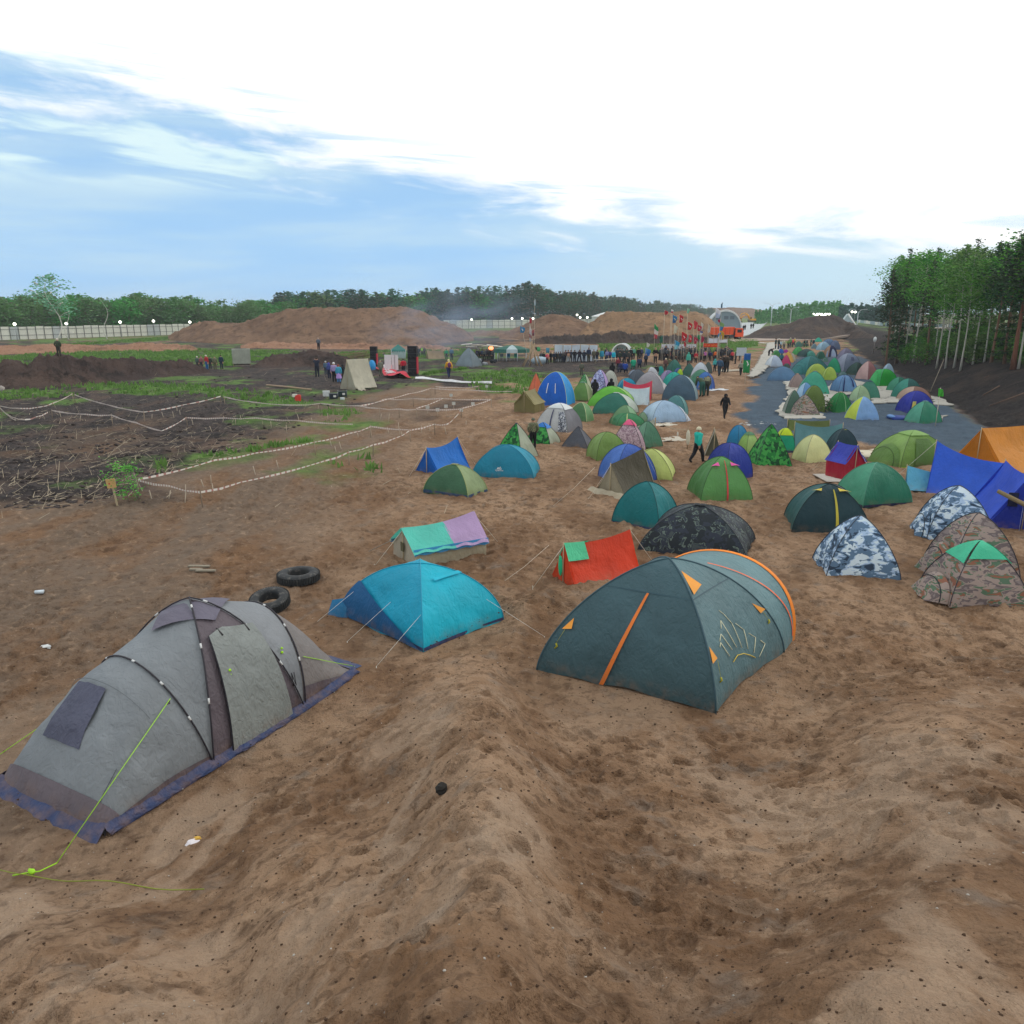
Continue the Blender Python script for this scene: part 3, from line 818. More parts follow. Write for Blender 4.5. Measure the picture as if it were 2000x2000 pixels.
def make_trees():
    bark = plain('6e5f54', .9); birch = plain('c8c6bd', .8); pbark = plain('705646', .9)
    lg = leaf_mat('leaves_green', '427a3a', '62984e'); ld = leaf_mat('needles_dark', '2c5640', '3f7350'); ldk = leaf_mat('needles_deep', '214539', '345f4c')
    lb = leaf_mat('leaves_birch', '5a8f66', '7fb08a'); lf = leaf_mat('leaves_wood_edge', '35602c', '6a9640'); lfd = leaf_mat('needles_wood_edge', '223c28', '33542f')
    H = 1.0
    # far templates are built 1 m high and scaled
    def tt(kind, seed, nleaf, c0, sp, size, mats, tr=.012, nl=16): return tree_template(kind, seed, 1.0, nleaf, c0, sp, size, mats, tr, nl)
    dec = [tt('dec', s, 1100, .04, .36, .034, (bark, lg), nl=24) for s in (1, 2, 3)]
    spr = [tt('spruce', s, 800, .06, .22, .026, (bark, ldk), nl=34) for s in (4, 5)]
    pin = [tt('pine', s, 700, .42, .22, .028, (pbark, ld), nl=22) for s in (6, 7, 8)]
    pinf = [tt('pine', s, 800, .15, .24, .030, (pbark, ld), nl=24) for s in (9, 10)]
    rnd = random.Random(77)
    def at_px(u, d): return (u-1000)/FPX*d*cos(PITCH), d
    cnt = 0
    # leafy belt behind the left fence
    u = -90
    while u < 560:
        d = 196+(u/560)*60+rnd.uniform(0, 8)
        for row in range(2):
            dd = d+row*12; top = 596-12*vnoise(np.array([u/45.+3]), np.array([.5]), 3)[0]-rnd.uniform(-6, 10)-row*4+ (6 if u > 380 else 0)
            h = 6.3+(609-top)/FPX*dd
            x, y = at_px(u+rnd.uniform(-6, 6)+row*7, dd)
            put_tree(rnd.choice(dec), x, y, 0, h*1.02, rnd.uniform(0, 6), 'leafy_tree', 'bushy green leafy tree in the belt behind the long left fence' if row == 0 else 'leafy tree top showing over the belt behind the long left fence', 'leafy trees front row behind the left fence' if row == 0 else 'leafy trees back row behind the left fence', 1.15)
            cnt += 1
        u += 15
    # mixed wood with spruce tips, receding to the right
    prof = [(530, 580), (600, 574), (660, 572), (740, 575), (800, 570), (870, 568), (940, 566), (1000, 564), (1036, 556), (1060, 566), (1110, 573), (1180, 579), (1250, 588), (1320, 594), (1390, 600)]
    dist = [(530, 265), (800, 300), (1000, 330), (1100, 380), (1250, 520), (1400, 760)]
    u = 535
    while u < 1396:
        d = np.interp(u, *zip(*dist)); tp = np.interp(u, *zip(*prof))
        for row in range(2):
            dd = d*(1+.05*row); top = tp-rnd.uniform(-12, 7)*(300/d)+1*row
            h = 6.3+(609-top)/FPX*dd
            x, y = at_px(u+rnd.uniform(-4, 4)+row*5, dd)
            r = rnd.random()
            if u < 980: k = ('leafy_tree', rnd.choice(dec)) if r < .3 else (('spruce_tree', rnd.choice(spr)) if r < .72 else ('pine_tree', rnd.choice(pinf)))
            else: k = ('pine_tree', rnd.choice(pin)) if r < .5 else ('spruce_tree', rnd.choice(spr))
            if k[0] == 'leafy_tree': h *= .92
            where = 'behind the big brown heap' if u < 905 else ('behind the far middle fence' if u < 1080 else 'far off above the ochre heap')
            put_tree(k[1], x, y, 0, h, rnd.uniform(0, 6), k[0], {'leafy_tree': 'round green leafy tree ', 'spruce_tree': 'dark pointed spruce tree ', 'pine_tree': 'pine tree with open trunk '}[k[0]]+'in the wood edge '+where, k[0].replace('_', ' ')+'s '+where, 1.25 if k[0] == 'leafy_tree' else 1.15)
            cnt += 1
        u += 9.5 if u < 1080 else 6.5
    # far wood behind it all: one mass
    b = MB(); rn = np.random.RandomState(3)
    def far_mass(u0, u1, d0, d1, tf, n, seed, name, mat):
        b = MB(); r2 = random.Random(seed)
        pts = []
        for i in range(n):
            u = u0+(u1-u0)*(i+r2.random())/n; q = (u-u0)/(u1-u0); d = d0+(d1-d0)*q+r2.uniform(0, 30)
            top = tf(u)-r2.uniform(-3.5, 4.5); h = 6.3+(609-top)/FPX*d; x, y = at_px(u, d)
            wd = h*.17
            for k in range(120):
                s = r2.random()**.8; rr = wd*(1.05-s)*r2.uniform(.3, 1)+.1; a = r2.uniform(0, 6.3)
                pts.append((x+cos(a)*rr, y+sin(a)*rr, h*(.05+.95*s)))
        leaves(b, pts, h*.07, r2)
        o = b.build(name, mat, smooth=False); struct(o, True)
        tag(o, {'far_left_wood': 'dense wood closing the view behind the leafy belt at the left', 'far_middle_wood': 'dense wood mass behind the spruce and pine edge', 'far_green_wood': 'far green wood behind the lamps and the dark heap', 'far_dark_wood': 'far dark blue wood left of the tall right trees'}[name], 'wood')
    far_mass(-120, 560, 226, 290, lambda u: 606, 150, 5, 'far_left_wood', lg)
    far_mass(520, 1400, 310, 800, lambda u: np.interp(u, *zip(*prof))+13, 190, 6, 'far_middle_wood', ld)
    far_mass(1476, 1652, 420, 400, lambda u: np.interp(u, [1476, 1500, 1530, 1560, 1640, 1652], [607, 604, 601, 594, 592, 600]), 70, 7, 'far_green_wood', lg)
    far_mass(1640, 1800, 330, 300, lambda u: 597, 60, 8, 'far_dark_wood', ldk)
    # tall pale birch rising over the left belt
    bt = tt('dec', 31, 700, .38, .23, .020, (birch, lb), .010, 20)
    for (u, v, d, h, lab) in ((106, 0, 168, 14.2, 'tall pale birch with white trunk standing high above the left belt'),):
        x, y = at_px(u, d); put_tree(bt, x, y, 0, h, 1.0, 'birch_tree', lab, None, 1.1)
    dead = tree_template('dec', 41, 1.0, 10, .7, .03, .01, (birch, lb), .012, 3)
    for (u, d, h, lab) in ((128, 186, 9.0, 'thin bare birch stem above the left fence by the second lamp'), (204, 190, 9.5, 'thin bare leaning birch stem above the left fence')):
        x, y = at_px(u, d); put_tree(dead, x, y, 0, h, .3, 'birch_tree', lab, None, 1.0)
    # ---- the wood on the bank at the right
    bir = [tree_template('dec', s, 12, 1500, c0, sp, .15, (plain('a9a69c', .9), lf), .10, 22) for s, c0, sp in ((51, .50, .20), (52, .42, .22), (53, .56, .19))]
    pi2 = [tree_template('pine', s, 12, 1700, c0, .17, .14, (pbark, lfd), .15, 26) for s, c0 in ((61, .55), (62, .45))]
    spr2 = [tree_template('spruce', s, 12, 2600, .10, .17, .12, (bark, lfd), .12, 44) for s in (71,)]
    bush = [tree_template('dec', s, 3.0, 800, .05, .45, .12, (bark, lf), .05, 14) for s in (81, 82)]
    tops = [(1722, 528), (1745, 515), (1762, 496), (1790, 505), (1806, 492), (1820, 480), (1838, 512), (1860, 492), (1882, 463), (1905, 480), (1925, 490), (1940, 469), (1962, 480), (1975, 462), (2000, 440), (2040, 450), (2100, 440)]
    i = 0
    for row, (base, off) in enumerate([(0, 0), (9, 6), (19, 3), (31, 9), (46, 1)]):
        u = 1742+off*2
        while u < 2110:
            # wood edge follows the top of the bank
            ed = np.interp(u, [1722, 1790, 1860, 2000, 2110], [92, 89, 73, 59, 53])
            d = ed+base+rnd.uniform(-2, 3)
            top = np.interp(u, *zip(*tops))+rnd.uniform(-16, 26)+row*3
            x, y = at_px(u, d); z = float(H0(x, y))-.1
            rr = ray(u, top); h = EYE+rr[2]*y/rr[1]-z
            r = rnd.random()
            pineish = .2+.6*(u > 1950)
            if r < pineish: tp, nm, lab = rnd.choice(pi2), 'pine_tree', 'dark pine with a bare lower trunk in the right wood'
            elif r < pineish+.06: tp, nm, lab = spr2[0], 'spruce_tree', 'dense dark spruce in the right wood'
            else: tp, nm, lab = rnd.choice(bir), 'birch_tree', 'slender leafy birch with pale stem in the right wood'
            rn_ = ['first row', 'second row', 'third row', 'fourth row', 'deepest row'][row]
            t = put_tree(tp, x, y, z, h/12, rnd.uniform(0, 6), nm, lab+', '+rn_, nm.replace('_', ' ')+'s of the right wood, '+rn_, 1.0)
            i += 1
            u += rnd.uniform(13, 25)+row
    # thick reddish pine at the right margin of the picture
    x, y = at_px(1996, 58); z = float(H0(x, y))
    put_tree(tree_template('pine', 91, 12, 2800, .5, .22, .15, (plain('6f4a3a', .9), lfd), .20, 30), x, y, z, .88, .5, 'pine_tree', 'thick reddish pine trunk at the right margin of the wood', None)
    for k in range(66):
        u = rnd.uniform(1745, 2100); ed = np.interp(u, [1722, 1790, 1860, 2000, 2110], [84, 80, 64, 52, 46])
        d = ed+rnd.uniform(8, 26); x, y = at_px(u, d); z = float(H0(x, y))
        s = rnd.uniform(.4, 1.2)*(1.2 if u > 1900 else .8)
        t = thing('bush', (x, y, z-.1), 'low leafy bush under the trees of the right wood', 'bush', rnd.uniform(0, 6), 'undergrowth bushes of the right wood')
        t.scale = (s, s, s)
        for nm, me in zip(('stem', 'foliage'), rnd.choice(bush)):
            o = bpy.data.objects.new(nm, me); COL.objects.link(o); o.parent = t
    # sapling beside the small notice board
    g = ground(250, 985); t = thing('sapling', g, 'bright green leafy sapling beside the small notice board', 'plant', 0)
    t.scale = (.42, .42, .45)
    for nm, me in zip(('stem', 'foliage'), tree_template('dec', 95, 3.0, 500, .05, .5, .10, (bark, leaf_mat('leaves_fresh', '4c9a34', '6fc04a')), .05, 14)):
        o = bpy.data.objects.new(nm, me); COL.objects.link(o); o.parent = t
    return cnt

def grass_blades():
    rnd = random.Random(9)
    def scatter(polys, dens, hgt, name, mat, label):
        b = MB()
        for px in polys:
            poly = np.array([flat(u, v) for (u, v) in px])
            x0, y0 = poly.min(0); x1, y1 = poly.max(0)
            x0 = max(x0, -90); x1 = min(x1, 70)
            n = int(min(9000, (x1-x0)*(y1-y0)*dens))
            xs = np.random.RandomState(len(px)+n).uniform(x0, x1, n); ys = np.random.RandomState(n+5).uniform(y0, y1, n)
            k = in_poly(xs, ys, poly) & (fbm(xs/3, ys/3, 3, 77) > -.35)
            xs, ys = xs[k], ys[k]; zs = H0(xs, ys)
            for x, y, z in zip(xs, ys, zs):
                h = hgt*rnd.uniform(.5, 1.5); w_ = .12+h*.5
                a = rnd.uniform(-.6, .6)
                o = len(b.v)
                for q in range(3):
                    a = rnd.uniform(-1.2, 1.2); o = len(b.v); ox, oy = rnd.gauss(0, .15), rnd.gauss(0, .15)
                    b.v += [(x+ox-w_*.35*cos(a), y+oy-w_*.35*sin(a), z-.02), (x+ox+w_*.35*cos(a), y+oy+w_*.35*sin(a), z-.02), (x+ox+rnd.gauss(0, .1), y+oy, z+h)]
                    b.f.append((o, o+1, o+2)); b.m.append(0)
        o = b.build(name, mat, smooth=False); struct(o, True); tag(o, label, 'grass')
    scatter(GRASS, 3.0, .26, 'grass', leaf_mat('grass_blades', '4f6e30', '6f9146', .3), 'bright green grass growing in patches over the cleared ground at the left')
# ================================================================== tents
FR = {'A': (1480, 640, 9.66), 'B': (1600, 680, 7.43), 'C': (1180, 660, 8.05), 'D': (1000, 690, 9.66), 'E': (860, 620, 7.43), 'F': (640, 640, 8.78),
      'G': (380, 640, 6.0375), 'H': (1100, 620, 9.66), 'K': (1260, 590, 8.78), '3': (1000, 550, 4.83), '4': (1300, 550, 4.83), '5': (1600, 450, 4.83),
      '6': (1100, 780, 4.83), '7': (1400, 780, 4.83), 'R': (1500, 800, 3.864), 'L': (780, 800, 4.6), '2': (640, 960, 4.2), '1': (0, 1100, 2.683),
      '0': (0, 500, 3.864), 'M': (500, 500, 3.864), 'Z': (1020, 1000, 3.45), 'P': (0, 0, 1.0), 'N': (0, 880, 4.6)}
def px(fr, x, y):
    f = FR[fr]; return f[0]+x/f[2], f[1]+y/f[2]
def fit(outline, box, w0=2.4, asp=1.0, rz=0.0, base_z=None, clampw=None):
    """real width, height and ground position of a thing from its outline box in the photograph.
    outline(w,d,h) -> local points; returns x, y, z, w, d, h"""
    u0, v0, u1, v1 = box
    g = ground((u0+u1)/2, v1-1)
    x, y = g.x, g.y
    w_ = max(.3, (u1-u0)/FPX*y/cos(PITCH)); h = max(.2, (v1-v0)/FPX*y*.9)
    c, s = cos(rz), sin(rz)
    for it in range(40):
        P = outline(w_, w_*asp, h)
        z = float(H0(x, y)) if base_z is None else base_z
        W = np.stack([x+P[:, 0]*c-P[:, 1]*s, y+P[:, 0]*s+P[:, 1]*c, z+P[:, 2]], -1)
        q = proj(W)
        a0, b0 = q.min(0); a1, b1 = q.max(0)
        dist = y
        x += ((u0+u1)/2-(a0+a1)/2)/FPX*dist*.9
        dv = (b1-v1)
        dep = max(20, b1-FR_HOR)
        y *= (1+.8*dv/dep) if abs(dv) < dep*.5 else (1+.3*np.sign(dv))
        w_ *= ((u1-u0)/(a1-a0))**.8
        if clampw: w_ = min(max(w_, clampw[0]), clampw[1])
        h *= min(2, max(.5, 1+.8*(b0-v0)/(max(10., (b1-b0)))))
    z = float(H0(x, y)) if base_z is None else base_z
    return x, y, z, w_, w_*asp, h
FR_HOR = 609.0

def dome_pt(k, t, a, w, d, h, n, sag, tilt=0.0):
    C = [(-1, -1), (1, -1), (1, 1), (-1, 1)]
    ax, ay = C[k]; bx, by = C[(k+1) % 4]
    px_, py_ = ax+(bx-ax)*t, ay+(by-ay)*t
    bul = 4*t*(1-t)
    r = max(0., sin(a))**(2/n); z = max(0., cos(a))**(2/n)
    q = 1+sag*bul*(.35+.65*(1-z))
    # cloth between poles pulls in a little, but bellies out low down
    return (px_*r*q*w/2+tilt*z*w, py_*r*q*d/2, z*h)
def dome_outline(n=2.0, tilt=0):
    def f(w, d, h):
        return np.array([dome_pt(k, t, a, w, d, h, n, 0, tilt) for k in range(4) for t in (0, .5) for a in np.linspace(.02, pi/2, 9)])
    return f
def strip_on(b, f, u0, u1, s0, s1, off, n=14, mi=0, nu=3):
    """a band of cloth laid just proud of a surface f(t,a)"""
    rows = []
    for i in range(n+1):
        a = s0+(s1-s0)*i/n; row = []
        for j in range(nu+1):
            t = u0+(u1-u0)*j/nu if not callable(u0) else u0(i/n)+(u1(i/n)-u0(i/n))*j/nu
            e = 1e-3
            p = Vector(f(t, a)); du = Vector(f(t+e, a))-p; dv = Vector(f(t, a+e))-p
            nn = du.cross(dv)
            if nn.length > 0: nn.normalize()
            if nn.z < 0 and abs(nn.z) > .05: nn = -nn
            if nn.dot(Vector((p.x, p.y, .2*p.z))) < 0: nn = -nn
            row.append(p+nn*off)
        rows.append(row)
    b.grid(rows, mi)
def guys(root, pts, m, r=.004):
    for a, c in pts:
        b = MB(); b.tube([a, c], r, 4); b.tube([Vector(c)+Vector((0, 0, .06)), Vector(c)-Vector((0, 0, .1))], r*1.6, 4); b.build('guy_line', m, root)

def dome(fr, x0, y0, x1, y1, cols, label, rot=0, asp=1.0, n=2.0, cap=None, band=None, zips=(), flaps=(), win=None, vest=None, pole=None, cat='tent', sag=-.05, name='dome_tent', cover=None, bound=None, det=1, tilt=0.0, group=None, mat_side=None, patch=None):
    """a tent of two crossing poles. cols: cloth of front, right, back, left side"""
    u0, v0 = px(fr, x0, y0); u1, v1 = px(fr, x1, y1)
    rz = R(rot); n = 1+(n-1)*.74
    x, y, z, w_, d, h = fit(dome_outline(n, tilt), (u0, v0, u1, v1), asp=asp, rz=rz)
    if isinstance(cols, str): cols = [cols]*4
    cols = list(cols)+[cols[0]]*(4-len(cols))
    root = thing(name, (x, y, z), label, cat, rz, group)
    size_px = u1-u0
    M = 14 if size_px > 60 else 8; K = 16 if size_px > 60 else 10
    us = sorted(set(cols)); mats = [cloth(c) for c in us]
    seed = int(u0*7+v0)
    amp = .012*min(w_, 2.5)
    def surf(k): return lambda t, a: dome_pt(k, t, a, w_, d, h, n, sag, tilt)
    b = MB(); a_top = cap[1] if cap else 0
    for k in range(4):
        f = surf(k); rows = []
        for i in range(K+1):
            a = .03+(pi/2-.03)*i/K; row = []
            for j in range(M+1):
                t = j/M; p = Vector(f(t, a))
                e = 4*t*(1-t)
                nz = (vnoise(np.array([t*5+k*9+seed]), np.array([a*3.5+seed*.7]), seed)[0]-.5)*2
                out = Vector((p.x, p.y, .3)).normalized()
                p = p + out*nz*amp*2.2*e*(a/1.5)
                if i == K: p.z = -.03 + (.05*e*(.5+.5*sin(t*17+seed)) if e > .3 else 0)
                row.append(p)
            rows.append(row)
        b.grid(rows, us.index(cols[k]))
    fly = b.build('fly', mats, root)
    if band:
        b = MB()
        for k in range(4):
            strip_on(b, surf(k), 0, 1, pi/2-(band[1] if isinstance(band, tuple) else .14), pi/2, .012, 2, 0, 8)
        b.build('floor_edge', cloth(band[0] if isinstance(band, tuple) else band), root)
    if cap:
        b = MB()
        for k in range(4): strip_on(b, surf(k), 0, 1, .03, cap[1], .035, 5, 0, 8)
        b.build('rain_cap', cloth(cap[0]), root)
    # arched poles in their sleeves
    pm = plain(pole or '3a4148', .5)
    rr = .011 if w_ < 3.2 else .015
    for k in (0, 1):
        pts = [Vector(dome_pt(k, 0, a, w_, d, h, n, 0, tilt)) for a in np.linspace(pi/2, .03, K)]
        pts += [Vector(dome_pt(k+2, 0, a, w_, d, h, n, 0, tilt)) for a in np.linspace(.03, pi/2, K)]
        pts = [p+Vector((p.x, p.y, .4)).normalized()*.008 for p in pts]
        b = MB(); b.tube(pts, rr, 5); b.build('pole', pm if pole else cloth_dark(cols[0]), root)
    for (k, t0, t1, a0, a1, c) in zips:
        b = MB(); strip_on(b, surf(k), t0, t1, a0, a1, .03+amp, 12, 0, 1); b.build('zip_strip', cloth(c), root)
    for (k, tfun0, tfun1, a0, a1, c) in (patch or ()):
        b = MB(); strip_on(b, surf(k), tfun0, tfun1, a0, a1, .03+amp, 10, 0, 6); b.build('panel', cloth(c), root)
    if win:
        for (k, t0, t1, a0, a1, c) in win:
            b = MB(); strip_on(b, surf(k), t0, t1, a0, a1, .03+amp, 5, 0, 4); b.build('window', cloth(c), root)
    for (k, t, a, s, c) in flaps:     # small triangular vents propped open at the top
        f = surf(k)
        pa = Vector(f(t, a)); pb = Vector(f(t-s, a+s*1.3)); pc = Vector(f(t+s, a+s*1.3))
        o = Vector((pa.x, pa.y, .5)).normalized()*.05
        b = MB(); b.add([pa+o*.3, pb+o*2, pc+o*2, (pb+pc)/2+o*2.6], [(0, 1, 3), (0, 3, 2)]); b.build('vent', cloth(c), root, smooth=False)
    if vest:          # low porch arch in front of one side: (side, length fraction, height fraction, colour)
        k, ln, hf, c = vest
        C = [(-1, -1), (1, -1), (1, 1), (-1, 1)]; nx, ny = [(0, -1), (1, 0), (0, 1), (-1, 0)][k]
        b = MB(); rows = []
        for i in range(9):
            s = i/8; row = []
            for j in range(13):
                e = pi*j/12
                cw = (w_ if k in (0, 2) else d)/2*(.86-.30*s)
                hh = h*hf*(1-s**1.8)
                lat = cos(e)*cw; zz = sin(e)**.9*hh
                base = (d if k in (0, 2) else w_)/2*(.55+.45*(1-zz/h)**.6)+ln*s
                row.append((nx*base+(-ny)*lat, ny*base+nx*lat, max(-.02, zz)))
            rows.append(row)
        b.grid(rows); b.build('porch', cloth(c), root)
        b = MB(); row = rows[3]; b.tube([Vector(p)+Vector((0, 0, .01)) for p in row], .012, 5); b.build('porch_pole', cloth_dark(c), root)
    if cover:        # a sheet thrown over the top: (colour, a_max per side jitter)
        c, am = cover; b = MB()
        for k in range(4):
            strip_on(b, surf(k), 0, 1, .02, am*(1 if k % 2 else .86), .045, 6, 0, 8)
        o = b.build('cover_sheet', cloth(c), None); bpy.data.objects[o.name]
        o.location = root.location; o.rotation_euler = root.rotation_euler
        tag(o, bound or ('sheet draped over the top of the '+label), 'cover sheet')
    return root, (w_, d, h), surf
def cloth_dark(c):
    if c.startswith('@'): return plain('2c3238', .7)
    q = [max(0, int(int(c[i:i+2], 16)*.62)) for i in (0, 2, 4)]
    return plain('%02x%02x%02x' % tuple(q), .7)

def ridge_pts(w_, d, h, wall=0.0, sag=.06, fh=1.0, bh=1.0):
    P = []
    for y in (-1, -.5, 0, .5, 1):
        s = (y+1)/2; hh = h*(fh+(bh-fh)*s)*(1-sag*4*s*(1-s))
        P += [(-w_/2, y*d/2, 0), (w_/2, y*d/2, 0), (0, y*d/2, hh), (-w_/2, y*d/2, wall*h), (w_/2, y*d/2, wall*h)]
    return np.array(P)
def ridge(fr, x0, y0, x1, y1, roof, end, label, rot=0, asp=1.4, wall=0.0, sag=.06, over=.0, fh=1.0, bh=1.0, name='ridge_tent', wallc=None, pole='b8a888', open_front=False, group=None, slope=None, roof2=None, lift=0.0, lines=True, jag=0.0, cat='tent'):
    """an A shaped tent: roof sheet over a ridge, gable ends, optional upright side walls"""
    u0, v0 = px(fr, x0, y0); u1, v1 = px(fr, x1, y1); rz = R(rot)
    x, y, z, w_, d, h = fit(lambda a, b_, c: ridge_pts(a, b_, c, wall, sag, fh, bh), (u0, v0, u1, v1), asp=asp, rz=rz)
    root = thing(name, (x, y, z), label, cat, rz, group)
    seed = int(u0*3+v0)
    nl = 14; ns = 10
    def top(s): return h*(fh+(bh-fh)*s)*(1-sag*4*s*(1-s))
    # roof
    b = MB()
    for side in (-1, 1):
        rows = []
        for i in range(nl+1):
            s = i/nl; yy = (s-.5)*(d+2*over*w_*.5); row = []
            for j in range(ns+1):
                q = j/ns; ht = top(min(1, max(0, s)))
                xx = side*(w_/2*(1+over*.6))*q; zz = ht+( (wall*h if wall else 0) -over*h*.25*0-ht)*q
                if wall: zz = ht+(wall*h*.92-ht)*q
                zz += lift*(1-q)*0 + (lift if not wall else 0)*q
                bel = sin(q*pi)*(-.045*w_)*(1+.6*sin(s*pi))
                nz = (vnoise(np.array([s*6+seed]), np.array([q*3+side]), seed)[0]-.5)*.05*sin(q*pi*.9+.15)
                edge = (vnoise(np.array([s*9+seed*2]), np.array([side*5.]), seed+4)[0]-.5)*jag if j == ns else 0
                row.append((xx+side*(bel*.6+nz), yy, zz+bel*.5+nz+edge+.015))
            rows.append(row)
        b.grid(rows, 0 if side < 0 else 1)
    b.build('roof', [cloth(roof), cloth(roof2 or roof)], root)
    # walls
    if wall:
        b = MB()
        for side in (-1, 1):
            rows = []
            for k in range(4):
                q = k/3; row = []
                for i in range(nl+1):
                    s = i/nl; nz = (vnoise(np.array([s*11+seed]), np.array([q*2+side*3]), seed)[0]-.5)*.07
                    row.append((side*(w_/2*(1-.02*q)+nz), (s-.5)*d, wall*h*(1-q)-.02))
                rows.append(row)
            b.grid(rows)
        b.build('side_wall', cloth(wallc or end), root)
    # gables
    for e, on in ((-1, not open_front), (1, True)):
        if not on: continue
        b = MB(); rows = []
        ht = top(0 if e < 0 else 1)
        for k in range(9):
            q = k/8; row = []
            for j in range(11):
                t = j/10*2-1
                zz = -.02+(ht*.99+.0)*q
                half = w_/2*(1-.02) if zz < wall*h else w_/2*(1-(zz-wall*h)/(ht-wall*h+1e-6))
                half = max(half, .003)
                nz = (vnoise(np.array([t*4+seed+e]), np.array([q*2]), seed)[0]-.5)*.08*(1-q)
                row.append((t*half, e*(d/2-.02)+nz*e, zz))
            rows.append(row)
        b.grid(rows); b.build('gable', cloth(end), root)
    for e in (-1, 1):
        b = MB(); b.tube([(0, e*(d/2+.02), -.1), (0, e*(d/2+.02), top(0 if e < 0 else 1)+.06)], .016, 6); b.build('pole', wood(pole), root)
    if lines:
        guys(root, [((0, -d/2, top(0)), (0, -d/2-h*.9, 0)), ((0, d/2, top(1)), (0, d/2+h*.9, 0))], plain('c8c2b4'), .006)
    return root, (w_, d, h), top

def loft(fr, box, prof, cols, label, rot=0, asp=1.6, n=2.0, name='tunnel_tent', group=None, band=None, poles=True, pcol=None, ends=True):
    """arched tent swept along its length. prof: list of (s 0..1, half width 0..1, height 0..1, colour)"""
    u0, v0 = px(fr, box[0], box[1]); u1, v1 = px(fr, box[2], box[3]); rz = R(rot)
    S_ = [p[0] for p in prof]
    def at(s, i): return np.interp(s, S_, [p[i] for p in prof])
    def pt(s, e, w_, d, h):
        hw = at(s, 1)*w_/2; hh = at(s, 2)*h
        c = cos(e); sn = max(0, sin(e))
        return (np.sign(c)*abs(c)**(2/n)*hw, (s-.5)*d, sn**(2/n)*hh)
    def outl(w_, d, h): return np.array([pt(s, e, w_, d, h) for s in np.linspace(0, 1, 13) for e in np.linspace(0, pi, 11)])
    x, y, z, w_, d, h = fit(outl, (u0, v0, u1, v1), asp=asp, rz=rz)
    root = thing(name, (x, y, z), label, 'tent', rz, group)
    us = sorted(set(p[3] for p in prof)); seed = int(u0+v0)
    b = MB()
    for (a, c) in zip(prof[:-1], prof[1:]):
        rows = []; k = max(3, int((c[0]-a[0])*22))
        for i in range(k+1):
            s = a[0]+(c[0]-a[0])*i/k; row = []
            for j in range(19):
                e = pi*j/18; p = Vector(pt(s, e, w_, d, h)); q = i/k
                pin = -.03*sin(q*pi)*sin(e)
                nz = (vnoise(np.array([s*14+seed]), np.array([e*2.5]), seed)[0]-.5)*.05*sin(q*pi)
                p += Vector((p.x, 0, p.z)).normalized()*(pin*h+nz) if p.length > .01 else Vector()
                if j in (0, 18): p.z = -.03
                row.append(p)
            rows.append(row)
        b.grid(rows, us.index(a[3]))
    b.build('fly', [cloth(c) for c in us], root)
    if ends:
        for s, e_ in ((0, 0), (1, 1)):
            if at(s, 2) > .12:
                b = MB(); rows = []
                for q in range(6):
                    rows.append([(pt(s, pi*j/18, w_, d, h)[0]*q/5, pt(s, 0, w_, d, h)[1]+(-.12 if e_ == 0 else .12)*sin((1-q/5)*pi/2)*h*.5, pt(s, pi*j/18, w_, d, h)[2]*q/5) for j in range(19)])
                b.grid(rows); b.build('end_panel', cloth(prof[0][3] if e_ == 0 else prof[-1][3]), root)
    if poles:
        for p in prof:
            if p[2] > .35 and p[0] not in (0,):
                b = MB(); b.tube([Vector(pt(p[0], pi*j/18, w_, d, h))*1.004 for j in range(19)], .014, 5); b.build('pole', plain(pcol, .5) if pcol else cloth_dark(p[3]), root)
    return root, (w_, d, h), (lambda s, e: pt(s, e, w_, d, h))
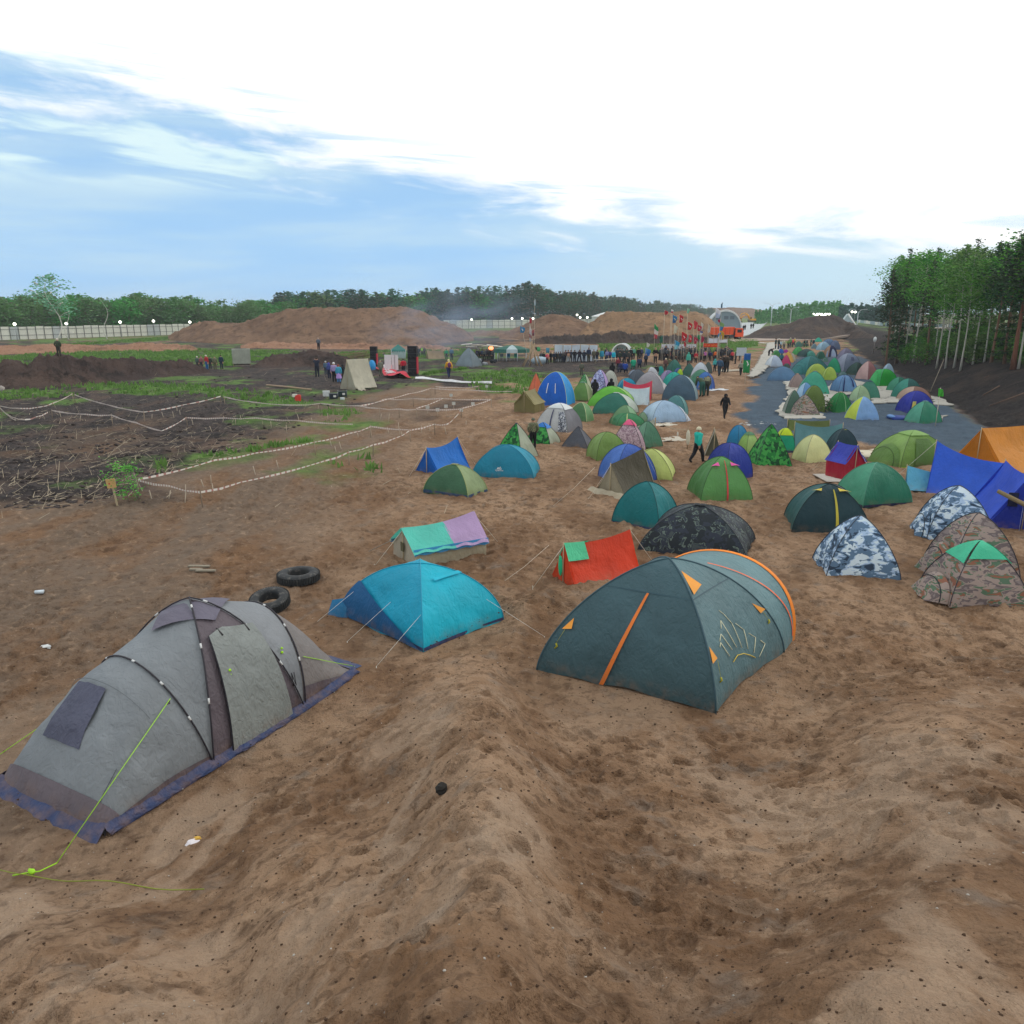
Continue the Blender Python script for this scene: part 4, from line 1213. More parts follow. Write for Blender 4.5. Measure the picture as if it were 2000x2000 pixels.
# ================================================================== the camp
H_ = pi/2
def hero_tent():
    """big teal grey dome with an awning arch behind, front right of centre"""
    c = Vector((2.56, 13.36)); rz = R(-28); w_, d, h = 3.22, 2.92, 2.0; n = 1.58
    z = float(H0(c.x, c.y))
    root = thing('dome_tent', (c.x, c.y, z), 'big teal grey dome tent with orange zip, orange awning arch and a drawn hand', 'tent', rz)
    cl = cloth('40606a'); cr = cloth('557880')
    def S(k): return lambda t, a: dome_pt(k, t, a, w_, d, h, n, -.045)
    b = MB(); M, K = 26, 26
    for k in range(4):
        rows = []
        for i in range(K+1):
            a = .02+(H_-.02)*i/K; row = []
            for j in range(M+1):
                t = j/M; e = 4*t*(1-t); p = Vector(S(k)(t, a)); o = Vector((p.x, p.y, .3)).normalized()
                nz = fbm(np.array([t*3+k*7]), np.array([a*2.2]), 3, 3)[0]
                p += o*nz*.05*e*(a/1.5)
                if i == K: p.z = -.02+.05*e*abs(sin(t*9+k))
                row.append(p)
            rows.append(row)
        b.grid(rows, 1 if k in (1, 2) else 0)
    b.build('fly', [fab('3c5961', 1.1, .1), fab('56747a', 1.1, .1)], root)  # one cloth: shade painted into the left faces, light into the right ones
    # top cap seam, poles
    for k in (0, 1):
        pts = [Vector(S(k)(0, a)) for a in np.linspace(H_, .02, 22)]+[Vector(S(k+2)(0, a)) for a in np.linspace(.02, H_, 22)]
        b = MB(); b.tube([p+Vector((p.x, p.y, .4)).normalized()*.004 for p in pts], .017, 6); b.build('pole_sleeve', plain('34505a', .6), root)
    for k in (0, 1, 3):
        b = MB(); strip_on(b, S(k), 0, 1, .60, .612, .006, 1, 0, 16); b.build('seam', plain('33505a', .6), root)
    b = MB(); strip_on(b, S(0), lambda q: .50-.14*q, lambda q: .526-.14*q, .62, H_-.01, .035, 24, 0, 1); b.build('zip_strip', fab('d9762f', .4, 0), root)
    # vents and toggles
    def vent(k, t, a, s, c='ec9a3c', L_=.5):
        f = S(k); pa = Vector(f(t, a)); pb = Vector(f(min(1, t+s*.55), a+s*L_)); pc = Vector(f(max(0, t-s*.1), a+s*L_*1.15))
        o = Vector((pa.x, pa.y, .5)).normalized()*.03
        b = MB(); b.add([pa+o*.4, pb+o*2.4, pc+o*1.2], [(0, 1, 2)]); b.build('vent', fab(c, .3, .1), root, smooth=False)
    vent(1, .10, .30, .40, L_=.6); vent(1, .03, .98, .10, L_=1.1); vent(1, .90, .90, .09, L_=1.1); vent(0, .05, .95, .11, L_=.9)
    for (k, t, a) in ((0, .06, 1.20), (1, .09, 1.25), (1, .93, 1.10)):
        p = Vector(S(k)(t, a)); o = Vector((p.x, p.y, .4)).normalized()*.04; q = Vector(S(k)(t, a-.14))+o
        b = MB(); b.tube([q, p+o], .003, 4); b.tube([p+o, p+o+Vector((.02, 0, -.05)), p+o+Vector((-.02, 0, -.1))], .016, 6); b.build('line_toggle', plain('a9a52e', .6), root)
    # drawn hand sign in pale chalk lines on the right face (zig-zag fingers over an arc)
    def onk(t, a, off=.012):
        f = S(1); p = Vector(f(t, a)); return p+Vector((p.x, p.y, .3)).normalized()*off
    def stroke(pts, c='d2d2b4', r=.007):
        b = MB(); b.tube([onk(t, a) for t, a in pts], r, 4); b.build('drawn_line', plain(c, .8), root)
    def uv(X, Y):   # map photo position of the drawing onto the face
        return .12+(X-1250)/(1510-1250)*.68, .80+(Y-640)/(945-640)*.60-(X-1250)/260*.02
    for ln in ([(1310, 828), (1283, 752), (1272, 765)], [(1332, 812), (1300, 725), (1280, 745)], [(1358, 818), (1329, 680), (1312, 708)], [(1385, 838), (1383, 720), (1365, 668), (1349, 642)],
               [(1413, 862), (1428, 775), (1402, 730)], [(1438, 900), (1469, 840), (1445, 803)], [(1460, 942), (1503, 900), (1487, 868)]):
        pts = []
        for (p, q) in zip(ln[:-1], ln[1:]):
            for s in np.linspace(0, 1, 4): pts.append(uv(p[0]+(q[0]-p[0])*s, p[1]+(q[1]-p[1])*s))
        stroke(pts)
    stroke([uv(1322, 862), uv(1352, 851), uv(1385, 866), uv(1415, 896), uv(1440, 930)], 'd8bd4a', .008)
    # awning behind: cloth from the poles out to a tall arch, with orange piping
    n_ = 25
    back = [Vector(S(1)(1, a)) for a in np.linspace(H_, .02, n_)]+[Vector(S(2)(1, a)) for a in np.linspace(.02, H_, n_)]
    m2 = len(back); AW = w_*.97; AH = 1.56; off = d/2+.62
    def arch(e, o=0.0): 
        return Vector((cos(e)*AW/2*(1+o), off+.25*sin(e), sin(e)**.85*AH*(1+o)))
    b = MB(); rows = []
    for i in range(9):
        s = i/8; row = []
        for j in range(m2):
            e = pi*j/(m2-1); p = back[j].lerp(arch(e), s); p.z -= .10*sin(s*pi)*sin(e); p.z = max(p.z, -.02)
            row.append(p)
        rows.append(row)
    b.grid(rows); b.build('awning', fab('62848a', 1.0, .12), root)
    b = MB(); rows = []
    for i in range(31):
        e = pi*i/30; p = arch(e); rows.append([p+Vector((0, -.06, .012)), p+Vector((0, 0, .03))+Vector((cos(e)*.03, 0, 0)), p+Vector((0, .06, .0))])
    b.grid(rows); b.tube([arch(pi*i/30) for i in range(31)], .014, 6); b.build('arch_piping', fab('ee8325', .3, 0), root)
    b = MB(); rows = []
    for i in range(23):
        s = i/22; j = int(4+s*20)
        e = pi*(.02+.40*s); fr_ = .80-.50*s**1.5; jj = e/pi*(m2-1); lo = int(jj); q = back[lo].lerp(back[min(m2-1, lo+1)], jj-lo)
        p = q.lerp(arch(e), fr_); p.z -= .10*sin(fr_*pi)*sin(e)
        rows.append([p+Vector((.012, -.02, .02)), p+Vector((.012, .02, .02))])
    b.grid(rows); b.build('zip_strip', fab('ee6a3a', .3, 0), root)
    for k, t in ((0, 0), (1, 0), (2, 0)):
        p = Vector(S(k)(t, H_)); b = MB(); b.tube([p+Vector((0, 0, .02)), p*1.04+Vector((0, 0, -.1))], .008, 5); b.build('peg', plain('30343a', .5, .5), root)
    for ch in root.children:          # the pitched tent stands slightly out of square
        for v in ch.data.vertices: v.co.x += .2*(v.co.y+d/2)
    return root

def grey_tent():
    """long grey and brown family tent at the lower left"""
    rz = R(-28); Ln = 5.0; W = 2.25
    nr = Vector((-5.10, 8.36)); ax = Vector((sin(R(28)), cos(R(28)))); sx = Vector((cos(R(28)), -sin(R(28))))
    c = nr + ax*Ln/2 - sx*W/2
    z = float(H0(c.x, c.y)); h = 2.06
    root = thing('tunnel_tent', (c.x, c.y, z), 'long grey and brown family tent with blue hem and square dark window, lower left', 'tent', rz)
    hs = [0, .06, .15, .26, .34, .42, .50, .60, .715, .82, .92, 1.0]
    hh = [.0, .20, .46, .70, .76, .90, 1.0, .90, .76, .56, .26, .02]
    hw = [1., 1., 1., .99, 1., 1., 1., 1., .99, .97, .93, .88]
    le = [-.05, -.2, -.3, -.36, -.38, -.15, 0, .1, .2, .2, .15, 0]
    ns = [3.4, 3.2, 2.7, 2.2, 2.0, 2, 1.9, 2, 2, 1.9, 1.7, 1.6]
    def I(s, t): return float(np.interp(s, hs, t))
    def P(s, e, off=0.0):
        n = I(s, ns); ce = cos(e); se = max(0., sin(e))
        x = np.sign(ce)*abs(ce)**(2/n)*I(s, hw)*W/2; zz = se**(2/n)*I(s, hh)*h
        y = (s-.5)*Ln+I(s, le)*se
        p = Vector((x, y, zz))
        if off: p += Vector((x, 0, zz*.8+.1)).normalized()*off
        return p
    def patch(sa, sb, ea, eb, off, name, mat, ni=14, nj=22, wr=1.0, seed=1):
        b = MB(); rows = []
        for j in range(nj+1):
            e = ea+(eb-ea)*j/nj; a_ = sa(e) if callable(sa) else sa; b_ = sb(e) if callable(sb) else sb; row = []
            for i in range(ni+1):
                q = i/ni; s = a_+(b_-a_)*q; p = P(s, e, off)
                pull = sin(q*pi)*sin(e)
                o = Vector((p.x, 0, p.z)).normalized() if p.length > .01 else Vector((0, 0, 1))
                p += o*(-.03*pull + wr*.035*fbm(np.array([s*16+seed]), np.array([e*3.5]), 3, seed)[0]*sin(q*pi))
                if p.z < .01 and off < .05: p.z = -.02
                row.append(p)
            rows.append(row)
        b.grid(rows); return b.build(name, mat, root)
    g1 = fab('7f868b', .9, .14); br = fab('5f575e', 1.2, .1); g2 = fab('7d7876', 1.2, .14)
    s1 = lambda e: .34+.16*min(1, (e if e < H_ else pi-e)/H_*1.0)
    s2 = lambda e: .715-.215*min(1, (e if e < H_ else pi-e)/H_)
    patch(0, .34, 0, pi, 0, 'porch', g1, 18, 40, 1.6, 5)
    patch(.34, s1, 0, pi, 0, 'fly', g1, 8, 40, 1, 6)
    patch(s1, s2, 0, pi, 0, 'side_panel', br, 12, 40, 1, 7)
    patch(s2, .715, 0, pi, 0, 'fly', fab('858a8f', .9, .14), 8, 40, 1, 8)
    patch(.715, 1.0, 0, pi, 0, 'porch', g2, 14, 40, 1.4, 9)
    patch(lambda e: .50-.10*max(0, 1-abs(e-H_)/.50), lambda e: .50+.13*max(0, 1-abs(e-H_)/.50), H_-.5, H_+.5, .02, 'rain_cap', fab('625f6e', .8, .05), 8, 14, .2)
    # skirts: brown lower band and blue hem
    patch(.0, .34, .0, .10, .012, 'skirt', br, 18, 3, 1.6, 5); patch(.0, .34, pi-.10, pi, .012, 'skirt', br, 18, 3, 1.6, 5)
    patch(.715, 1.0, 0, .22, .012, 'skirt', br, 12, 3, 1.4, 9)
    b = MB(); rows = []
    for j in range(25):
        e = pi*j/24; rows.append([P(.0, e)+Vector((0, -.02, .0)), P(.045, e, .02)+Vector((0, 0, .03)), P(.05, e, .014)])
    b.grid(rows); b.build('skirt', br, root)
    for sd in (1, -1):
        b = MB(); rows = []
        for i in range(61):
            s = i/60; e = 0 if sd > 0 else pi; p = P(s, e); j = fbm(np.array([s*30]), np.array([sd*3.]), 3, 8)[0]
            rows.append([Vector((p.x*1.0+sd*.012, p.y, .11+.02*j)), Vector((p.x+sd*(.05+.03*j), p.y, .05)), Vector((p.x+sd*(.13+.07*j), p.y, .015+.02*abs(j))), Vector((p.x+sd*.10, p.y, -.03))])
        b.grid(rows); b.build('hem', fab('2f3f66', 1.4, .05), root)
    b = MB(); rows = []
    for i in range(31):
        q = i/30*2-1; j = fbm(np.array([q*9.]), np.array([1.]), 3, 9)[0]
        y = -Ln/2-.02-.10*(1-abs(q))*0 - .05*j
        rows.append([Vector((q*W/2, -Ln/2+.05, .10+.02*j)), Vector((q*(W/2+.06), y-.06, .05)), Vector((q*(W/2+.08), y-.16, -.03))])
    b.grid(rows); b.build('hem', fab('2f3f66', 1.4, .05), root)
    b = MB(); rows = []
    for i in range(9):
        q = i/8*2-1; rows.append([P(1.0, H_-q*H_*.9)+Vector((0, 0, .02)), P(1.0, H_-q*H_)+Vector((0, .25, .0))])
    b.grid(rows); b.build('hem', fab('34486e', 1.4, .05), root)
    # door panel on the right side, its dark piping and roll-up loops
    da = lambda e: .41+.10*(e/1.0)*.55; db = lambda e: .655-.055*(e/1.0)
    patch(da, db, .02, .98, .055, 'door', fab('878e8c', 1.3, .12), 10, 16, .6, 7)
    b = MB(); b.tube([P(da(e), e, .04) for e in np.linspace(0.01, .98, 16)], .011, 5); b.build('door_piping', plain('33323a', .6), root)
    for s in (.49, .575):
        b = MB(); b.tube([P(s, 1.0, .03), P(s+.004, .9, .04)], .014, 5); b.build('door_loop', plain('3a3a3c', .6), root)
    # arch poles with reflective patches
    pm = plain('2e2c33', .5); wm = plain('cfd2d2', .4)
    def pole(f, k=30):
        b = MB(); b.tube([f(i/k) for i in range(k+1)], .013, 6); b.build('pole', pm, root)
        for q in (.16, .3, .44, .62, .8):
            b = MB(); b.tube([f(q), f(q+.014)], .015, 6); b.build('reflective_patch', wm, root)
    pole(lambda q: P(.34, pi*q, .02)); pole(lambda q: P(.72, pi*q, .02))
    pole(lambda q: P(s1(pi*q) if q < .5 else s2(pi*q), pi*q, .025)); pole(lambda q: P(s2(pi*q) if q < .5 else s1(pi*q), pi*q, .025))
    # window in the near end, seam, corner crease
    b = MB(); rows = []
    for i in range(8):
        s = .115+.125*i/7; rows.append([P(s, 1.42+.44*j/7, .02+.008*sin(j*2.1)) for j in range(8)])
    b.grid(rows); b.build('window', fab('4c4f62', 1.2, .02), root)
    b = MB(); b.tube([P(.25, e, .012) for e in np.linspace(.75, 2.3, 16)], .004, 4); b.build('seam', plain('5c6468', .6), root)
    b = MB(); b.tube([P(s, .80-.35*s, .012) for s in np.linspace(.004, .12, 9)], .006, 4); b.build('seam', plain('4c5058', .6), root)
    lg = plain('9fdc2e', .5)
    def line(a, z_, knots=True):
        b = MB(); b.tube([a, z_], .0055, 5); b.build('guy_line', lg, root)
    tr = P(.325, .78, .05); line(tr, Vector((W/2+.02, -Ln/2-.62, -.0)))
    b = MB(); p = P(.325, .78, .03); b.add([p, p+Vector((.02, -.02, -.22)), p+Vector((-.02, -.2, -.16))], [(0, 1, 2)]); b.build('guy_tab', plain('55505a', .6), root)
    line(P(.325, 2.65, .05), Vector((-W/2-.7, -Ln/2+.35, 0)))
    line(P(.74, .55, .03), Vector((W/2-.2, Ln/2+.12, .03)))
    b = MB(); b.tube([Vector((W/2+.02, -Ln/2-.62, .0)), Vector((W/2+.02, -Ln/2-.82, .03)), Vector((W/2-.1, -Ln/2-.90, .02)), Vector((W/2-.2, -Ln/2-1.0, .02))], .008, 5); b.ball((W/2-.05, -Ln/2-.87, .04), (.05, .03, .03), noise=.5); b.build('guy_line', lg, root)
    for (s, e) in ((.47, .62), (.66, .66)):
        p = P(s, e, .05); b = MB(); b.ball(p, .022, 8, 6); b.ball(p+Vector((0, 0, -.07)), .024, 8, 6); b.build('line_toggle', plain('a7e22c', .5), root)
    # dark letter N shaped mark low on the brown panel
    b = MB()
    q = lambda s, e: P(s, e, .03)
    b.tube([q(.672, .27), q(.672, .40), q(.683, .27), q(.683, .40)], .008, 5); b.build('mark', plain('26242a', .6), root)
    for (dx, dy) in ((W/2, -Ln/2),):
        b = MB(); b.tube([(dx+.02, dy, .05), (dx+.05, dy-.03, -.1)], .01, 5); b.build('peg', pm, root)
    # loose yellow-green line lying in front on the sand
    a, c2 = ground(0, 1706), ground(400, 1748); b = MB(); pts = []
    for i in range(15):
        p = a.lerp(c2, i/14); p.z = float(H0(p.x, p.y))+.05+.02*sin(i); pts.append(p-a)
    b.tube(pts, .006, 5); o = b.build('tent_cord', plain('7f8c2a', .6), loc=a); tag(o, 'dull yellow green cord lying across the sand at the lower left corner', 'cord')

def blue_tent():
    root, (w_, d, h), S = dome('2', 120, 552, 1440, 1312, ['12a0c2', '16b8d2', '16b8d2', '12a9ca'],
        'bright turquoise dome tent with a dark blue porch side and white guy lines, front centre', rot=-44, asp=.80, n=2.15, band=('3a4a78', .07), pole='1596b4', sag=-.03,
        patch=[(0, lambda q: 0.0, lambda q: .03+.97*q**.9, .86, H_-.02, '165a8c')])
    # ridge brow and white line guys
    b = MB(); f = S(1); strip_on(b, f, .30, .98, .50, .56, .05, 3, 0, 8); b.build('brow', fab('15b2cc', .4, .1), root)
    ml = plain('d9dbd4', .6)
    for (k, t, a, ex) in ((0, .98, 1.0, (.10, -1.15)), (0, .55, 1.0, (-.2, -.9)), (0, .05, .95, (-.35, -.8)), (1, .9, 1.1, (1.3, .25)), (3, .2, 1.0, (-.95, .1))):
        p = Vector(S(k)(t, a)); q = Vector((p.x*1.05+ex[0], p.y*1.05+ex[1], 0))
        b = MB(); b.tube([p, q], .004, 4); b.tube([q, q+Vector((0, 0, -.1))], .008, 5); b.build('guy_line', ml, root)
    # little porch flap at the far left corner with the white mark (zig-zag over a word)
    b = MB(); c0 = Vector(S(0)(0, H_)); b.add([Vector(S(0)(0, 1.22)), c0+Vector((-.20, -.10, .30)), c0+Vector((-.34, -.12, .0)), c0+Vector((-.12, -.30, .0)), Vector(S(0)(.12, H_)), Vector(S(0)(.10, 1.3))], [(0, 1, 5), (1, 2, 3), (1, 3, 5), (3, 4, 5)]); b.build('porch_flap', cloth('1670a0'), root)
    P = lambda t, a: Vector(S(0)(t, a))+Vector((S(0)(t, a)[0], S(0)(t, a)[1], .3)).normalized()*.035
    b = MB(); b.tube([P(.165, 1.22), P(.175, 1.13), P(.20, 1.22), P(.21, 1.13), P(.235, 1.22), P(.25, 1.16), P(.27, 1.2)], .012, 5); b.build('mark', plain('e8eef0', .6), root)
    text_on(root, 'Quechua', P(.16, 1.30), P(.30, 1.335), .075)

def text_on(root, s, a, b_, size, c='e8eef0', name='lettering', up=None):
    cu = bpy.data.curves.new(name, 'FONT'); cu.body = s; cu.size = size; cu.extrude = .002; cu.align_x = 'LEFT'
    o = bpy.data.objects.new('t', cu); COL.objects.link(o)
    dg = bpy.context.evaluated_depsgraph_get(); me = bpy.data.meshes.new_from_object(o.evaluated_get(dg)); bpy.data.objects.remove(o)
    me.name = name
    X = (Vector(b_)-Vector(a)).normalized(); Z = Vector(up) if up else Vector((-a.x*.25, -a.y*.25, 1)); Z = (Z-X*Z.dot(X)).normalized(); Y = Z; Nn = X.cross(Y)
    wmx = max([v.co.x for v in me.vertices] or [1]); k = (Vector(b_)-Vector(a)).length/wmx if True else 1
    M = Matrix((X*k, Y*k, Nn)).transposed().to_4x4(); M.translation = Vector(a)+Nn*.012
    me.transform(M); me.materials.clear(); me.materials.append(plain(c, .7))
    q = bpy.data.objects.new(name, me); COL.objects.link(q); q.parent = root
    return q

def near_tents():
    dome('6', 700, 985, 1812, 1560, ['@dark']*4, 'dark camouflage dome tent behind the orange tent and the big teal one', rot=-22, asp=.8, n=1.9, cap=('1c242a', .16), band=('1c2a3c', .05))
    dome('6', 458, 775, 1095, 1252, ['0f7377', '12797e', '1c9a6c', '11807e'], 'plain teal green dome tent with folds just left of the dark camouflage tent', rot=-38, asp=.85, n=2.1, band=('2c4a70', .09))
    # orange ridge tent with a mint sheet
    root, (w_, d, h), top = ridge('Z', 200, 120, 806, 522, 'd6401f', 'dc4a26', 'orange ridge tent with mint green sheet pinned near its end', rot=-62, asp=1.75, sag=.09, wall=0.0, over=0, fh=1.0, bh=1.12, wallc='cf4420')
    b = MB(); rows = []
    for i in range(9):
        s = .0+.36*i/8; rows.append([(( -w_/2)*q*(.98), (s-.5)*d-.01, top(s)+(-top(s))*q+.05-.03*q) for q in np.linspace(-.0, .42+.05*sin(i*2), 6)])
    b.grid(rows)
    rows = [[((w_/2)*q, (s-.5)*d-.01, top(s)*(1-q)+.05) for q in np.linspace(0, .42, 5)] for s in np.linspace(0, .3, 6)]
    b.grid(rows)
    o = b.build('mint_sheet', cloth('57cf9c'), None); o.location = root.location; o.rotation_euler = root.rotation_euler
    tag(o, 'mint green plastic sheet pinned over the left end of the orange tent', 'sheet')
    b = MB(); p = Vector((-.10*w_, -d/2-.03, h*.42))
    b.ball(p, (.09, .03, .26), 10, 7); o = b.build('mint_rag', cloth('2fc98e'), None); o.location = root.location; o.rotation_euler = root.rotation_euler
    tag(o, 'mint green rag hanging at the left gable of the orange tent', 'rag')
    # canvas cabin tent under turquoise and lilac sheets
    root, (w_, d, h), top = ridge('2', 535, 175, 1300, 628, 'c9c4b0', 'b4ab98', 'old beige canvas tent with upright walls under turquoise and lilac sheets', rot=-58, asp=1.5, wall=.42, sag=.10, over=.0, fh=.93, bh=1.1, wallc='b8ae94')
    for nm, s0, s1, c, lab in (('turquoise_sheet', -.03, .56, '58c9b8', 'turquoise plastic sheet covering the left half of the beige canvas tent'), ('lilac_sheet', .54, 1.02, 'b79cc6', 'lilac plastic sheet covering the right half of the beige canvas tent')):
        b = MB()
        for sd in (-1, 1):
            rows = []
            for i in range(12):
                s = s0+(s1-s0)*i/11; tp = top(min(1, max(0, s)))
                row = []
                for j in range(9):
                    q = j/8*1.06; z_ = tp+(h*.40-tp)*q+.05+.02*sin(s*23+q*5)*q
                    row.append((sd*w_/2*1.07*q, (s-.5)*d, z_))
                rows.append(row)
            b.grid(rows)
        o = b.build(nm, fab(c, .8, .3, .3), None); o.location = root.location; o.rotation_euler = root.rotation_euler; tag(o, lab, 'sheet')
    b = MB()
    for sd in (-1, 1):
        rows = []
        for i in range(16):
            s = -.02+1.05*i/15; rows.append([(sd*w_/2*(1.0+.10*q), (s-.5)*d, h*(.47-.16*q)+.045+.02*sin(s*31)*q) for q in (0, .5, 1)])
        b.grid(rows)
    o = b.build('blue_sheet', fab('2f86b8', 1, .3, .3), None); o.location = root.location; o.rotation_euler = root.rotation_euler; tag(o, 'narrow blue plastic sheet under the lilac one along the canvas tent eaves', 'sheet')
    b = MB(); b.box((-.02*w_, -d/2-.03, h*.42), (.16, .02, .24)); b.build('window', plain('5b573f', .8), root, smooth=False)
    b = MB(); b.tube([(-.5, -d/2-.1, h*.5), (-1.2, -d/2-.5, .02)], .01, 4); b.build('guy_line', plain('8a8478'), root)
    # olive tarp ridge with beige gable
    root, (w_, d, h), top = ridge('6', 300, 462, 888, 935, '4b4636', 'a39a82', 'tall ridge tent with dark olive tarpaulin roof and pale beige gable', rot=-50, asp=1.15, sag=.02, fh=.9, bh=1.22, jag=.12)
    b = MB(); rows = [[(q*w_*.62, -d/2-.05-.28*k, .16*(1-k)+.02*sin(q*13)) for q in np.linspace(-1, .9, 14)] for k in (0, .5, 1)]
    b.grid(rows); b.build('hem', cloth('b5ac95'), root)
    dome('6', 580, 465, 1058, 775, ['b9c672', 'c3d07c', 'a8b860', 'b6c470'], 'yellow green dome tent behind the dark olive tarpaulin tent', rot=-15, asp=.9, n=1.75, band=('20443c', .05))
    dome('6', 330, 420, 880, 800, ['3c62b4', '2e4fa8', '3458a8', '4a76c4'], 'blue dome tent mostly hidden behind the dark olive tarpaulin tent', rot=20, asp=.9, n=2.2)
    dome('6', 1168, 540, 1785, 968, ['5f9a56', '68a45c', '5a9450', '4f8648'], 'green dome tent with a red zip and pink top flaps', rot=4, asp=.9, n=1.9, zips=[(0, .50, .535, .38, H_, 'd8404c')], flaps=[(0, .16, .42, .16, 'ff58a8'), (0, .84, .42, .16, 'ff58a8')], band=('7a3a38', .03))
    dome('6', 1335, 410, 1785, 775, ['2a3fa0', '3450b4', '2a3a92', '26388e'], 'royal blue dome tent directly behind the green one with red zip', rot=25, asp=1.0, n=2.5, flaps=[(1, .3, .5, .16, '1c2c7c')])
    dome('7', 272, 232, 708, 634, ['@leaf']*4, 'green leaf camouflage pyramid tent with a sharp top', rot=3, asp=.9, n=1.22)
    dome('7', 88, 242, 302, 470, ['1f7fae', '1b76a4', '2a90c0', '1f7fae'], 'small blue dome tent left of the leaf camouflage pyramid', rot=30, asp=1, n=2.3)
    dome('7', 190, 310, 400, 520, ['a9cc7c', '9cc070', 'a9cc7c', '8fb862'], 'small pale green dome half hidden by the leaf camouflage pyramid', rot=20, asp=1, n=2.2, cap=('5d8d6c', .5))
    dome('7', 540, 277, 735, 508, ['14a07c', '18a882', '18a882', 'c8e02a'], 'small teal dome with a lime yellow top, right of the leaf pyramid', rot=-10, asp=1, n=2.5, cap=('c8e02a', .75), band=('2c4868', .1))
    ridge('7', 705, 218, 1188, 500, '5b8a90', '4f7c80', 'low tent of blue grey tarpaulin with a sagging ridge on the gravel edge', rot=78, asp=1.9, sag=.16, lines=False)
    ridge('7', 650, 192, 1070, 330, '5a6830', '4c5a28', 'low dark olive tarpaulin tent behind the blue grey tarpaulin one', rot=80, asp=2.2, sag=.1, lines=False)
    dome('7', 1008, 278, 1345, 560, ['1c3a46', '203e4a', '1c3a46', '24444e'], 'dark green dome with one bright yellow triangle near its top', rot=0, asp=.9, n=2.1, flaps=[(0, .5, .20, .17, 'd8e02c')])
    dome('7', 703, 333, 1085, 610, ['dde0a0', 'd4d898', 'dde0a0', 'cfd49a'], 'pale cream yellow dome tent next to the leaf camouflage pyramid', rot=12, asp=.85, n=1.95, pole='8d8f70')
    root, (w_, d, h), top = ridge('7', 1018, 400, 1405, 772, '3a48b8', 'b02038', 'small red tent under a blue and white roof with a white centre pole', rot=22, asp=.9, wall=.52, sag=.03, over=.12, roof2='3440b0', wallc='b02038')
    b = MB(); b.box((0, 0, .0), (w_*1.5, d*1.5, .03)); o = b.build('ground_mat', plain('bdb5ac', .9)); o.location = root.location+Vector((-.25, -.2, .04)); tag(o, 'pale worn mat under the small red tent', 'mat')
    dome('R', 772, 160, 1390, 440, ['6f9444', '7fa552', '6c9040', '86ab5a'], 'large olive green dome tent with a lighter arched band, on the gravel edge', rot=6, asp=1.0, n=1.95, vest=(3, .5, .6, '5d823c'), patch=[(0, lambda q: .26-.0*q, lambda q: .74+.0*q, .60, H_, '55783a')], band=('c8d83a', .025), cap=('88b060', .45))
    root, (w_, d, h), top = ridge('R', 1350, 96, 2330, 500, 'd08622', 'bd7416', 'big plain orange ridge tent at the right margin', rot=-66, asp=1.7, sag=.03, wall=0, fh=1., bh=1.0, lines=False)
    dome('R', 495, 400, 1085, 742, ['2f7d62', '338468', '3a9070', '4c9a7c'], 'plain mid green dome tent with dark floor edge, right of centre', rot=14, asp=.8, n=2.05, band=('232f52', .085), pole='4a8a74')
    dome('R', 120, 560, 772, 962, ['173a42', '1b4048', '1a3c44', '2a5c5c'], 'dark bottle green dome tent with a yellow zip and yellow top flaps', rot=-12, asp=.85, n=2.0, zips=[(0, .56, .60, .42, H_-.05, 'c6b944')], flaps=[(0, .10, .34, .14, 'd8c24c'), (0, .86, .30, .17, 'd8c24c')], band=('b9ae3e', .02))
    dome('R', 335, 800, 1002, 1290, ['@snow']*4, 'white and blue camouflage pyramid tent standing alone in front of the bottle green one', rot=-8, asp=.85, n=1.55, pole='2a3442')
    # big blue tarpaulin shelter: two ridge sheets on poles
    root, (w_, d, h), top = ridge('R', 1190, 238, 1790, 700, '2f63d8', '2448b8', 'left, lighter peak of the big blue tarpaulin shelter at the right', rot=52, asp=1.3, sag=.12, fh=.75, bh=1.1, jag=.1, name='tarpaulin_shelter', cat='shelter')
    root, (w_, d, h), top = ridge('R', 1480, 385, 2200, 925, '2a55d0', '1f36a4', 'right, darker peak of the big blue tarpaulin shelter with a leaning wooden pole', rot=-18, asp=1.3, sag=.05, name='tarpaulin_shelter', cat='shelter')
    b = MB(); b.tube([(-.42*w_, -d/2-.25, h*.72), (w_*.62, -d/2-.4, h*.12)], [.06, .085], 8); b.build('leaning_pole', wood('8a7a5a'), root)
    for dx in (0, .06, -.05): 
        b = MB(); b.tube([(dx, -d/2-.03, h*.98), (dx*3, -d/2-.35, 0)], .007, 4); b.build('cord', plain('9aa4c4'), root)
    b = MB(); b.box((-.17*w_, -d/2-.02, h*.55), (.26, .02, .42)); b.build('window', plain('101838', .6), root, smooth=False)
    ridge('R', 1022, 426, 1365, 632, '63b4d4', '4a96b8', 'low light blue tent with ragged hem left of the blue tarpaulin shelter', rot=70, asp=1.5, sag=.02, fh=.7, bh=1.1, lines=False)
    dome('R', 1100, 575, 1705, 1010, ['@snow']*4, 'white and blue camouflage tent with a side flap in front of the blue tarpaulins', rot=-14, asp=.9, n=1.75, vest=(3, .25, .45, '@snow'), pole='2a3442')
    dome('R', 1165, 780, 1900, 1310, ['@wood']*4, 'tall brown woodland camouflage tent with a round opened flap on its left', rot=-4, asp=.9, n=1.75, vest=(3, .35, .5, '@wood'), pole='33323a')
    dome('R', 1145, 1000, 1975, 1500, ['@wood']*4, 'front brown camouflage tent with a mint green sheet over its top, lower right', rot=-4, asp=.9, n=1.7, vest=(3, .4, .4, '@wood'), pole='33323a', cover=('46c79c', .72), bound='mint green sheet thrown over the front brown camouflage tent')
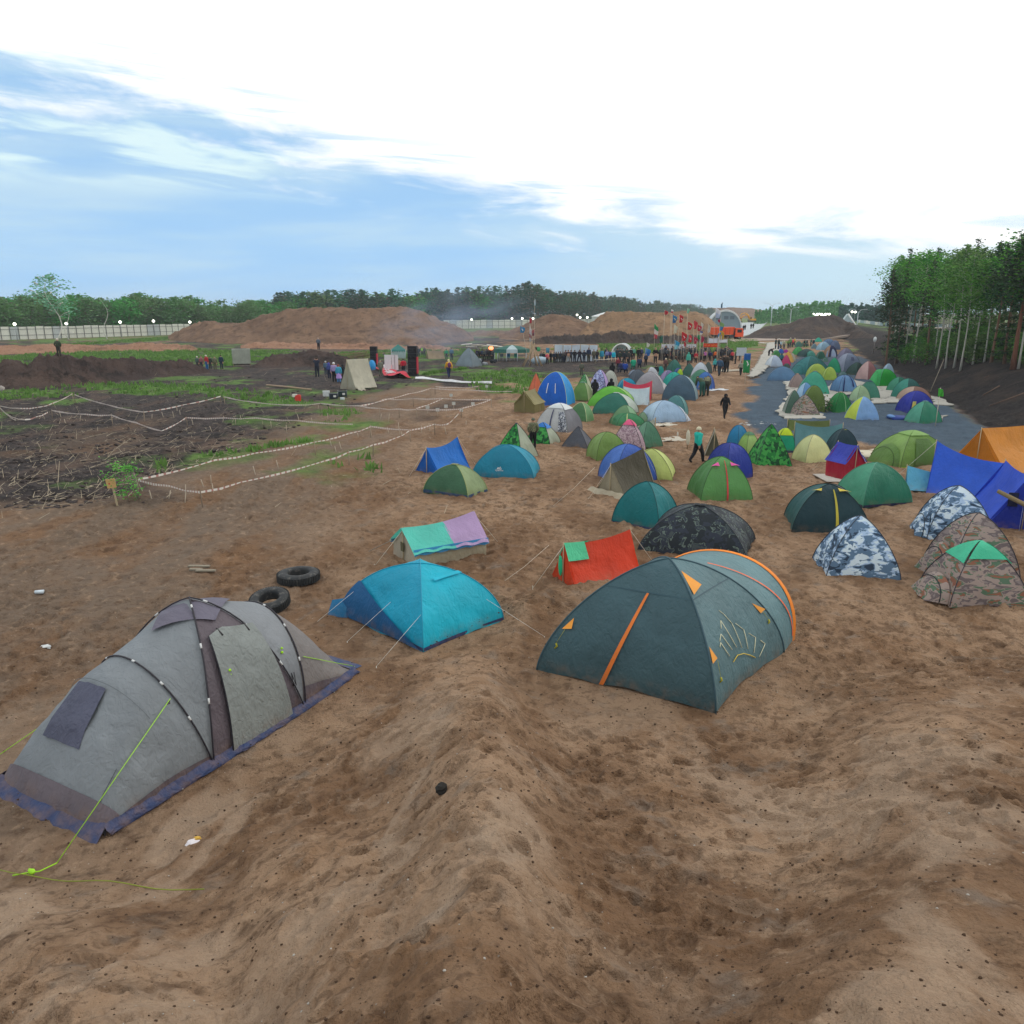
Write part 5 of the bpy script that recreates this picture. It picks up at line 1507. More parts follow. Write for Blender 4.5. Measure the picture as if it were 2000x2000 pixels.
    # left group
    root, (w_, d, h), top = ridge('L', 140, 245, 640, 600, '1470c8', '1260b4', 'crumpled bright blue tarpaulin draped over a small ridge tent', rot=-40, asp=1.25, sag=.14, fh=.92, bh=1.12, jag=.16)
    b = MB(); b.box((w_*.15, -d*.2, .12), (.7, .5, .22)); b.build('mattress', plain('a08c6c', .9), root)
    dome('L', 215, 490, 792, 800, ['3f6b4e', '8a9e72', '3f6b4e', '8a9e72'], 'dull green dome tent with light olive end panel and blue floor edge', rot=-32, asp=.62, n=2.0, band=('2e4f74', .14), pole='8f9a5e', cap=('9aa06a', .18))
    root, (w_, d, h), S = dome('L', 650, 315, 1262, 628, ['0f7f9c', '1590ac', '1386a2', '0e7690'], 'teal blue dome tent with a small white mark on its front, left of centre', rot=-10, asp=.7, n=2.0, pole='0f7890', band=('23407a', .03), sag=-.03)
    P = lambda t, a: Vector(S(0)(t, a))+Vector((0, -.03, .01))
    b = MB(); b.tube([P(.40, 1.22), P(.42, 1.17), P(.435, 1.20), P(.455, 1.15), P(.48, 1.22), P(.40, 1.22)], .016, 5); b.build('mark', plain('e8eef0', .6), root)
    text_on(root, 'Quechua', P(.375, 1.29), P(.51, 1.29), .1, up=(0, .2, 1))
    dome('L', 852, 122, 1250, 462, ['@leaf', 'a4ad98', '@leaf', '@leaf'], 'leaf camouflage pyramid tent with a pale grey green flap side', rot=-35, asp=.9, n=1.25, cap=('2c4468', .16))
    dome('L', 1128, 120, 1448, 322, ['@leaf', 'a4ad98', '@leaf', '@leaf'], 'low leaf camouflage tent with a blue cloth on top beside the camouflage jacket', rot=-28, asp=.9, n=1.5, cover=('2f7ed0', .62), bound='bright blue cloth over the low leaf camouflage tent')
    dome('D', 440, 950, 1330, 1520, ['b9bcbc', '767880', 'a8acb0', '9aa2a8'], 'grey white dome tent with a white cloth over the top and speckled side', rot=-30, asp=.95, n=2.1, cover=('dfe8f2', .62), bound='white cloth over the grey white dome tent', patch=[(0, lambda q: .72, lambda q: .99, .7, H_, '@spots')], zips=[(0, .42, .46, .6, H_, '2c3060')])
    dome('L', 1455, 152, 1752, 352, ['4e525c', '565a64', '4e525c', '3e424c'], 'small dark grey pointed tent right of the grey white dome', rot=-20, asp=1, n=1.15)
    dome('6', 218, 308, 605, 580, ['73944a', '7f9e56', '6c8c44', '7f9e56'], 'olive green round dome tent beside the dark grey pointed tent', rot=15, asp=.9, n=2.3)
    dome('6', 438, 195, 778, 520, ['@pink']*4, 'pinkish brown camouflage tent with a bright pink cloth on its top', rot=-15, asp=.95, n=1.6, cover=('f0608c', .55), bound='bright pink cloth over the pinkish camouflage tent')
    dome('6', 640, 205, 938, 455, ['4f8368', '5c9074', '4f8368', '6c9c80'], 'grey green sloping tent behind the pinkish camouflage one', rot=20, asp=1.1, n=1.6)
    ridge('6', 610, 190, 905, 392, 'a0a698', '5c5648', 'grey tarpaulin lean-to on a wooden pole beside the washing line', rot=-60, asp=1.3, sag=.06, fh=.7, bh=1.05, lines=False)
    ridge('6', 1328, 272, 1500, 545, '9d9888', '5a5a48', 'small open khaki tent in front of the person in turquoise', rot=-12, asp=1.1, sag=.02, lines=False, roof2='c4bda6')
def mid_tents():
    D = dome
    D('6', 432, 125, 776, 262, ['3c8558', '44906a', '3c8558', '3c8558'], 'green dome tent with a pale curved band behind the pink cloth', rot=10, asp=.9, n=2.4, zips=[(0, .30, .36, .4, H_, 'b8c88c')])
    D('3', 925, 1165, 1200, 1362, ['6f9a70', '7aa67c', '6f9a70', '6f9a70'], 'greyish sage green dome left of the light blue porch tent', rot=-30, asp=1, n=1.9)
    D('3', 755, 1048, 1195, 1265, ['2d7364', 'b9c6bc', '2d7364', '34806e'], 'deep teal green dome tent with a pale open porch side', rot=-24, asp=.75, n=2.0, cap=('b4c4ba', .2), band=('1c3440', .04))
    D('3', 705, 985, 1165, 1192, ['66b83e', '8ec060', '66b83e', '5aa83a'], 'lime green dome tent spreading behind the deep teal one', rot=-12, asp=.7, n=1.9)
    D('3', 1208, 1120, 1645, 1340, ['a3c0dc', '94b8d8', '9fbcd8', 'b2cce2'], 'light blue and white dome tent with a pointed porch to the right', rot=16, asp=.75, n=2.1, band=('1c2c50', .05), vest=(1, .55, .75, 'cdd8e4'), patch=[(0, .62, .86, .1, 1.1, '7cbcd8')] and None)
    D('3', 1418, 1072, 1662, 1280, ['4e8486', '5e9494', '4e8486', '5e9494'], 'teal grey dome tent just behind the light blue porch tent', rot=-20, asp=1, n=2.3)
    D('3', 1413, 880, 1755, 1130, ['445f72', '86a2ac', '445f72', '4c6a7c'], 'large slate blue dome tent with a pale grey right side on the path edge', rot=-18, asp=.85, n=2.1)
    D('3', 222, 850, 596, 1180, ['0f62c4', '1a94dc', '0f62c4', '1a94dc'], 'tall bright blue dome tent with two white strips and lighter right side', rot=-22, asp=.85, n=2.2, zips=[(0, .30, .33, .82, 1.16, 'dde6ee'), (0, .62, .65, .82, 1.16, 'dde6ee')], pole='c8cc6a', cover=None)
    ridge('3', 18, 1012, 308, 1245, '8c8458', '7c7448', 'old olive khaki canvas tent with overhanging roof left of the bright blue dome', rot=-24, asp=1.2, wall=.42, sag=.02, over=.10, lines=False, wallc='7c7448')
    D('3', 150, 865, 300, 1060, ['d8704c', 'd8704c', '33307c', 'd8704c'], 'narrow orange and navy tent behind the bright blue dome', rot=30, asp=1, n=1.2)
    D('3', 565, 945, 762, 1132, ['6c9850', '9cb080', '6c9850', '6c9850'], 'light moss green dome right of the bright blue dome', rot=-25, asp=.9, n=2.1, band=('1c2028', .06), cap=('5c8a6c', .35))
    D('3', 592, 868, 772, 1075, ['@greensmall', 'b4c0a0', '@greensmall', '@greensmall'], 'green patterned pyramid tent with a pale side stripe', rot=-28, asp=.9, n=1.4)
    D('3', 728, 830, 920, 1045, ['@floral', 'b49cd0', '@floral', '@floral'], 'lilac white patterned dome tent with a purple open door', rot=-20, asp=.9, n=1.9)
    D('3', 845, 838, 1000, 1015, ['b8bcb0', 'aab0a6', 'b8bcb0', 'b8bcb0'], 'cream grey dome tent directly behind the lilac patterned one', rot=-12, asp=.9, n=2.2)
    D('3', 530, 1140, 772, 1335, ['4c7d50', '6a9a66', '4c7d50', '5b7068'], 'moss green dome right of the grey white dome with the cloth', rot=-30, asp=.9, n=2.2, pole='c8cc9c')
    D('3', 975, 910, 1195, 1100, ['148cac', '189cba', '148cac', '148cac'], 'round turquoise blue dome behind the red cloth', rot=0, asp=.9, n=2.5)
    ridge('3', 1040, 930, 1322, 1120, 'd03a58', 'c23450', 'red cloth hung in a sagging ridge over the camp', rot=76, asp=1.7, sag=.24, lines=False, name='cloth_shelter', cat='shelter')
    ridge('3', 1035, 990, 1300, 1170, 'ccdcec', 'b8cfe2', 'white sheet tent with a turquoise corner in front of the red cloth', rot=72, asp=1.7, sag=.12, lines=False)
    D('3', 1140, 850, 1448, 1062, ['9c9aa0', 'b0aeb2', '9c9aa0', '9c9aa0'], 'beige grey dome tent behind the red cloth with a curved dark pole', rot=-15, asp=.8, n=2.0, vest=(1, .5, .5, 'bcbabc'))
    D('3', 1078, 828, 1290, 985, ['4c5866', '56626e', '4c5866', '4c5866'], 'dark slate tent with a small green patch behind the beige grey dome', rot=20, asp=.9, n=1.9, win=[(0, .45, .62, 1.0, 1.25, '2c9a6c')])
    D('3', 1225, 805, 1390, 960, ['c4c8d0', 'b8bcc6', '9a8466', '9a8466'], 'small white dome with a tan back behind the beige grey dome', rot=10, asp=.9, n=2.3)
    D('3', 1405, 852, 1640, 1030, ['12a094', '16aa9c', '12a094', '12a094'], 'bright turquoise green dome left of the slate blue dome', rot=20, asp=.9, n=2.1)
    D('3', 1380, 835, 1560, 985, ['7c78a0', '8478a4', '7c78a0', '9a8cb4'], 'dusty purple dome just left of the bright turquoise green one', rot=15, asp=.9, n=2.2)
    D('3', 1450, 735, 1605, 860, ['2c7468', '2f7c6c', '2c7468', '256458'], 'dark green dome at the front edge of the flag crowd', rot=20, asp=.9, n=1.8)
    D('3', 1555, 825, 1612, 905, ['b4d83a', 'b4d83a', 'b4d83a', 'b4d83a'], 'tiny lime yellow dome peeping between the camp tents', rot=0, asp=.9, n=2.6)
    D('3', 1592, 772, 1740, 900, ['2c6156', '336c60', '2c6156', '2c6156'], 'dark green pointed tent beside the white topped one', rot=-20, asp=.9, n=1.5)
    D('3', 1680, 760, 1860, 925, ['c3cdd8', 'a9b8c2', '3c6a5c', 'b8c4cc'], 'white topped dome with a red tip in front of the walking crowd', rot=-18, asp=1, n=1.9, cap=('b04048', .13))
    D('3', 1655, 828, 1905, 1005, ['4a8468', '5a947a', '4a8468', '4a8468'], 'grey green dome with light strips in front of the white topped one', rot=-10, asp=1, n=1.9)
    D('3', 1722, 852, 1912, 1025, ['3f74b8', '2c54a4', '3f74b8', '5a8cc8'], 'light blue patterned tent with a deep blue door by the path', rot=-25, asp=.9, n=2.2)
    D('C', 832, 445, 940, 590, ['1c9a94', '1c9a94'], 'tiny turquoise dome beside the person in the pale cap', rot=0, asp=.9, n=2.6)
    # ------------- right hand camp on the gravel
    D('4', 935, 695, 1105, 808, ['c2d2ea', 'b4c4dc', 'c2d2ea', 'd4e0f0'], 'small white dome at the front left of the gravel camp', rot=12, asp=.9, n=1.9, band=('1c2438', .06))
    D('4', 1080, 690, 1182, 800, ['c43a70', 'c43a70'], 'small pink tent between the white dome and the yellow one', rot=-20, asp=1, n=1.5)
    D('4', 1088, 660, 1212, 770, ['d8a84c', 'd8a84c'], 'small yellow tent right of the pink one', rot=-25, asp=1, n=1.5)
    D('4', 955, 800, 1248, 948, ['587fa2', '7c9cc0', '587fa2', '587fa2'], 'steel blue dome tent alone on the blue grey gravel', rot=-18, asp=.75, n=1.8, band=('22344a', .03))
    D('4', 1155, 870, 1312, 1018, ['a08c86', 'a4908a', 'a08c86', 'a08c86'], 'small tan dome right of the steel blue dome', rot=-10, asp=.9, n=1.9, band=('2c2c34', .10), cap=('bd927a', .25))
    D('A', 600, 530, 1370, 900, ['1f6a68', '236f70', '1f6a68', '28787a'], 'large dark teal tent with several white lines in the gravel camp', rot=18, asp=.9, n=1.7, vest=(3, .6, .6, '1f7070'))
    D('A', 898, 680, 1310, 960, ['a5bd52', 'aec65c'], 'yellow green dome, left one of a joined pair', rot=-10, asp=.9, n=2.3)
    D('A', 1200, 740, 1490, 1010, ['a9c456', 'b0ca5e'], 'yellow green dome, right one of a joined pair', rot=-10, asp=.9, n=2.3, band=('26302c', .08))
    D('4', 1240, 845, 1545, 1085, ['3c9c80', '4aa88c', '3c9c80', '58b098'], 'mint green arched tent with a dark top vent in the gravel camp', rot=-20, asp=1, n=1.7, cap=('5a7a7c', .22))
    D('4', 1222, 952, 1400, 1120, ['6a9ccc', '88b4dc', '6a9ccc', 'a8cce8'], 'light blue tent hidden behind the olive arched one', rot=10, asp=1, n=2.0)
    D('4', 1270, 980, 1505, 1245, ['5d7434', '8c9c5c', '5d7434', '6c8440'], 'olive green arched tent behind the brown camouflage pyramid', rot=-12, asp=1, n=2.3)
    D('4', 1095, 1025, 1300, 1275, ['4c6c5c', '4c6c5c', '4c6c5c', '8c988c'], 'grey green open flap tent left of the brown camouflage pyramid', rot=-10, asp=1, n=1.6)
    D('4', 1140, 1062, 1462, 1290, ['@wood']*4, 'brown camouflage pyramid tent standing on a pale sheet', rot=6, asp=.85, n=1.35)
    D('4', 1505, 1042, 1762, 1248, ['1f7c3c', '2a8a48', '1f7c3c', '2a8c4c'], 'bright green dome with a pale top and white strip on the gravel', rot=10, asp=.9, n=1.9, cap=('c4bc94', .2), zips=[(0, .60, .63, .3, H_, 'a8d8a0')])
    D('B', 360, 705, 865, 1070, ['84aee0', '8cb4e4', '84aee0', 'cade50'], 'pale blue dome with a yellow left side and navy floor on the gravel', rot=8, asp=.85, n=1.75, band=('18225c', .10), pole='8ab0dc')
    D('B', 428, 540, 742, 785, ['9cb890', 'a4c098', '9cb890', 'a8c49c'], 'pale sage green dome right behind the pale blue and yellow one', rot=10, asp=.95, n=2.0)
    D('B', 540, 470, 882, 762, ['3c806c', '468a78', '3c806c', '3c806c'], 'dark sea green dome behind the pale sage one', rot=-20, asp=.9, n=1.9, cap=('2c4c58', .35))
    D('B', 150, 390, 548, 660, ['6a94c0', '7ca4cc', '6a94c0', '5c88b4'], 'powder blue dome crossed by navy bands in the gravel camp', rot=8, asp=.85, n=2.4, pole='1c2c60', zips=[(0, .20, .27, .1, H_, '1f2c64'), (0, .78, .86, .1, 1.2, '1f2c64')], band=('1c2a66', .12))
    D('B', 712, 300, 1145, 580, ['1c9a34', '24a63c', '1c9a34', '46a86c'], 'vivid green tent with a raised flap on its left', rot=12, asp=.8, n=2.3, vest=(3, .5, 1.05, '3aa85c'), band=('14402a', .03))
    D('B', 520, 190, 850, 465, ['b07c7c', 'b88484', 'b07c7c', 'c4a4a0'], 'dusty pink tent leaning beside the dark green ridge', rot=30, asp=.9, n=1.8)
    D('B', 375, 205, 690, 400, ['2a4a44', '2f524a', '2a4a44', '2a4a44'], 'very dark green low tent left of the dusty pink one', rot=30, asp=.9, n=1.8)
    D('A', 1425, 480, 1945, 835, ['7f8ca4', '8a94a8', '7f8ca4', '8c94a8'], 'big grey lilac tent with a square dark window in the gravel camp', rot=12, asp=.9, n=2.3, win=[(0, .40, .66, .66, .92, '5c6484')])
    D('A', 1460, 388, 1830, 700, ['84809a', '8c88a0', '84809a', '7c7890'], 'grey lilac rear half of the big windowed tent', rot=12, asp=.9, n=2.2)
    D('A', 1278, 570, 1565, 865, ['1f9c70', '24a678', '22965c', '26a884'], 'sea green leaning tent left of the big grey lilac one', rot=-25, asp=.8, n=1.8)
    D('B', 965, 420, 1310, 650, ['2f7c64', '38886c', '2f7c64', '3c8c70'], 'dark green arched tent at the right edge of the gravel camp', rot=25, asp=.8, n=2.2)
    D('B', 1030, 440, 1500, 765, ['26605c', '2c6a64', '26605c', '3a8c7c'], 'deep teal arched tent overlapping the dark green one', rot=25, asp=.8, n=2.2)
    D('B', 1105, 555, 1625, 800, ['8c6a5c', '947264', '8c6a5c', 'b49c8c'], 'reddish brown and tan arched tent behind the navy blue dome', rot=20, asp=.8, n=2.4)
    D('B', 1098, 620, 1668, 962, ['1f2f9c', '2638ac', '1f2f9c', '1f2f9c'], 'navy blue dome with one yellow window at its left', rot=10, asp=.8, n=2.2, win=[(0, .03, .20, .95, 1.4, 'c8bc5c')])
    D('B', 1225, 765, 1782, 1112, ['33896c', '3c9474', '33896c', '56a68c'], 'sea green dome in front of the navy blue dome at the gravel end', rot=14, asp=.8, n=1.8, band=('1c2c34', .03), cap=('5c8a94', .25))
    D('A', 250, 425, 430, 545, ['3c8c4c', '3c8c4c'], 'tiny green dome at the far left of the gravel camp by the bending person', rot=10, asp=.9, n=2.0)
    D('A', 640, 360, 870, 515, ['3ea054', '48aa60'], 'bright green far tent in the back rows of the gravel camp', rot=25, asp=.8, n=1.9)
    D('A', 728, 400, 1095, 555, ['1f4a4a', '245252'], 'blackish green far tent in the back rows of the gravel camp', rot=22, asp=.8, n=1.9)
    D('A', 895, 435, 1095, 560, ['4c9c8c', '54a896'], 'pale teal far tent in front of the blackish green one', rot=15, asp=.8, n=1.9)
    D('A', 1085, 440, 1275, 600, ['2c6c58', '32765f'], 'dark green far tent with a white arc on top', rot=0, asp=.8, n=2.0, cap=('c8d0d0', .3))
    D('A', 1225, 335, 1500, 560, ['26305c', '2c3868', '26305c', 'a4846c'], 'navy far dome in the middle of the back rows', rot=20, asp=.8, n=2.2)
    D('A', 1255, 385, 1478, 560, ['b0c0dc', 'd8cc80'], 'white and pale yellow small dome in front of the navy far dome', rot=-10, asp=.8, n=2.2)
    D('A', 1090, 265, 1380, 430, ['8cb0c8', '7ca4c0', '8cb0c8', '9cc0d4'], 'pale blue far tent with white panels near the road', rot=15, asp=.8, n=2.0)
    D('A', 1180, 212, 1475, 380, ['4c7098', '5a7ca4'], 'steel blue far tent at the end of the gravel camp', rot=15, asp=.8, n=2.2)
    D('A', 1062, 185, 1215, 270, ['1fae94', '1fae94'], 'tiny bright turquoise tent closest to the road', rot=0, asp=.8, n=1.6)
    D('A', 690, 255, 840, 370, ['4c7c70', '4c7c70'], 'tiny grey green tent among the far people', rot=0, asp=.8, n=2.0)
    D('A', 380, 402, 492, 485, ['2464c0', '2464c0'], 'tiny royal blue tent beside the magenta one', rot=0, asp=.8, n=2.4)
    D('A', 480, 410, 572, 475, ['a81c9c', 'a81c9c'], 'tiny magenta tent beside the royal blue one', rot=0, asp=.8, n=2.4)
    D('A', 472, 672, 612, 765, ['4c6058', '4c6058'], 'tiny dull olive dome beside the steel blue dome', rot=0, asp=.8, n=2.2)
    D('5', 1268, 1172, 1456, 1258, ['a4bcd0', 'a4bcd0', 'a4bcd0', 'a4bcd0'], 'low white blue dome tent alone on the bank by the right wood', rot=8, asp=.8, n=2.0)
    for fr, box, c, lab, rt in (('A', (1480, 835, 1700, 930), '3c6460', 'dark grey green low tent below the big grey lilac one', 20), ('A', (1210, 560, 1330, 660), '5c8c7c', 'small muted green tent left of the sea green leaning one', 0),
        ('B', (250, 335, 420, 470), '5a7c80', 'grey teal tent top just behind the powder blue dome', 10), ('A', (1330, 235, 1560, 420), '5c6c8c', 'grey blue far tent beside the white paneled one', 15), ('A', (820, 240, 960, 350), '4c6c58', 'dull green far tent behind the people in black', 0),
        ('B', (330, 480, 560, 640), '56a08c', 'mint tent between the powder blue and pale sage domes', 15), ('C', (380, 500, 560, 600), '7c8ca0', 'grey blue low tent left of the small white dome', 10), ('C', (700, 520, 860, 690), '3c7c5c', 'green tent wedge right of the small white dome', 20),
        ('C', (1560, 380, 1700, 560), '4c5c58', 'dark grey tent right of the white topped dome', -20), ('C', (1080, 470, 1240, 590), '3c5c98', 'blue tent slope above the bright turquoise green dome', 10), ('6', (700, 120, 800, 215), '88a888', 'pale green tent tip behind the curved band dome', 0),
        ('B', (860, 395, 1010, 520), '4c8c70', 'green tent between the vivid green and the dark arched ones', 15), ('A', (560, 480, 720, 640), 'b4b09c', 'small cream tent behind the yellow one', -20), ('A', (1000, 300, 1120, 400), '6c8c98', 'pale grey blue far tent in the back rows', 0)):
        D(fr, *box, [c]*4, lab, rot=rt, asp=.85, n=2.0)
    # ------------- camp behind, left of the path: shelters by the stage
    root, (w_, d, h), top = ridge('F', 215, 530, 850, 1075, 'b9b5a2', 'a8a492', 'tall cream canvas tent leaning open by the stage', rot=-42, asp=1.0, sag=.0, lines=False, jag=.05, lift=0.12)
    b = MB(); rows = [[(w_*.5+.02*i+.35*q, d*(-.5+.30*i/6), .35*(1-q)+.05*sin(i*2.)) for q in (0, .4, 1)] for i in range(7)]
    b.grid(rows); b.build('loose_flap', cloth('b9b5a2'), root)
    u0, v0 = px('G', 437, 245); u1, v1 = px('G', 665, 470)
    x, y, z, w_, d, h = fit(lambda a, b_, c: np.array([(sx*a/2, sy*b_/2, zz) for sx in (-1, 1) for sy in (-1, 1) for zz in (0, c)]), (u0, v0, u1, v1), asp=.7, rz=R(18))
    t = thing('canvas_booth', (x, y, z), 'box shaped pale grey canvas booth standing on low supports at the left', 'booth', R(18))
    b = MB()
    for k, (ax, ay, bx, by) in enumerate(((-1, -1, 1, -1), (1, -1, 1, 1), (1, 1, -1, 1), (-1, 1, -1, -1))):
        b.grid([[((ax+(bx-ax)*j/8)*w_/2+.04*sin(j*2.2+q*3), (ay+(by-ay)*j/8)*d/2, h*(.22+.78*q)-.06*(q == 0)*abs(sin(j*1.7))) for j in range(9)] for q in np.linspace(0, 1, 6)])
    b.grid([[(x_*w_/2, y_*d/2, h*(1-.03*(1-x_*x_))) for x_ in np.linspace(-1, 1, 5)] for y_ in np.linspace(-1, 1, 4)])
    b.build('canvas', cloth('a4a89c'), t)
    for sx in (-1, 1):
        for sy in (-1, 1):
            b = MB(); b.tube([(sx*w_*.47, sy*d*.47, -.1), (sx*w_*.47, sy*d*.47, h)], .04, 6); b.build('leg', wood(), t)
    b = MB(); b.box((0, 0, h*.16), (w_*.9, d*.9, .12)); b.build('deck', wood('4c463e'), t)
# ================================================================== people
def person_templates():
    def base():
        J = {}
        J['pelvis'] = ((0, 0, .95), (.145, .11)); J['belly'] = ((0, 0, 1.10), (.14, .115)); J['chest'] = ((0, .005, 1.30), (.165, .125)); J['collar'] = ((0, .01, 1.44), (.11, .085))
        J['neck'] = ((0, .0, 1.50), (.055, .055)); J['jaw'] = ((0, -.02, 1.565), (.062, .075)); J['skull'] = ((0, -.005, 1.64), (.078, .098)); J['crown'] = ((0, .005, 1.705), (.06, .075)); J['nose'] = ((0, -.112, 1.61), (.012, .014))
        for s, n in ((-1, 'l'), (1, 'r')):
            J['ear'+n] = ((s*.085, .0, 1.615), (.012, .016))
            J['sho'+n] = ((s*.175, .0, 1.405), (.078, .075)); J['elb'+n] = ((s*.245, .02, 1.13), (.056, .056)); J['wri'+n] = ((s*.255, -.05, .90), (.038, .038)); J['pal'+n] = ((s*.255, -.07, .82), (.026, .040))
            J['hip'+n] = ((s*.09, 0, .88), (.10, .10)); J['kne'+n] = ((s*.105, -.02, .49), (.067, .07)); J['ank'+n] = ((s*.11, .02, .11), (.048, .05)); J['toe'+n] = ((s*.125, -.15, .045), (.045, .032))
        for q, (p, r) in list(J.items()):
            f = 1.12 if q in ('skull', 'crown', 'jaw', 'nose', 'earl', 'earr', 'pall', 'palr') else 1.36
            J[q] = (p, (r[0]*f, r[1]*f))
        return J
    E = [('pelvis', 'belly'), ('belly', 'chest'), ('chest', 'collar'), ('collar', 'neck'), ('neck', 'jaw'), ('jaw', 'skull'), ('skull', 'crown'), ('skull', 'nose')]
    for n in 'lr': E += [('skull', 'ear'+n), ('collar', 'sho'+n), ('sho'+n, 'elb'+n), ('elb'+n, 'wri'+n), ('wri'+n, 'pal'+n), ('pelvis', 'hip'+n), ('hip'+n, 'kne'+n), ('kne'+n, 'ank'+n), ('ank'+n, 'toe'+n)]
    def mv(J, **k):
        for a, p in k.items(): J[a] = (p, J[a][1])
        return J
    poses = {}
    poses['stand'] = base()
    poses['hands_in_pockets'] = mv(base(), elbl=(-.29, .06, 1.16), wril=(-.21, -.06, .97), pall=(-.17, -.10, .93), elbr=(.29, .06, 1.16), wrir=(.21, -.06, .97), palr=(.17, -.10, .93))
    poses['arms_folded'] = mv(base(), elbl=(-.25, -.06, 1.15), wril=(-.05, -.19, 1.21), pall=(.05, -.19, 1.22), elbr=(.25, -.06, 1.15), wrir=(.06, -.21, 1.17), palr=(-.03, -.21, 1.17), kner=(.13, -.05, .49), ankr=(.17, -.02, .11), toer=(.21, -.18, .045))
    poses['walk'] = mv(base(), knel=(-.10, -.20, .52), ankl=(-.10, -.24, .12), toel=(-.11, -.41, .07), kner=(.10, .10, .50), ankr=(.10, .33, .17), toer=(.11, .20, .05), elbl=(-.26, .12, 1.15), wril=(-.27, .10, .92), pall=(-.27, .10, .84), elbr=(.26, -.05, 1.13), wrir=(.27, -.20, .95), palr=(.27, -.25, .88))
    poses['legs_apart'] = mv(base(), hipl=(-.10, 0, .88), hipr=(.10, 0, .88), knel=(-.20, -.02, .48), ankl=(-.29, .0, .10), toel=(-.33, -.15, .045), kner=(.20, -.02, .48), ankr=(.29, 0, .10), toer=(.33, -.15, .045), elbl=(-.30, .04, 1.18), wril=(-.16, -.12, 1.10), pall=(-.09, -.16, 1.10), elbr=(.30, .04, 1.18), wrir=(.16, -.12, 1.10), palr=(.09, -.16, 1.10))
    poses['hands_up'] = mv(base(), elbl=(-.24, -.18, 1.33), wril=(-.13, -.28, 1.52), pall=(-.09, -.29, 1.58), elbr=(.24, -.18, 1.33), wrir=(.13, -.28, 1.52), palr=(.09, -.29, 1.58))
    b = mv(base(), belly=(0, -.10, 1.07), chest=(0, -.30, 1.17), collar=(0, -.42, 1.22), neck=(0, -.48, 1.24), jaw=(0, -.54, 1.22), skull=(0, -.62, 1.25), crown=(0, -.68, 1.27), nose=(0, -.66, 1.14), earl=(-.085, -.61, 1.24), earr=(.085, -.61, 1.24),
           shol=(-.17, -.38, 1.19), shor=(.17, -.38, 1.19), elbl=(-.20, -.45, .93), elbr=(.20, -.45, .93), wril=(-.15, -.55, .73), wrir=(.15, -.55, .73), pall=(-.13, -.58, .66), palr=(.13, -.58, .66))
    poses['bend'] = b
    s = base(); sit = {}
    for k, (p, r) in s.items(): sit[k] = ((p[0], p[1], p[2]-.47), r)
    mv(sit, hipl=(-.10, -.03, .43), hipr=(.10, -.03, .43), knel=(-.14, -.42, .47), kner=(.14, -.42, .47), ankl=(-.13, -.40, .11), ankr=(.13, -.40, .11), toel=(-.14, -.56, .045), toer=(.14, -.56, .045), elbl=(-.25, -.10, .70), elbr=(.25, -.10, .70), wril=(-.14, -.32, .58), wrir=(.14, -.32, .58), pall=(-.10, -.39, .57), palr=(.10, -.39, .57))
    poses['sit'] = sit
    out = {}
    lab = {}
    for a, c in E:
        k = 1
        if c in ('jaw', 'skull', 'crown', 'nose', 'earl', 'earr', 'pall', 'palr'): k = 0
        if c.startswith(('hip', 'kne', 'ank')): k = 2
        if c.startswith('toe'): k = 3
        lab[(a, c)] = k
    for nm, J in poses.items():
        verts, radii, edges, segs = [], [], [], []
        names = list(J); idx = {k: i for i, k in enumerate(names)}
        for k in names: verts.append(J[k][0]); radii.append(J[k][1])
        for a, c in E: edges.append((idx[a], idx[c])); segs.append((np.array(J[a][0]), np.array(J[c][0]), lab[(a, c)]))
        # five fingers on each palm
        for n, sg in (('l', -1), ('r', 1)):
            P = Vector(J['pal'+n][0]); Wv = Vector(J['wri'+n][0]); D = (P-Wv).normalized()
            A = D.cross(Vector((1, 0, 0) if abs(D.x) < .8 else (0, 0, 1))).normalized(); Q = D.cross(A).normalized()
            for q, (off, ln) in enumerate(((-.03, .062), (-.01, .072), (.01, .068), (.028, .054))):
                i0 = len(verts); p1 = P+A*off+D*.035; p2 = p1+D*ln*.5+Q*.008*sg; p3 = p2+D*ln*.4+Q*.022*sg
                verts += [tuple(p1), tuple(p2), tuple(p3)]; radii += [(.010, .010), (.009, .009), (.008, .008)]
                edges += [(idx['pal'+n], i0), (i0, i0+1), (i0+1, i0+2)]; segs.append((np.array(p1), np.array(p3), 0))
            i0 = len(verts); p1 = Wv.lerp(P, .6)-A*.045; p2 = p1-A*.012+D*.035
            verts += [tuple(p1), tuple(p2)]; radii += [(.011, .011), (.009, .009)]; edges += [(idx['pal'+n], i0), (i0, i0+1)]; segs.append((np.array(p1), np.array(p2), 0))
        me = bpy.data.meshes.new('sk'); me.from_pydata(verts, edges, [])
        o = bpy.data.objects.new('sk', me); COL.objects.link(o)
        md = o.modifiers.new('s', 'SKIN')
        for i, r in enumerate(radii): me.skin_vertices[0].data[i].radius = r
        me.skin_vertices[0].data[0].use_root = True
        md.use_smooth_shade = True
        sb = o.modifiers.new('u', 'SUBSURF'); sb.levels = 1
        dg = bpy.context.evaluated_depsgraph_get(); m2 = bpy.data.meshes.new_from_object(o.evaluated_get(dg)); m2.name = 'body'
        bpy.data.objects.remove(o)
        m2.materials.clear()
        for q in range(4): m2.materials.append(None)
        C = np.array([p.center[:] for p in m2.polygons]); best = np.full(len(C), 1e9); li = np.zeros(len(C), int)
        for a, c, k in segs:
            d = c-a; t = np.clip(((C-a)@d)/(d@d), 0, 1); dist = np.linalg.norm(C-(a+t[:, None]*d), axis=1)
            m = dist < best; best[m] = dist[m]; li[m] = k
        m2.polygons.foreach_set('material_index', li.astype(np.int32)); m2.update()
        out[nm] = (m2, J)
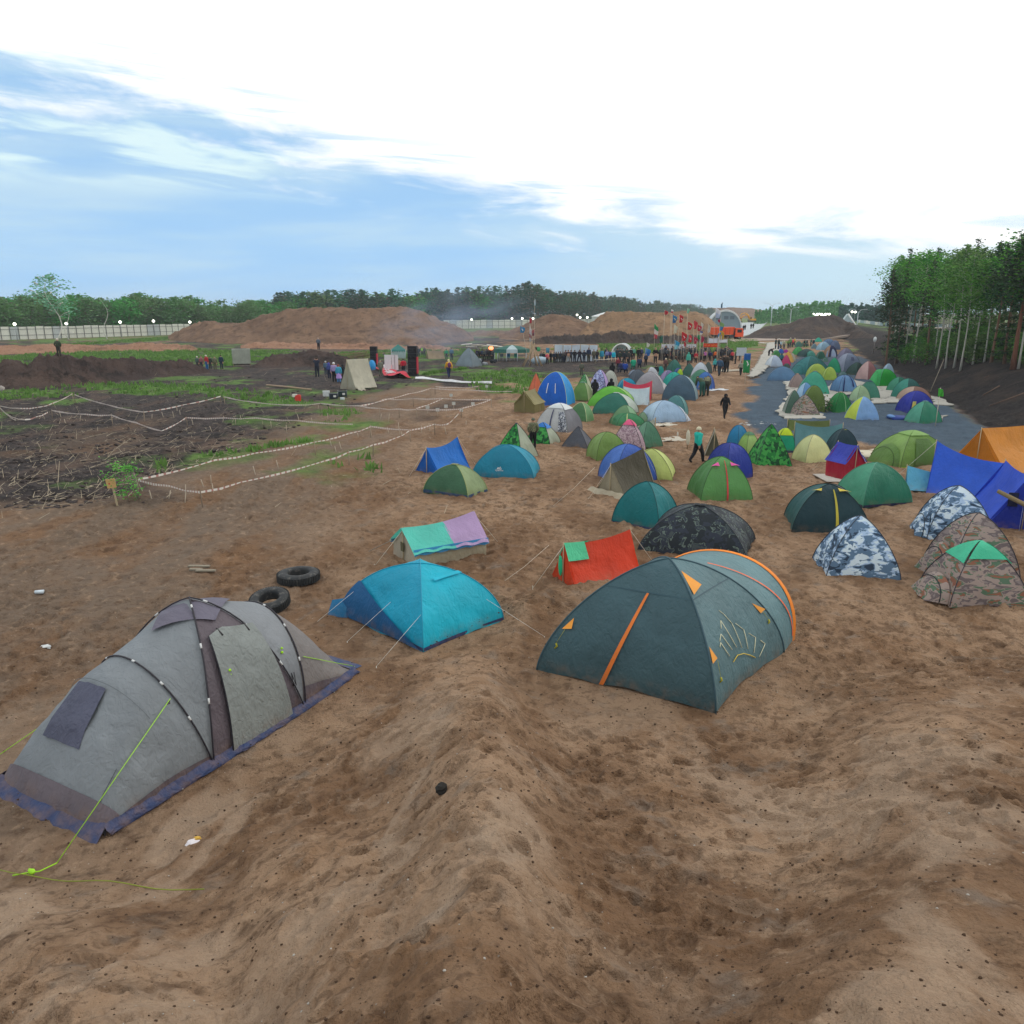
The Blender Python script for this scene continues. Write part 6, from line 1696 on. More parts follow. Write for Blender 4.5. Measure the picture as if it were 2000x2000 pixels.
    return out
HEADG = {}
def head_mesh(kind):
    if kind in HEADG: return HEADG[kind]
    b = MB()
    if kind == 'hair': b.ball((0, .02, .0), (.098, .115, .105), 12, 8, lo=-.35)
    elif kind == 'long_hair': b.ball((0, .02, .0), (.10, .118, .105), 12, 8, lo=-.35); b.ball((0, .075, -.12), (.085, .055, .16), 10, 8)
    elif kind == 'hood': b.ball((0, .025, -.01), (.125, .14, .135), 12, 8, lo=-.95); b.tube([(0, .02, -.16), (0, .03, -.08)], [.12, .11], 10)
    elif kind == 'cap': b.ball((0, .01, .0), (.102, .118, .10), 12, 6, lo=.0); b.box((0, -.13, .01), (.13, .10, .015))
    elif kind == 'beanie': b.ball((0, .01, .0), (.106, .122, .125), 12, 7, lo=-.15)
    o = b.build(kind, plain('333333')); m = o.data; bpy.data.objects.remove(o); m.name = kind
    HEADG[kind] = m
    return m
PT = None; PCOUNT = {}
def body_mat(c): return camo(c[1:]) if c.startswith('@') else plain(c, .8, var=.2, sc=8, bump=.3)
def person(fr, x, yf, yt=None, top='22252c', legs='1c1f26', head=('hood', '22252c'), pose='stand', face=180, label='', d=None, skin='b58a72', scale=None, extra=None, hgt=None):
    """feet at (x, yf) of frame fr, head top at yt; face: degrees, 0 looks at the viewer"""
    u, v = px(fr, x, yf)
    if d is None: g = ground(u, v)
    else:
        rr = ray(u, v); k = d/rr[1]; g = Vector((rr[0]*k, d, EYE+rr[2]*k))
    H = {'sit': 1.26, 'bend': 1.30}.get(pose, 1.75)
    if yt is not None:
        hp = v-px(fr, x, yt)[1]; real = hp*g.y*cos(PITCH)/FPX*1.0
        s = real/H
        s = min(1.12, max(.80, s))
    else: s = random.Random(int(u*31+v)).uniform(.93, 1.04)
    if scale: s = scale
    me, J = PT[pose]
    t = thing('person', (g.x, g.y, g.z-.01), label, 'person', R(face)-atan2(g.x, g.y)*0)
    t.scale = (s*1.04, s*1.04, s)
    o = bpy.data.objects.new('body', me); COL.objects.link(o); o.parent = t
    for i, m in enumerate((plain(skin, .6), body_mat(top), body_mat(legs), plain('1a1814', .7))):
        o.material_slots[i].link = 'OBJECT'; o.material_slots[i].material = m
    if head:
        h = bpy.data.objects.new(head[0], head_mesh(head[0])); COL.objects.link(h); h.parent = t
        sk = Vector(J['skull'][0]); h.location = sk
        if pose == 'bend': h.rotation_euler = (R(75), 0, 0)
        h.material_slots[0].link = 'OBJECT'; h.material_slots[0].material = body_mat(head[1])
    if extra == 'backpack':
        b = MB(); b.ball((0, .22, 1.22), (.17, .12, .25), 10, 8); b.build('backpack', plain('6a2c5c', .8), t)
    if extra == 'vest':
        b = MB(); rows = [[(cos(a)*.205*w_, sin(a)*.165*w_, z) for a in np.linspace(0, 2*pi, 17)] for z, w_ in ((.92, .98), (1.1, .98), (1.3, 1.03), (1.43, .75))]
        b.grid(rows); b.build('vest', plain('9fdc1e', .6), t)
    if extra == 'skirt':
        b = MB(); rows = [[(cos(a)*w_, sin(a)*w_*.85, z) for a in np.linspace(0, 2*pi, 17)] for z, w_ in ((.95, .16), (.7, .23), (.45, .27))]
        b.grid(rows); b.build('skirt', plain('a88cc8', .8), t)
    if extra == 'poncho':
        b = MB(); rows = [[(cos(a)*w_, sin(a)*w_*.8, z) for a in np.linspace(0, 2*pi, 17)] for z, w_ in ((1.47, .10), (1.4, .24), (1.1, .31), (.7, .34))]
        b.grid(rows); b.build('poncho', body_mat(top), t)
    if face in range(-60, 61):
        for sg in (-1, 1):
            b = MB(); sk = Vector(J['skull'][0]); b.ball(sk+Vector((sg*.03, -.088, .0)), (.013, .01, .010), 6, 4); b.build('eye', plain('1c1410', .3), t)
        b = MB(); sk = Vector(J['skull'][0]); b.ball(sk+Vector((0, -.082, -.075)), (.024, .012, .006), 6, 4); b.build('mouth', plain('7c4038', .5), t)
    PCOUNT.setdefault(label, []).append(t)
    return t
def people():
    global PT
    PT = person_templates()
    B_, N_, G_, T_ = '181a20', '20283c', '4a4f50', '1d9c94'
    P = person
    # near and mid camp
    P('4', 555, 1292, 1050, '121318', '101116', ('hood', '121318'), 'walk', 5, 'person all in black with the hood up walking towards us along the sandy path')
    P('6', 1262, 603, 238, '19a89a', '17181e', ('beanie', 'c9c2a6'), 'walk', 110, 'person in bright turquoise jacket and cream hat walking past the tents')
    P('L', 1200, 350, 60, '@cloth', '16171c', ('beanie', '565a4c'), 'hands_in_pockets', 190, 'person in camouflage jacket and black trousers seen from behind among the tents')
    P('D', 1560, 885, 478, '13141a', '13141a', ('hood', '13141a'), 'hands_in_pockets', 160, 'person in black standing in front of the lilac patterned tent')
    P('D', 1865, 780, 430, '14151b', '14151b', ('hood', '14151b'), 'sit', 200, 'person in black crouching right of the lilac patterned tent', scale=1.0)
    P('D', 1310, 420, 238, '5c6054', '4a4c44', ('hair', '2a221c'), 'stand', 170, 'person in khaki behind the green patterned pyramid tent')
    P('C', 1600, 915, 610, '@cloth', '2c3028', ('cap', '6c6a54'), 'bend', 160, 'person in camouflage bending beside the slate blue dome')
    P('C', 1535, 925, 620, '3b4a38', '1f5048', ('hair', '4c3c30'), 'bend', 200, 'person in dark green trousers bending next to the one in camouflage')
    P('C', 815, 645, 440, '1c2028', '1c2028', ('hair', '3a2c22'), 'stand', 180, 'person in black between the beige grey dome and the tiny turquoise one')
    P('C', 960, 520, 385, '6a4a48', '3a3430', ('beanie', 'c8c0a8'), 'stand', 180, 'person in pale cap and brown jacket behind the camp tents')
    P('C', 1020, 510, 380, '5c6248', '4a4a38', ('hair', '3a2c22'), 'stand', 190, 'person in olive jacket right of the one in the pale cap')
    P('H', 925, 1090, 910, '121318', '121318', ('hood', '121318'), 'sit', 180, 'person in black with hood sitting behind the cream grey dome', scale=1.0)
    P('H', 1030, 1000, 790, '7c2f3c', '20242c', ('long_hair', 'b06a5c'), 'stand', 170, 'person in wine red jacket facing the row of people')
    P('H', 1095, 1050, 890, '2c3560', '22283c', ('hair', '4a3c30'), 'sit', 200, 'seated person in dark blue near the wine red jacket', scale=1.0)
    P('H', 1165, 1060, 900, '27489c', '222a40', ('hair', '2a2420'), 'sit', 160, 'seated person in mid blue near the wine red jacket', scale=1.0)
    P('H', 1322, 985, 790, '16a07c', '1a7f68', ('hair', '5a4a3c'), 'sit', 180, 'seated person in vivid green with a dark belt in front of the row', scale=1.05)
    P('H', 1435, 955, 830, '2c3a58', '22283a', ('hair', '2a2420'), 'sit', 170, 'seated person in slate blue right of the one in vivid green', scale=1.0)
    # row before the white awning
    row = [('E', 1462, 655, G_), ('E', 1500, 662, B_), ('E', 1602, 655, B_), ('E', 1650, 660, N_), ('E', 1680, 655, B_), ('E', 1712, 655, '4a4238'), ('E', 1742, 655, N_), ('E', 1778, 655, '3c3a38'), ('E', 1812, 650, B_),
           ('H', 45, 848, '5c4a48'), ('H', 142, 845, N_), ('H', 215, 842, B_), ('H', 392, 850, '1c2434'), ('H', 635, 838, '3a3330')]
    for i, (f, x, y, c) in enumerate(row): P(f, x, y, y-150 if f == 'E' else y-232, c, random.Random(i).choice([B_, N_, '33302e']), ('hair', '2c241e') if i % 3 else ('beanie', B_), random.Random(i).choice(['stand', 'hands_in_pockets', 'arms_folded']), 180+random.Random(i).uniform(-40, 40), 'person in dark clothes standing in the row before the white awning')
    P('E', 1550, 678, 520, 'c8385c', '20242c', ('long_hair', 'c8a07c'), 'arms_folded', 10, 'person in red and white jacket at the left of the row')
    P('H', 92, 868, 610, '3c2c30', '8a8a86', ('hair', '201c1c'), 'legs_apart', 10, 'person in pale grey trousers standing legs apart in the row')
    P('H', 305, 848, 605, '2a2430', '22263a', ('hair', '2c241e'), 'legs_apart', 180, 'person with legs apart and elbows out before the white awning')
    P('H', 478, 840, 565, '25304a', '3a3f34', ('cap', '20242c'), 'stand', 150, 'taller person in a dark cap at the right part of the awning row')
    P('H', 575, 840, 600, '5c5a48', '4c4a3c', ('cap', '6a6650'), 'stand', 190, 'person in khaki with khaki cap at the right end of the awning')
    P('H', 725, 825, 600, '1787a4', '2c5c70', ('hair', '2a2420'), 'stand', 175, 'first person in turquoise right of the awning', extra='poncho')
    P('H', 822, 830, 615, '7c84b8', '2a3050', ('hair', 'a48868'), 'stand', 180, 'person in light lilac blue jacket in the row')
    P('H', 880, 820, 620, '4c4490', '2a3050', ('long_hair', '8c6c50'), 'stand', 170, 'person in purple jacket in the row')
    P('H', 948, 830, 625, '12a4c0', '1c3c58', ('long_hair', 'd8d0c0'), 'stand', 180, 'person in bright cyan jacket in the row', extra='poncho')
    for i, x in enumerate((1020, 1060, 1105, 1150, 1195, 1235)): P('H', x, 840+(i % 2)*30, 580+(i % 2)*50, ['26303a', '2c3c34', '3a3c38'][i % 3], '22262c', ('hair', '2a241e'), 'stand' if i % 2 else 'arms_folded', 180+i*15-40, 'person in dark clothes standing in front of the white arched shelter')
    P('H', 1325, 800, 568, '5a9c8c', '24282e', ('beanie', 'd0c8a8'), 'stand', 180, 'person in sea green coat and pale hat right of the arched shelter')
    P('H', 1415, 812, 575, '14161c', '14161c', ('hair', '1c1814'), 'hands_in_pockets', 180, 'person all in black right of the sea green coat')
    P('H', 1470, 800, 570, '3c4468', '1c2030', ('cap', 'c4b088'), 'stand', 175, 'person in blue jacket with straw coloured cap')
    P('H', 1555, 905, 700, '26344c', '16181e', ('cap', '8c7a60'), 'stand', 180, 'person in navy in front of the blue and white flag')
    P('H', 1735, 862, 565, '16181c', '16181c', ('hair', '9c8468'), 'hands_in_pockets', 10, 'person in black with a pale mark on the chest by the white shelter')
    # crowd with flags
    K = [(310, 1005, 800, B_, 'dark jacket'), (345, 1000, 860, '26286c', None), (402, 1000, 850, 'a8283c', None), (480, 1012, 870, '@cloth', None), (545, 1020, 870, G_, 'grey'), (600, 1035, 850, B_, 'd'), (652, 1030, 860, '4a5c54', 'g'),
         (790, 1050, 870, B_, 'd'), (785, 960, 780, '20284c', 'd'), (852, 950, 770, B_, 'd'), (1110, 1020, 845, '20285c', None), (1160, 1010, 860, B_, 'd'), (1222, 985, 780, '24342c', 'd'), (1300, 940, 770, B_, 'd'),
         (1345, 1205, 885, '3a2f2a', None), (1400, 1210, 875, '33291f', None), (1440, 1000, 830, '3c3468', None), (1545, 1062, 855, '3a3f3a', None), (930, 1030, 850, '6a5c50', 'd'), (700, 1000, 850, B_, 'd'), (560, 990, 830, '2c6478', None), (250, 1000, 850, B_, 'd'),
         (980, 990, 830, B_, 'd'), (1060, 985, 820, G_, 'd'), (1260, 1010, 860, B_, 'd'), (440, 980, 830, B_, 'd'), (520, 985, 840, N_, 'd'), (880, 980, 830, N_, 'd')]
    names = {'26286c': 'deep blue', 'a8283c': 'crimson', '@cloth': 'camouflage', '20285c': 'navy blue', '3a2f2a': 'long dark brown', '33291f': 'long black brown', '3c3468': 'violet', '3a3f3a': 'dark grey green', '2c6478': 'petrol blue'}
    for i, (x, y, t, c, k) in enumerate(K):
        rnd = random.Random(i)
        lab = 'person in dark or grey clothes in the crowd below the flags' if k else 'person in %s jacket in the crowd below the flags' % names[c]
        P('K', x, y, t, c, rnd.choice([B_, N_, '2c2a28']), rnd.choice([('hair', '2c241e'), ('beanie', '3a3a40'), ('long_hair', '6a4c34'), ('hood', c if not c.startswith('@') else B_)]), rnd.choice(['stand', 'hands_in_pockets', 'arms_folded']), rnd.uniform(120, 240), lab)
    rn = random.Random(44)
    for i in range(40):
        x = rn.uniform(190, 1480); P('K', x, rn.uniform(958, 1015), None, rn.choice([B_, N_, G_, '2c3436', '3c3e44', '50565c']), rn.choice([B_, N_, '2c2a28']), rn.choice([('hair', '2c241e'), ('beanie', '4a4a50'), ('cap', '6a665c')]), rn.choice(['stand', 'hands_in_pockets', 'arms_folded']), rn.uniform(110, 250), 'person in dark or grey clothes in the crowd below the flags')
    for i in range(16): P('H', rn.uniform(10, 1280), 822+rn.uniform(-12, 6), None, rn.choice([B_, N_, G_]), B_, ('hair', '2c241e'), 'stand', rn.uniform(130, 230), 'person in dark clothes in the back line of the row of people')
    P('K', 737, 1085, 860, '3f9c88', '2c3c48', ('hood', '3f9c88'), 'stand', 190, 'person in a pale green poncho below the big red flags', extra='poncho')
    P('K', 866, 1045, 878, 'b81f34', '16181e', ('hair', 'c8a888'), 'hands_in_pockets', 5, 'person in a red jacket facing us below the flags')
    P('K', 1030, 1020, 832, 'c06ab4', '1c2028', ('long_hair', 'b08c6c'), 'hands_up', 170, 'person in a pink jacket with arms raised below the red banner')
    P('K', 1200, 1012, 885, 'ee6a2c', '30343c', ('hair', '3a2c22'), 'stand', 180, 'person in a bright orange top right of the pink jacket')
    P('K', 1190, 1195, 1000, '3fa8a8', '223038', ('hood', '3fa8a8'), 'stand', 185, 'person in a light turquoise hooded coat at the edge of the crowd')
    P('K', 1268, 1270, 950, '33506c', '26303c', ('hair', '2c241e'), 'walk', 180, 'person in a steel blue jacket and boots walking into the crowd')
    P('K', 1390, 900, 790, 'b82038', '2c3050', ('long_hair', '4a3428'), 'stand', 170, 'person in red jacket and scarf behind the dark brown coats')
    P('K', 1492, 1020, 860, 'c83a48', '22242c', ('hair', '5a4434'), 'arms_folded', 175, 'person in red and white top left of the placard')
    P('K', 1635, 1262, 1010, '8c8a7c', '1c1c22', ('hair', '5a4c40'), 'walk', 180, 'person in a beige grey jacket walking away up the path')
    t = P('K', 1625, 1010, 800, '2a3438', '33383c', ('hair', '2a241e'), 'hands_up', 180, 'person in dark clothes holding up a white placard')
    # by the stage and at the left
    P('G', 1450, 585, 345, '1b2336', '181d2c', ('hair', '3a2c22'), 'hands_up', 200, 'person in navy taking a picture, standing alone left of the cream tent')
    P('G', 1552, 560, 390, '4c6478', '3a4450', ('beanie', 'b0b4b0'), 'stand', 170, 'person in grey blue with a pale hat left of the lilac one')
    P('G', 1592, 600, 410, '3c4a84', '22263c', ('hood', '4c4ca4'), 'stand', 160, 'person with a violet blue hood left of the cream tent')
    P('G', 1652, 645, 405, '9c8cb4', '14161c', ('beanie', 'd8d8d4'), 'stand', 175, 'person in lilac jacket and white hat left of the cream tent')
    P('G', 1706, 652, 430, '3c98b4', '4a80b4', ('hair', '8a3a34'), 'stand', 180, 'person in light blue jacket and lilac skirt by the cream tent', extra='skirt')
    P('G', 1755, 630, 428, '15161c', '15161c', ('hood', '15161c'), 'stand', 185, 'person in black hood next to the light blue jacket')
    P('G', 1682, 412, 335, '16181e', '16181e', ('hair', '8c7a6c'), 'sit', 180, 'person in black sitting behind the stage group', scale=1.0)
    P('F', 912, 832, 548, '6a7264', '5c6256', ('cap', '8c9080'), 'stand', 200, 'person in grey green work clothes beside the left loudspeaker tower')
    P('F', 1032, 700, 478, '20261e', '2c3034', ('hair', '2c241e'), 'stand', 100, 'person in a lime yellow vest before the white stage board', extra='vest')
    P('F', 1302, 805, 530, 'c02038', '14151b', ('hair', '2a201c'), 'hands_in_pockets', 190, 'person in a plain red jacket left of the right loudspeaker tower')
    P('F', 1232, 760, 580, 'a08868', '5c4c3c', ('hair', '4c3c2c'), 'stand', 185, 'person in beige half hidden behind the red jacket by the stage')
    P('F', 1620, 480, 325, '2c2c30', '26262c', ('hair', '2c241e'), 'stand', 10, 'person in a lime vest far behind the right loudspeaker tower', extra='vest')
    P('F', 1562, 500, 340, '1a1a20', '1a1a20', ('hair', '2c241e'), 'stand', 180, 'person in black just right of the right loudspeaker tower')
    P('F', 1660, 490, 340, '5c5a4c', '33343a', ('hair', '2c241e'), 'stand', 180, 'person in khaki behind the one in the far lime vest')
    P('E', 125, 880, 602, 'd8a026', '20284c', ('long_hair', 'e0cfa0'), 'walk', 200, 'person in a yellow jacket with a purple backpack crossing the dark ground', extra='backpack')
    P('E', 90, 605, 480, '1fa070', '2c343c', ('hair', '3a2c22'), 'stand', 180, 'person in a green jacket left of the smoky grey tent')
    P('E', 165, 620, 440, '5c7c94', '3c4c5c', ('hair', '5a4c40'), 'stand', 170, 'person in pale blue grey beside the smoky grey tent')
    for i, x in enumerate((535, 570, 605, 640, 675, 705, 740, 765)): P('E', x, 610+(i % 2)*12, 465, ['3c3450', B_, '2c3c5c', G_][i % 4], B_, ('hair', '2c241e'), 'stand', 150+i*9, 'person in dark clothes in the group under the light board roof')
    # far left group
    P('G', 42, 492, 335, '4a5c58', '3a403c', ('beanie', 'c8c4c0'), 'stand', 160, 'person in grey with white hat at the left end of the far left group')
    P('G', 88, 495, 330, '8c5c5c', '3c4044', ('hair', '8c7060'), 'stand', 170, 'person in dusty pink in the far left group')
    P('G', 150, 500, 318, 'a82c34', '205c94', ('hair', 'd0c8c0'), 'stand', 150, 'person in red jacket and blue trousers in the far left group')
    P('G', 190, 485, 345, '2c3c30', '2c3038', ('hair', '2c241e'), 'stand', 180, 'person in dark green in the far left group')
    P('G', 248, 498, 335, '@cloth', '5c5c44', ('cap', '6c6a54'), 'stand', 190, 'person in camouflage in the far left group')
    P('G', 322, 488, 320, '1f3448', '1c2a3a', ('hair', '2c241e'), 'stand', 180, 'broad person in dark blue at the right of the far left group')
    # lookouts on the heaps
    P('0', 448, 757, 622, '3a4434', '33302c', ('beanie', 'c8c0b4'), 'hands_in_pockets', 190, 'person in dark green standing on top of the left rubble heap', d=69.2)
    P('G', 1465, 262, 128, '5c6470', '2c2a30', ('hair', 'b09c90'), 'hands_in_pockets', 170, 'small figure standing on the rubble heap left of the stage', d=91.5)
    # gravel camp far end
    for i, (x, y, t, c, lab) in enumerate(((330, 420, 195, '2c3c3a', 'person in dark green at the far left of the gravel camp'), (385, 425, 185, '26302c', 'taller person in blackish green at the far left of the gravel camp'), (430, 400, 250, '9cb4c4', 'person in pale blue behind the dark green ones'),
        (492, 400, 250, 'a09c8c', 'person with a big round beige pack near the road'), (572, 390, 230, '5c7c3c', 'person in moss green beside the beige pack'), (605, 380, 190, '6a8a5c', 'person in light green with white hat near the road'),
        (652, 370, 205, 'e04858', 'person in coral red near the road'), (690, 330, 200, 'b8a83c', 'person in mustard yellow near the road'), (875, 370, 230, '14161c', 'first person in black in the back rows of the gravel camp'), (925, 360, 220, '1c2024', 'second person in black in the back rows of the gravel camp'),
        (1000, 350, 215, '1f5c58', 'person in teal in the back rows of the gravel camp'), (1045, 365, 215, '1c2a3c', 'person in dark navy in the back rows of the gravel camp'))):
        P('A', x, y, t, c, ['22262c', '2c3450'][i % 2], [('hair', '2c241e'), ('beanie', 'c8c4bc')][i % 2], 'stand', 180+i*20-100, lab)
    P('A', 205, 560, 395, '16171b', '16171b', ('hair', '2c241e'), 'bend', 90, 'person in black bending forward at the near left of the gravel camp')
    P('A', 435, 720, 480, '1c6c74', '14161c', ('hood', '1c4c54'), 'walk', 180, 'person in black and teal walking between the white and pink tents')
    for x, y, t in ((1683, 490, 392), (1712, 480, 410), (1815, 460, 410), (1852, 455, 390)): P('K', x, y, t, B_, B_, ('hair', '2c241e'), 'stand', 180, 'tiny dark figure on the concrete yard by the hangar', d=205)
    for lab, L_ in PCOUNT.items():
        if len(L_) > 1:
            for o in L_: o['group'] = 'people: '+lab[7:60]
# ================================================================== flags, stage, vehicles, small things
def at_d(fr, x, y, d):
    u, v = px(fr, x, y); rr = ray(u, v); k = d/rr[1]
    return Vector((rr[0]*k, d, EYE+rr[2]*k))
def flag(fr, xp, ytop, box, cols, label, d=101, base=None, lean=0, horiz=False, group=None, droop=True, mark=None):
    """mast from the ground to ytop with a hanging flag in box"""
    x0, y0, x1, y1 = box
    top = at_d(fr, xp, ytop, d); z0 = float(H0(top.x, top.y)) if base is None else at_d(fr, xp, base, d).z
    t = thing('flag', (top.x, top.y, z0), label, 'flag', group=group)
    b = MB(); b.tube([(lean*(top.z-z0), 0, -.2), (0, 0, top.z-z0)], .022, 6); b.build('mast', plain('b8b0a0', .6), t)
    A = at_d(fr, x0, y0, d)-Vector((top.x, top.y, z0)); Bv = at_d(fr, x1, y1, d)-Vector((top.x, top.y, z0))
    left = abs(xp-x0) < abs(xp-x1)
    nx, nz = 10, 12; rows = []; seed = int(x0)
    for i in range(nz+1):
        q = i/nz; row = []
        for j in range(nx+1):
            s = j/nx
            if droop: hx = s*(1-.35*q)*(.8+.2*sin(min(1, q*1.6+.15)*pi*.5)); zz = q+.28*s*(1-q)
            else: hx = s; zz = q
            xx = (A.x+(Bv.x-A.x)*hx) if left else (Bv.x+(A.x-Bv.x)*hx)
            wv = .09*sin(s*7+q*3+seed)*(.3+s)
            row.append((xx, wv-.02, A.z+(Bv.z-A.z)*min(1.05, zz)))
        rows.append(row)
    b = MB(); n = len(cols)
    if horiz: b.grid(rows, mfun=lambda i, j: min(n-1, int(j/nx*n)))
    else: b.grid(rows, mfun=lambda i, j: min(n-1, int(i/nz*n)))
    o = b.build('flag_cloth', [fab(c, .6, .35) for c in cols], t)
    sl = o.modifiers.new('thick', 'SOLIDIFY'); sl.thickness = .006
    if mark:
        b = MB(); i0 = rows[nz//2][nx//2]; w_ = abs(Bv.x-A.x); h = abs(A.z-Bv.z)
        b.tube([(i0[0]-w_*.16, i0[1]-.14, i0[2]+h*.12), (i0[0]+w_*.05, i0[1]-.14, i0[2]), (i0[0]-w_*.02, i0[1]-.14, i0[2]-h*.14), (i0[0]+w_*.16, i0[1]-.14, i0[2]-h*.04)], .035, 5); b.build('mark', plain(mark, .6), t)
    return t
def flags():
    Rd = 'd02a36'
    F = flag
    F('K', 172, 360, (160, 370, 228, 630), ['2f9c5c', 'e4dcd8', 'c84a58'], 'drooping green, white and red flag standing left of the flag crowd')
    F('K', 292, 560, (240, 565, 296, 700), ['2c7460'], 'dark green drooping flag left of the flag crowd')
    F('K', 465, 215, (476, 215, 555, 355), ['3c8cc0', '2c74b0'], 'blue flag with a pale mark high in the flag crowd', mark='dfe8b0')
    F('K', 590, 205, (590, 208, 662, 352), [Rd], 'red flag with a white mark, high, right of the blue one', mark='ecd8d8')
    F('K', 742, 330, (738, 335, 812, 475), [Rd], 'red flag with a white square mark in the middle height of the crowd', mark='f0e4e4')
    F('K', 845, 305, (840, 310, 905, 465), ['d8404c'], 'lighter red flag right of the square marked one')
    F('K', 905, 385, (902, 388, 975, 495), ['cc3048'], 'small red flag close to the white streamers', mark='ecd8d8')
    F('K', 640, 500, (632, 505, 722, 668), [Rd], 'largest and lowest red flag in the flag crowd', mark='f0e0e0')
    F('K', 752, 545, (748, 550, 812, 690), [Rd], 'low red flag right of the largest one', mark='e8c8c8')
    F('K', 512, 378, (496, 385, 566, 535), ['d8d4c0'], 'cream white flag below the blue one')
    F('K', 338, 135, (335, 140, 402, 215), ['c83a48'], 'small red flag at the far left top of the flag crowd')
    F('K', 450, 118, (446, 122, 496, 185), ['e4e4e4', 'c84a58'], 'small white and red flag at the top of the flag crowd')
    F('K', 735, 98, (722, 104, 768, 192), ['8cccb0'], 'small pale green flag at the top of the flag crowd')
    F('K', 968, 338, (960, 342, 998, 480), ['dcdad4'], 'narrow white streamer flag on a tall mast')
    F('K', 905, 545, (900, 550, 955, 640), ['2c9c64'], 'small green flag above the white one near the masts')
    F('K', 945, 480, (940, 485, 990, 560), ['2c54a0', 'e4e4e8'], 'small blue and white flag near the masts')
    F('K', 845, 585, (840, 590, 905, 715), ['b8284c'], 'crimson flag low beside the masts', mark='d88ca0')
    F('K', 960, 570, (962, 572, 1020, 690), ['b03058'], 'dark pink flag low right of the masts')
    F('K', 520, 648, (508, 650, 600, 810), ['2c9cc4', '8cccd8'], 'sky blue flag in front of the white sheet wall')
    F('K', 672, 670, (668, 675, 705, 760), ['c83040'], 'narrow small red pennant before the white sheet wall')
    F('K', 1088, 378, (1080, 385, 1128, 520), ['c8c0b0', 'd8d4cc'], 'pale streamer flag left of the orange truck')
    F('K', 1212, 95, (1215, 100, 1298, 275), ['e0e0e8', 'c4d0e8'], 'white pointed flag at the top of the tall central mast')
    F('K', 1290, 280, (1245, 290, 1290, 350), ['c03060'], 'little dark pink pennant on the tall central mast')
    F('K', 1290, 325, (1280, 330, 1358, 490), ['8caf6c', '3c84bc'], 'green and blue flag hanging before the orange truck')
    F('K', 1300, 475, (1290, 480, 1360, 645), ['d0a82c', 'c8a83c'], 'mustard yellow flag hanging before the orange truck')
    F('K', 1275, 500, (1240, 505, 1310, 650), ['3c94c8', 'e8e8ec'], 'blue and white flag hanging beside the mustard yellow one')
    F('K', 1318, 0, (1300, 5, 1324, 110), ['2c5c80'], 'dark blue flag rising alone above the hangar', d=150)
    F('K', 5, 780, (0, 785, 110, 925), ['3a88c8', '2c74bc'], 'bright blue flag with white edge at the left of the flag crowd', lean=.1)
    F('K', 35, 690, (28, 695, 80, 772), ['d8d8d0'], 'small cream pennant above the bright blue flag')
    F('K', 1750, 870, (1702, 880, 1790, 1215), ['2c6cb0', '2f9c58', '2f9c58'], 'tall blue and green banner flag standing by the path', d=71, mark='e4ece8', droop=False)
    F('E', 1300, -5, (1296, 0, 1334, 85), ['c8304c'], 'red pennant at the top of the pole tripod')
    F('E', 1310, 110, (1296, 115, 1328, 350), ['e0dcdc', 'd4d0d4', 'a04460', 'ccd4dc'], 'long white streamer on the pole tripod')
    F('E', 1345, 160, (1322, 165, 1368, 265), ['b8304c', '7c2c4c'], 'dark red flag on the pole tripod')
    F('E', 1180, 118, (1160, 124, 1240, 222), ['2c88b8'], 'blue flag with a white mark left of the pole tripod', mark='e4e8ec', lean=.2)
    F('B', 1762, 575, (1735, 580, 1815, 700), ['4cb83c'], 'lime green flag stuck at the foot of the dark bank', d=44)
    F('3', 214, 160, (205, 165, 222, 225), ['c8dce4'], 'small white flag high in front of the pine trunks', d=98)

def letters(root, x0, z0, w_, h, n, c, y=-.03, seed=1):
    """short painted strokes standing for lettering too blurred to read"""
    rnd = random.Random(seed); b = MB(); cw = w_/n
    for i in range(n):
        if rnd.random() < .12: continue
        x = x0+i*cw
        b.box((x+cw*.15, y, z0+h/2), (cw*.16, .01, h))
        if rnd.random() < .8: b.box((x+cw*.62, y-.002, z0+h/2), (cw*.16, .01, h*rnd.choice([.5, 1])))
        b.box((x+cw*.4, y-.004, z0+h*rnd.choice([.5, .92, .1])), (cw*.5, .01, h*.16))
    b.build('lettering', plain(c, .6), root, smooth=False)

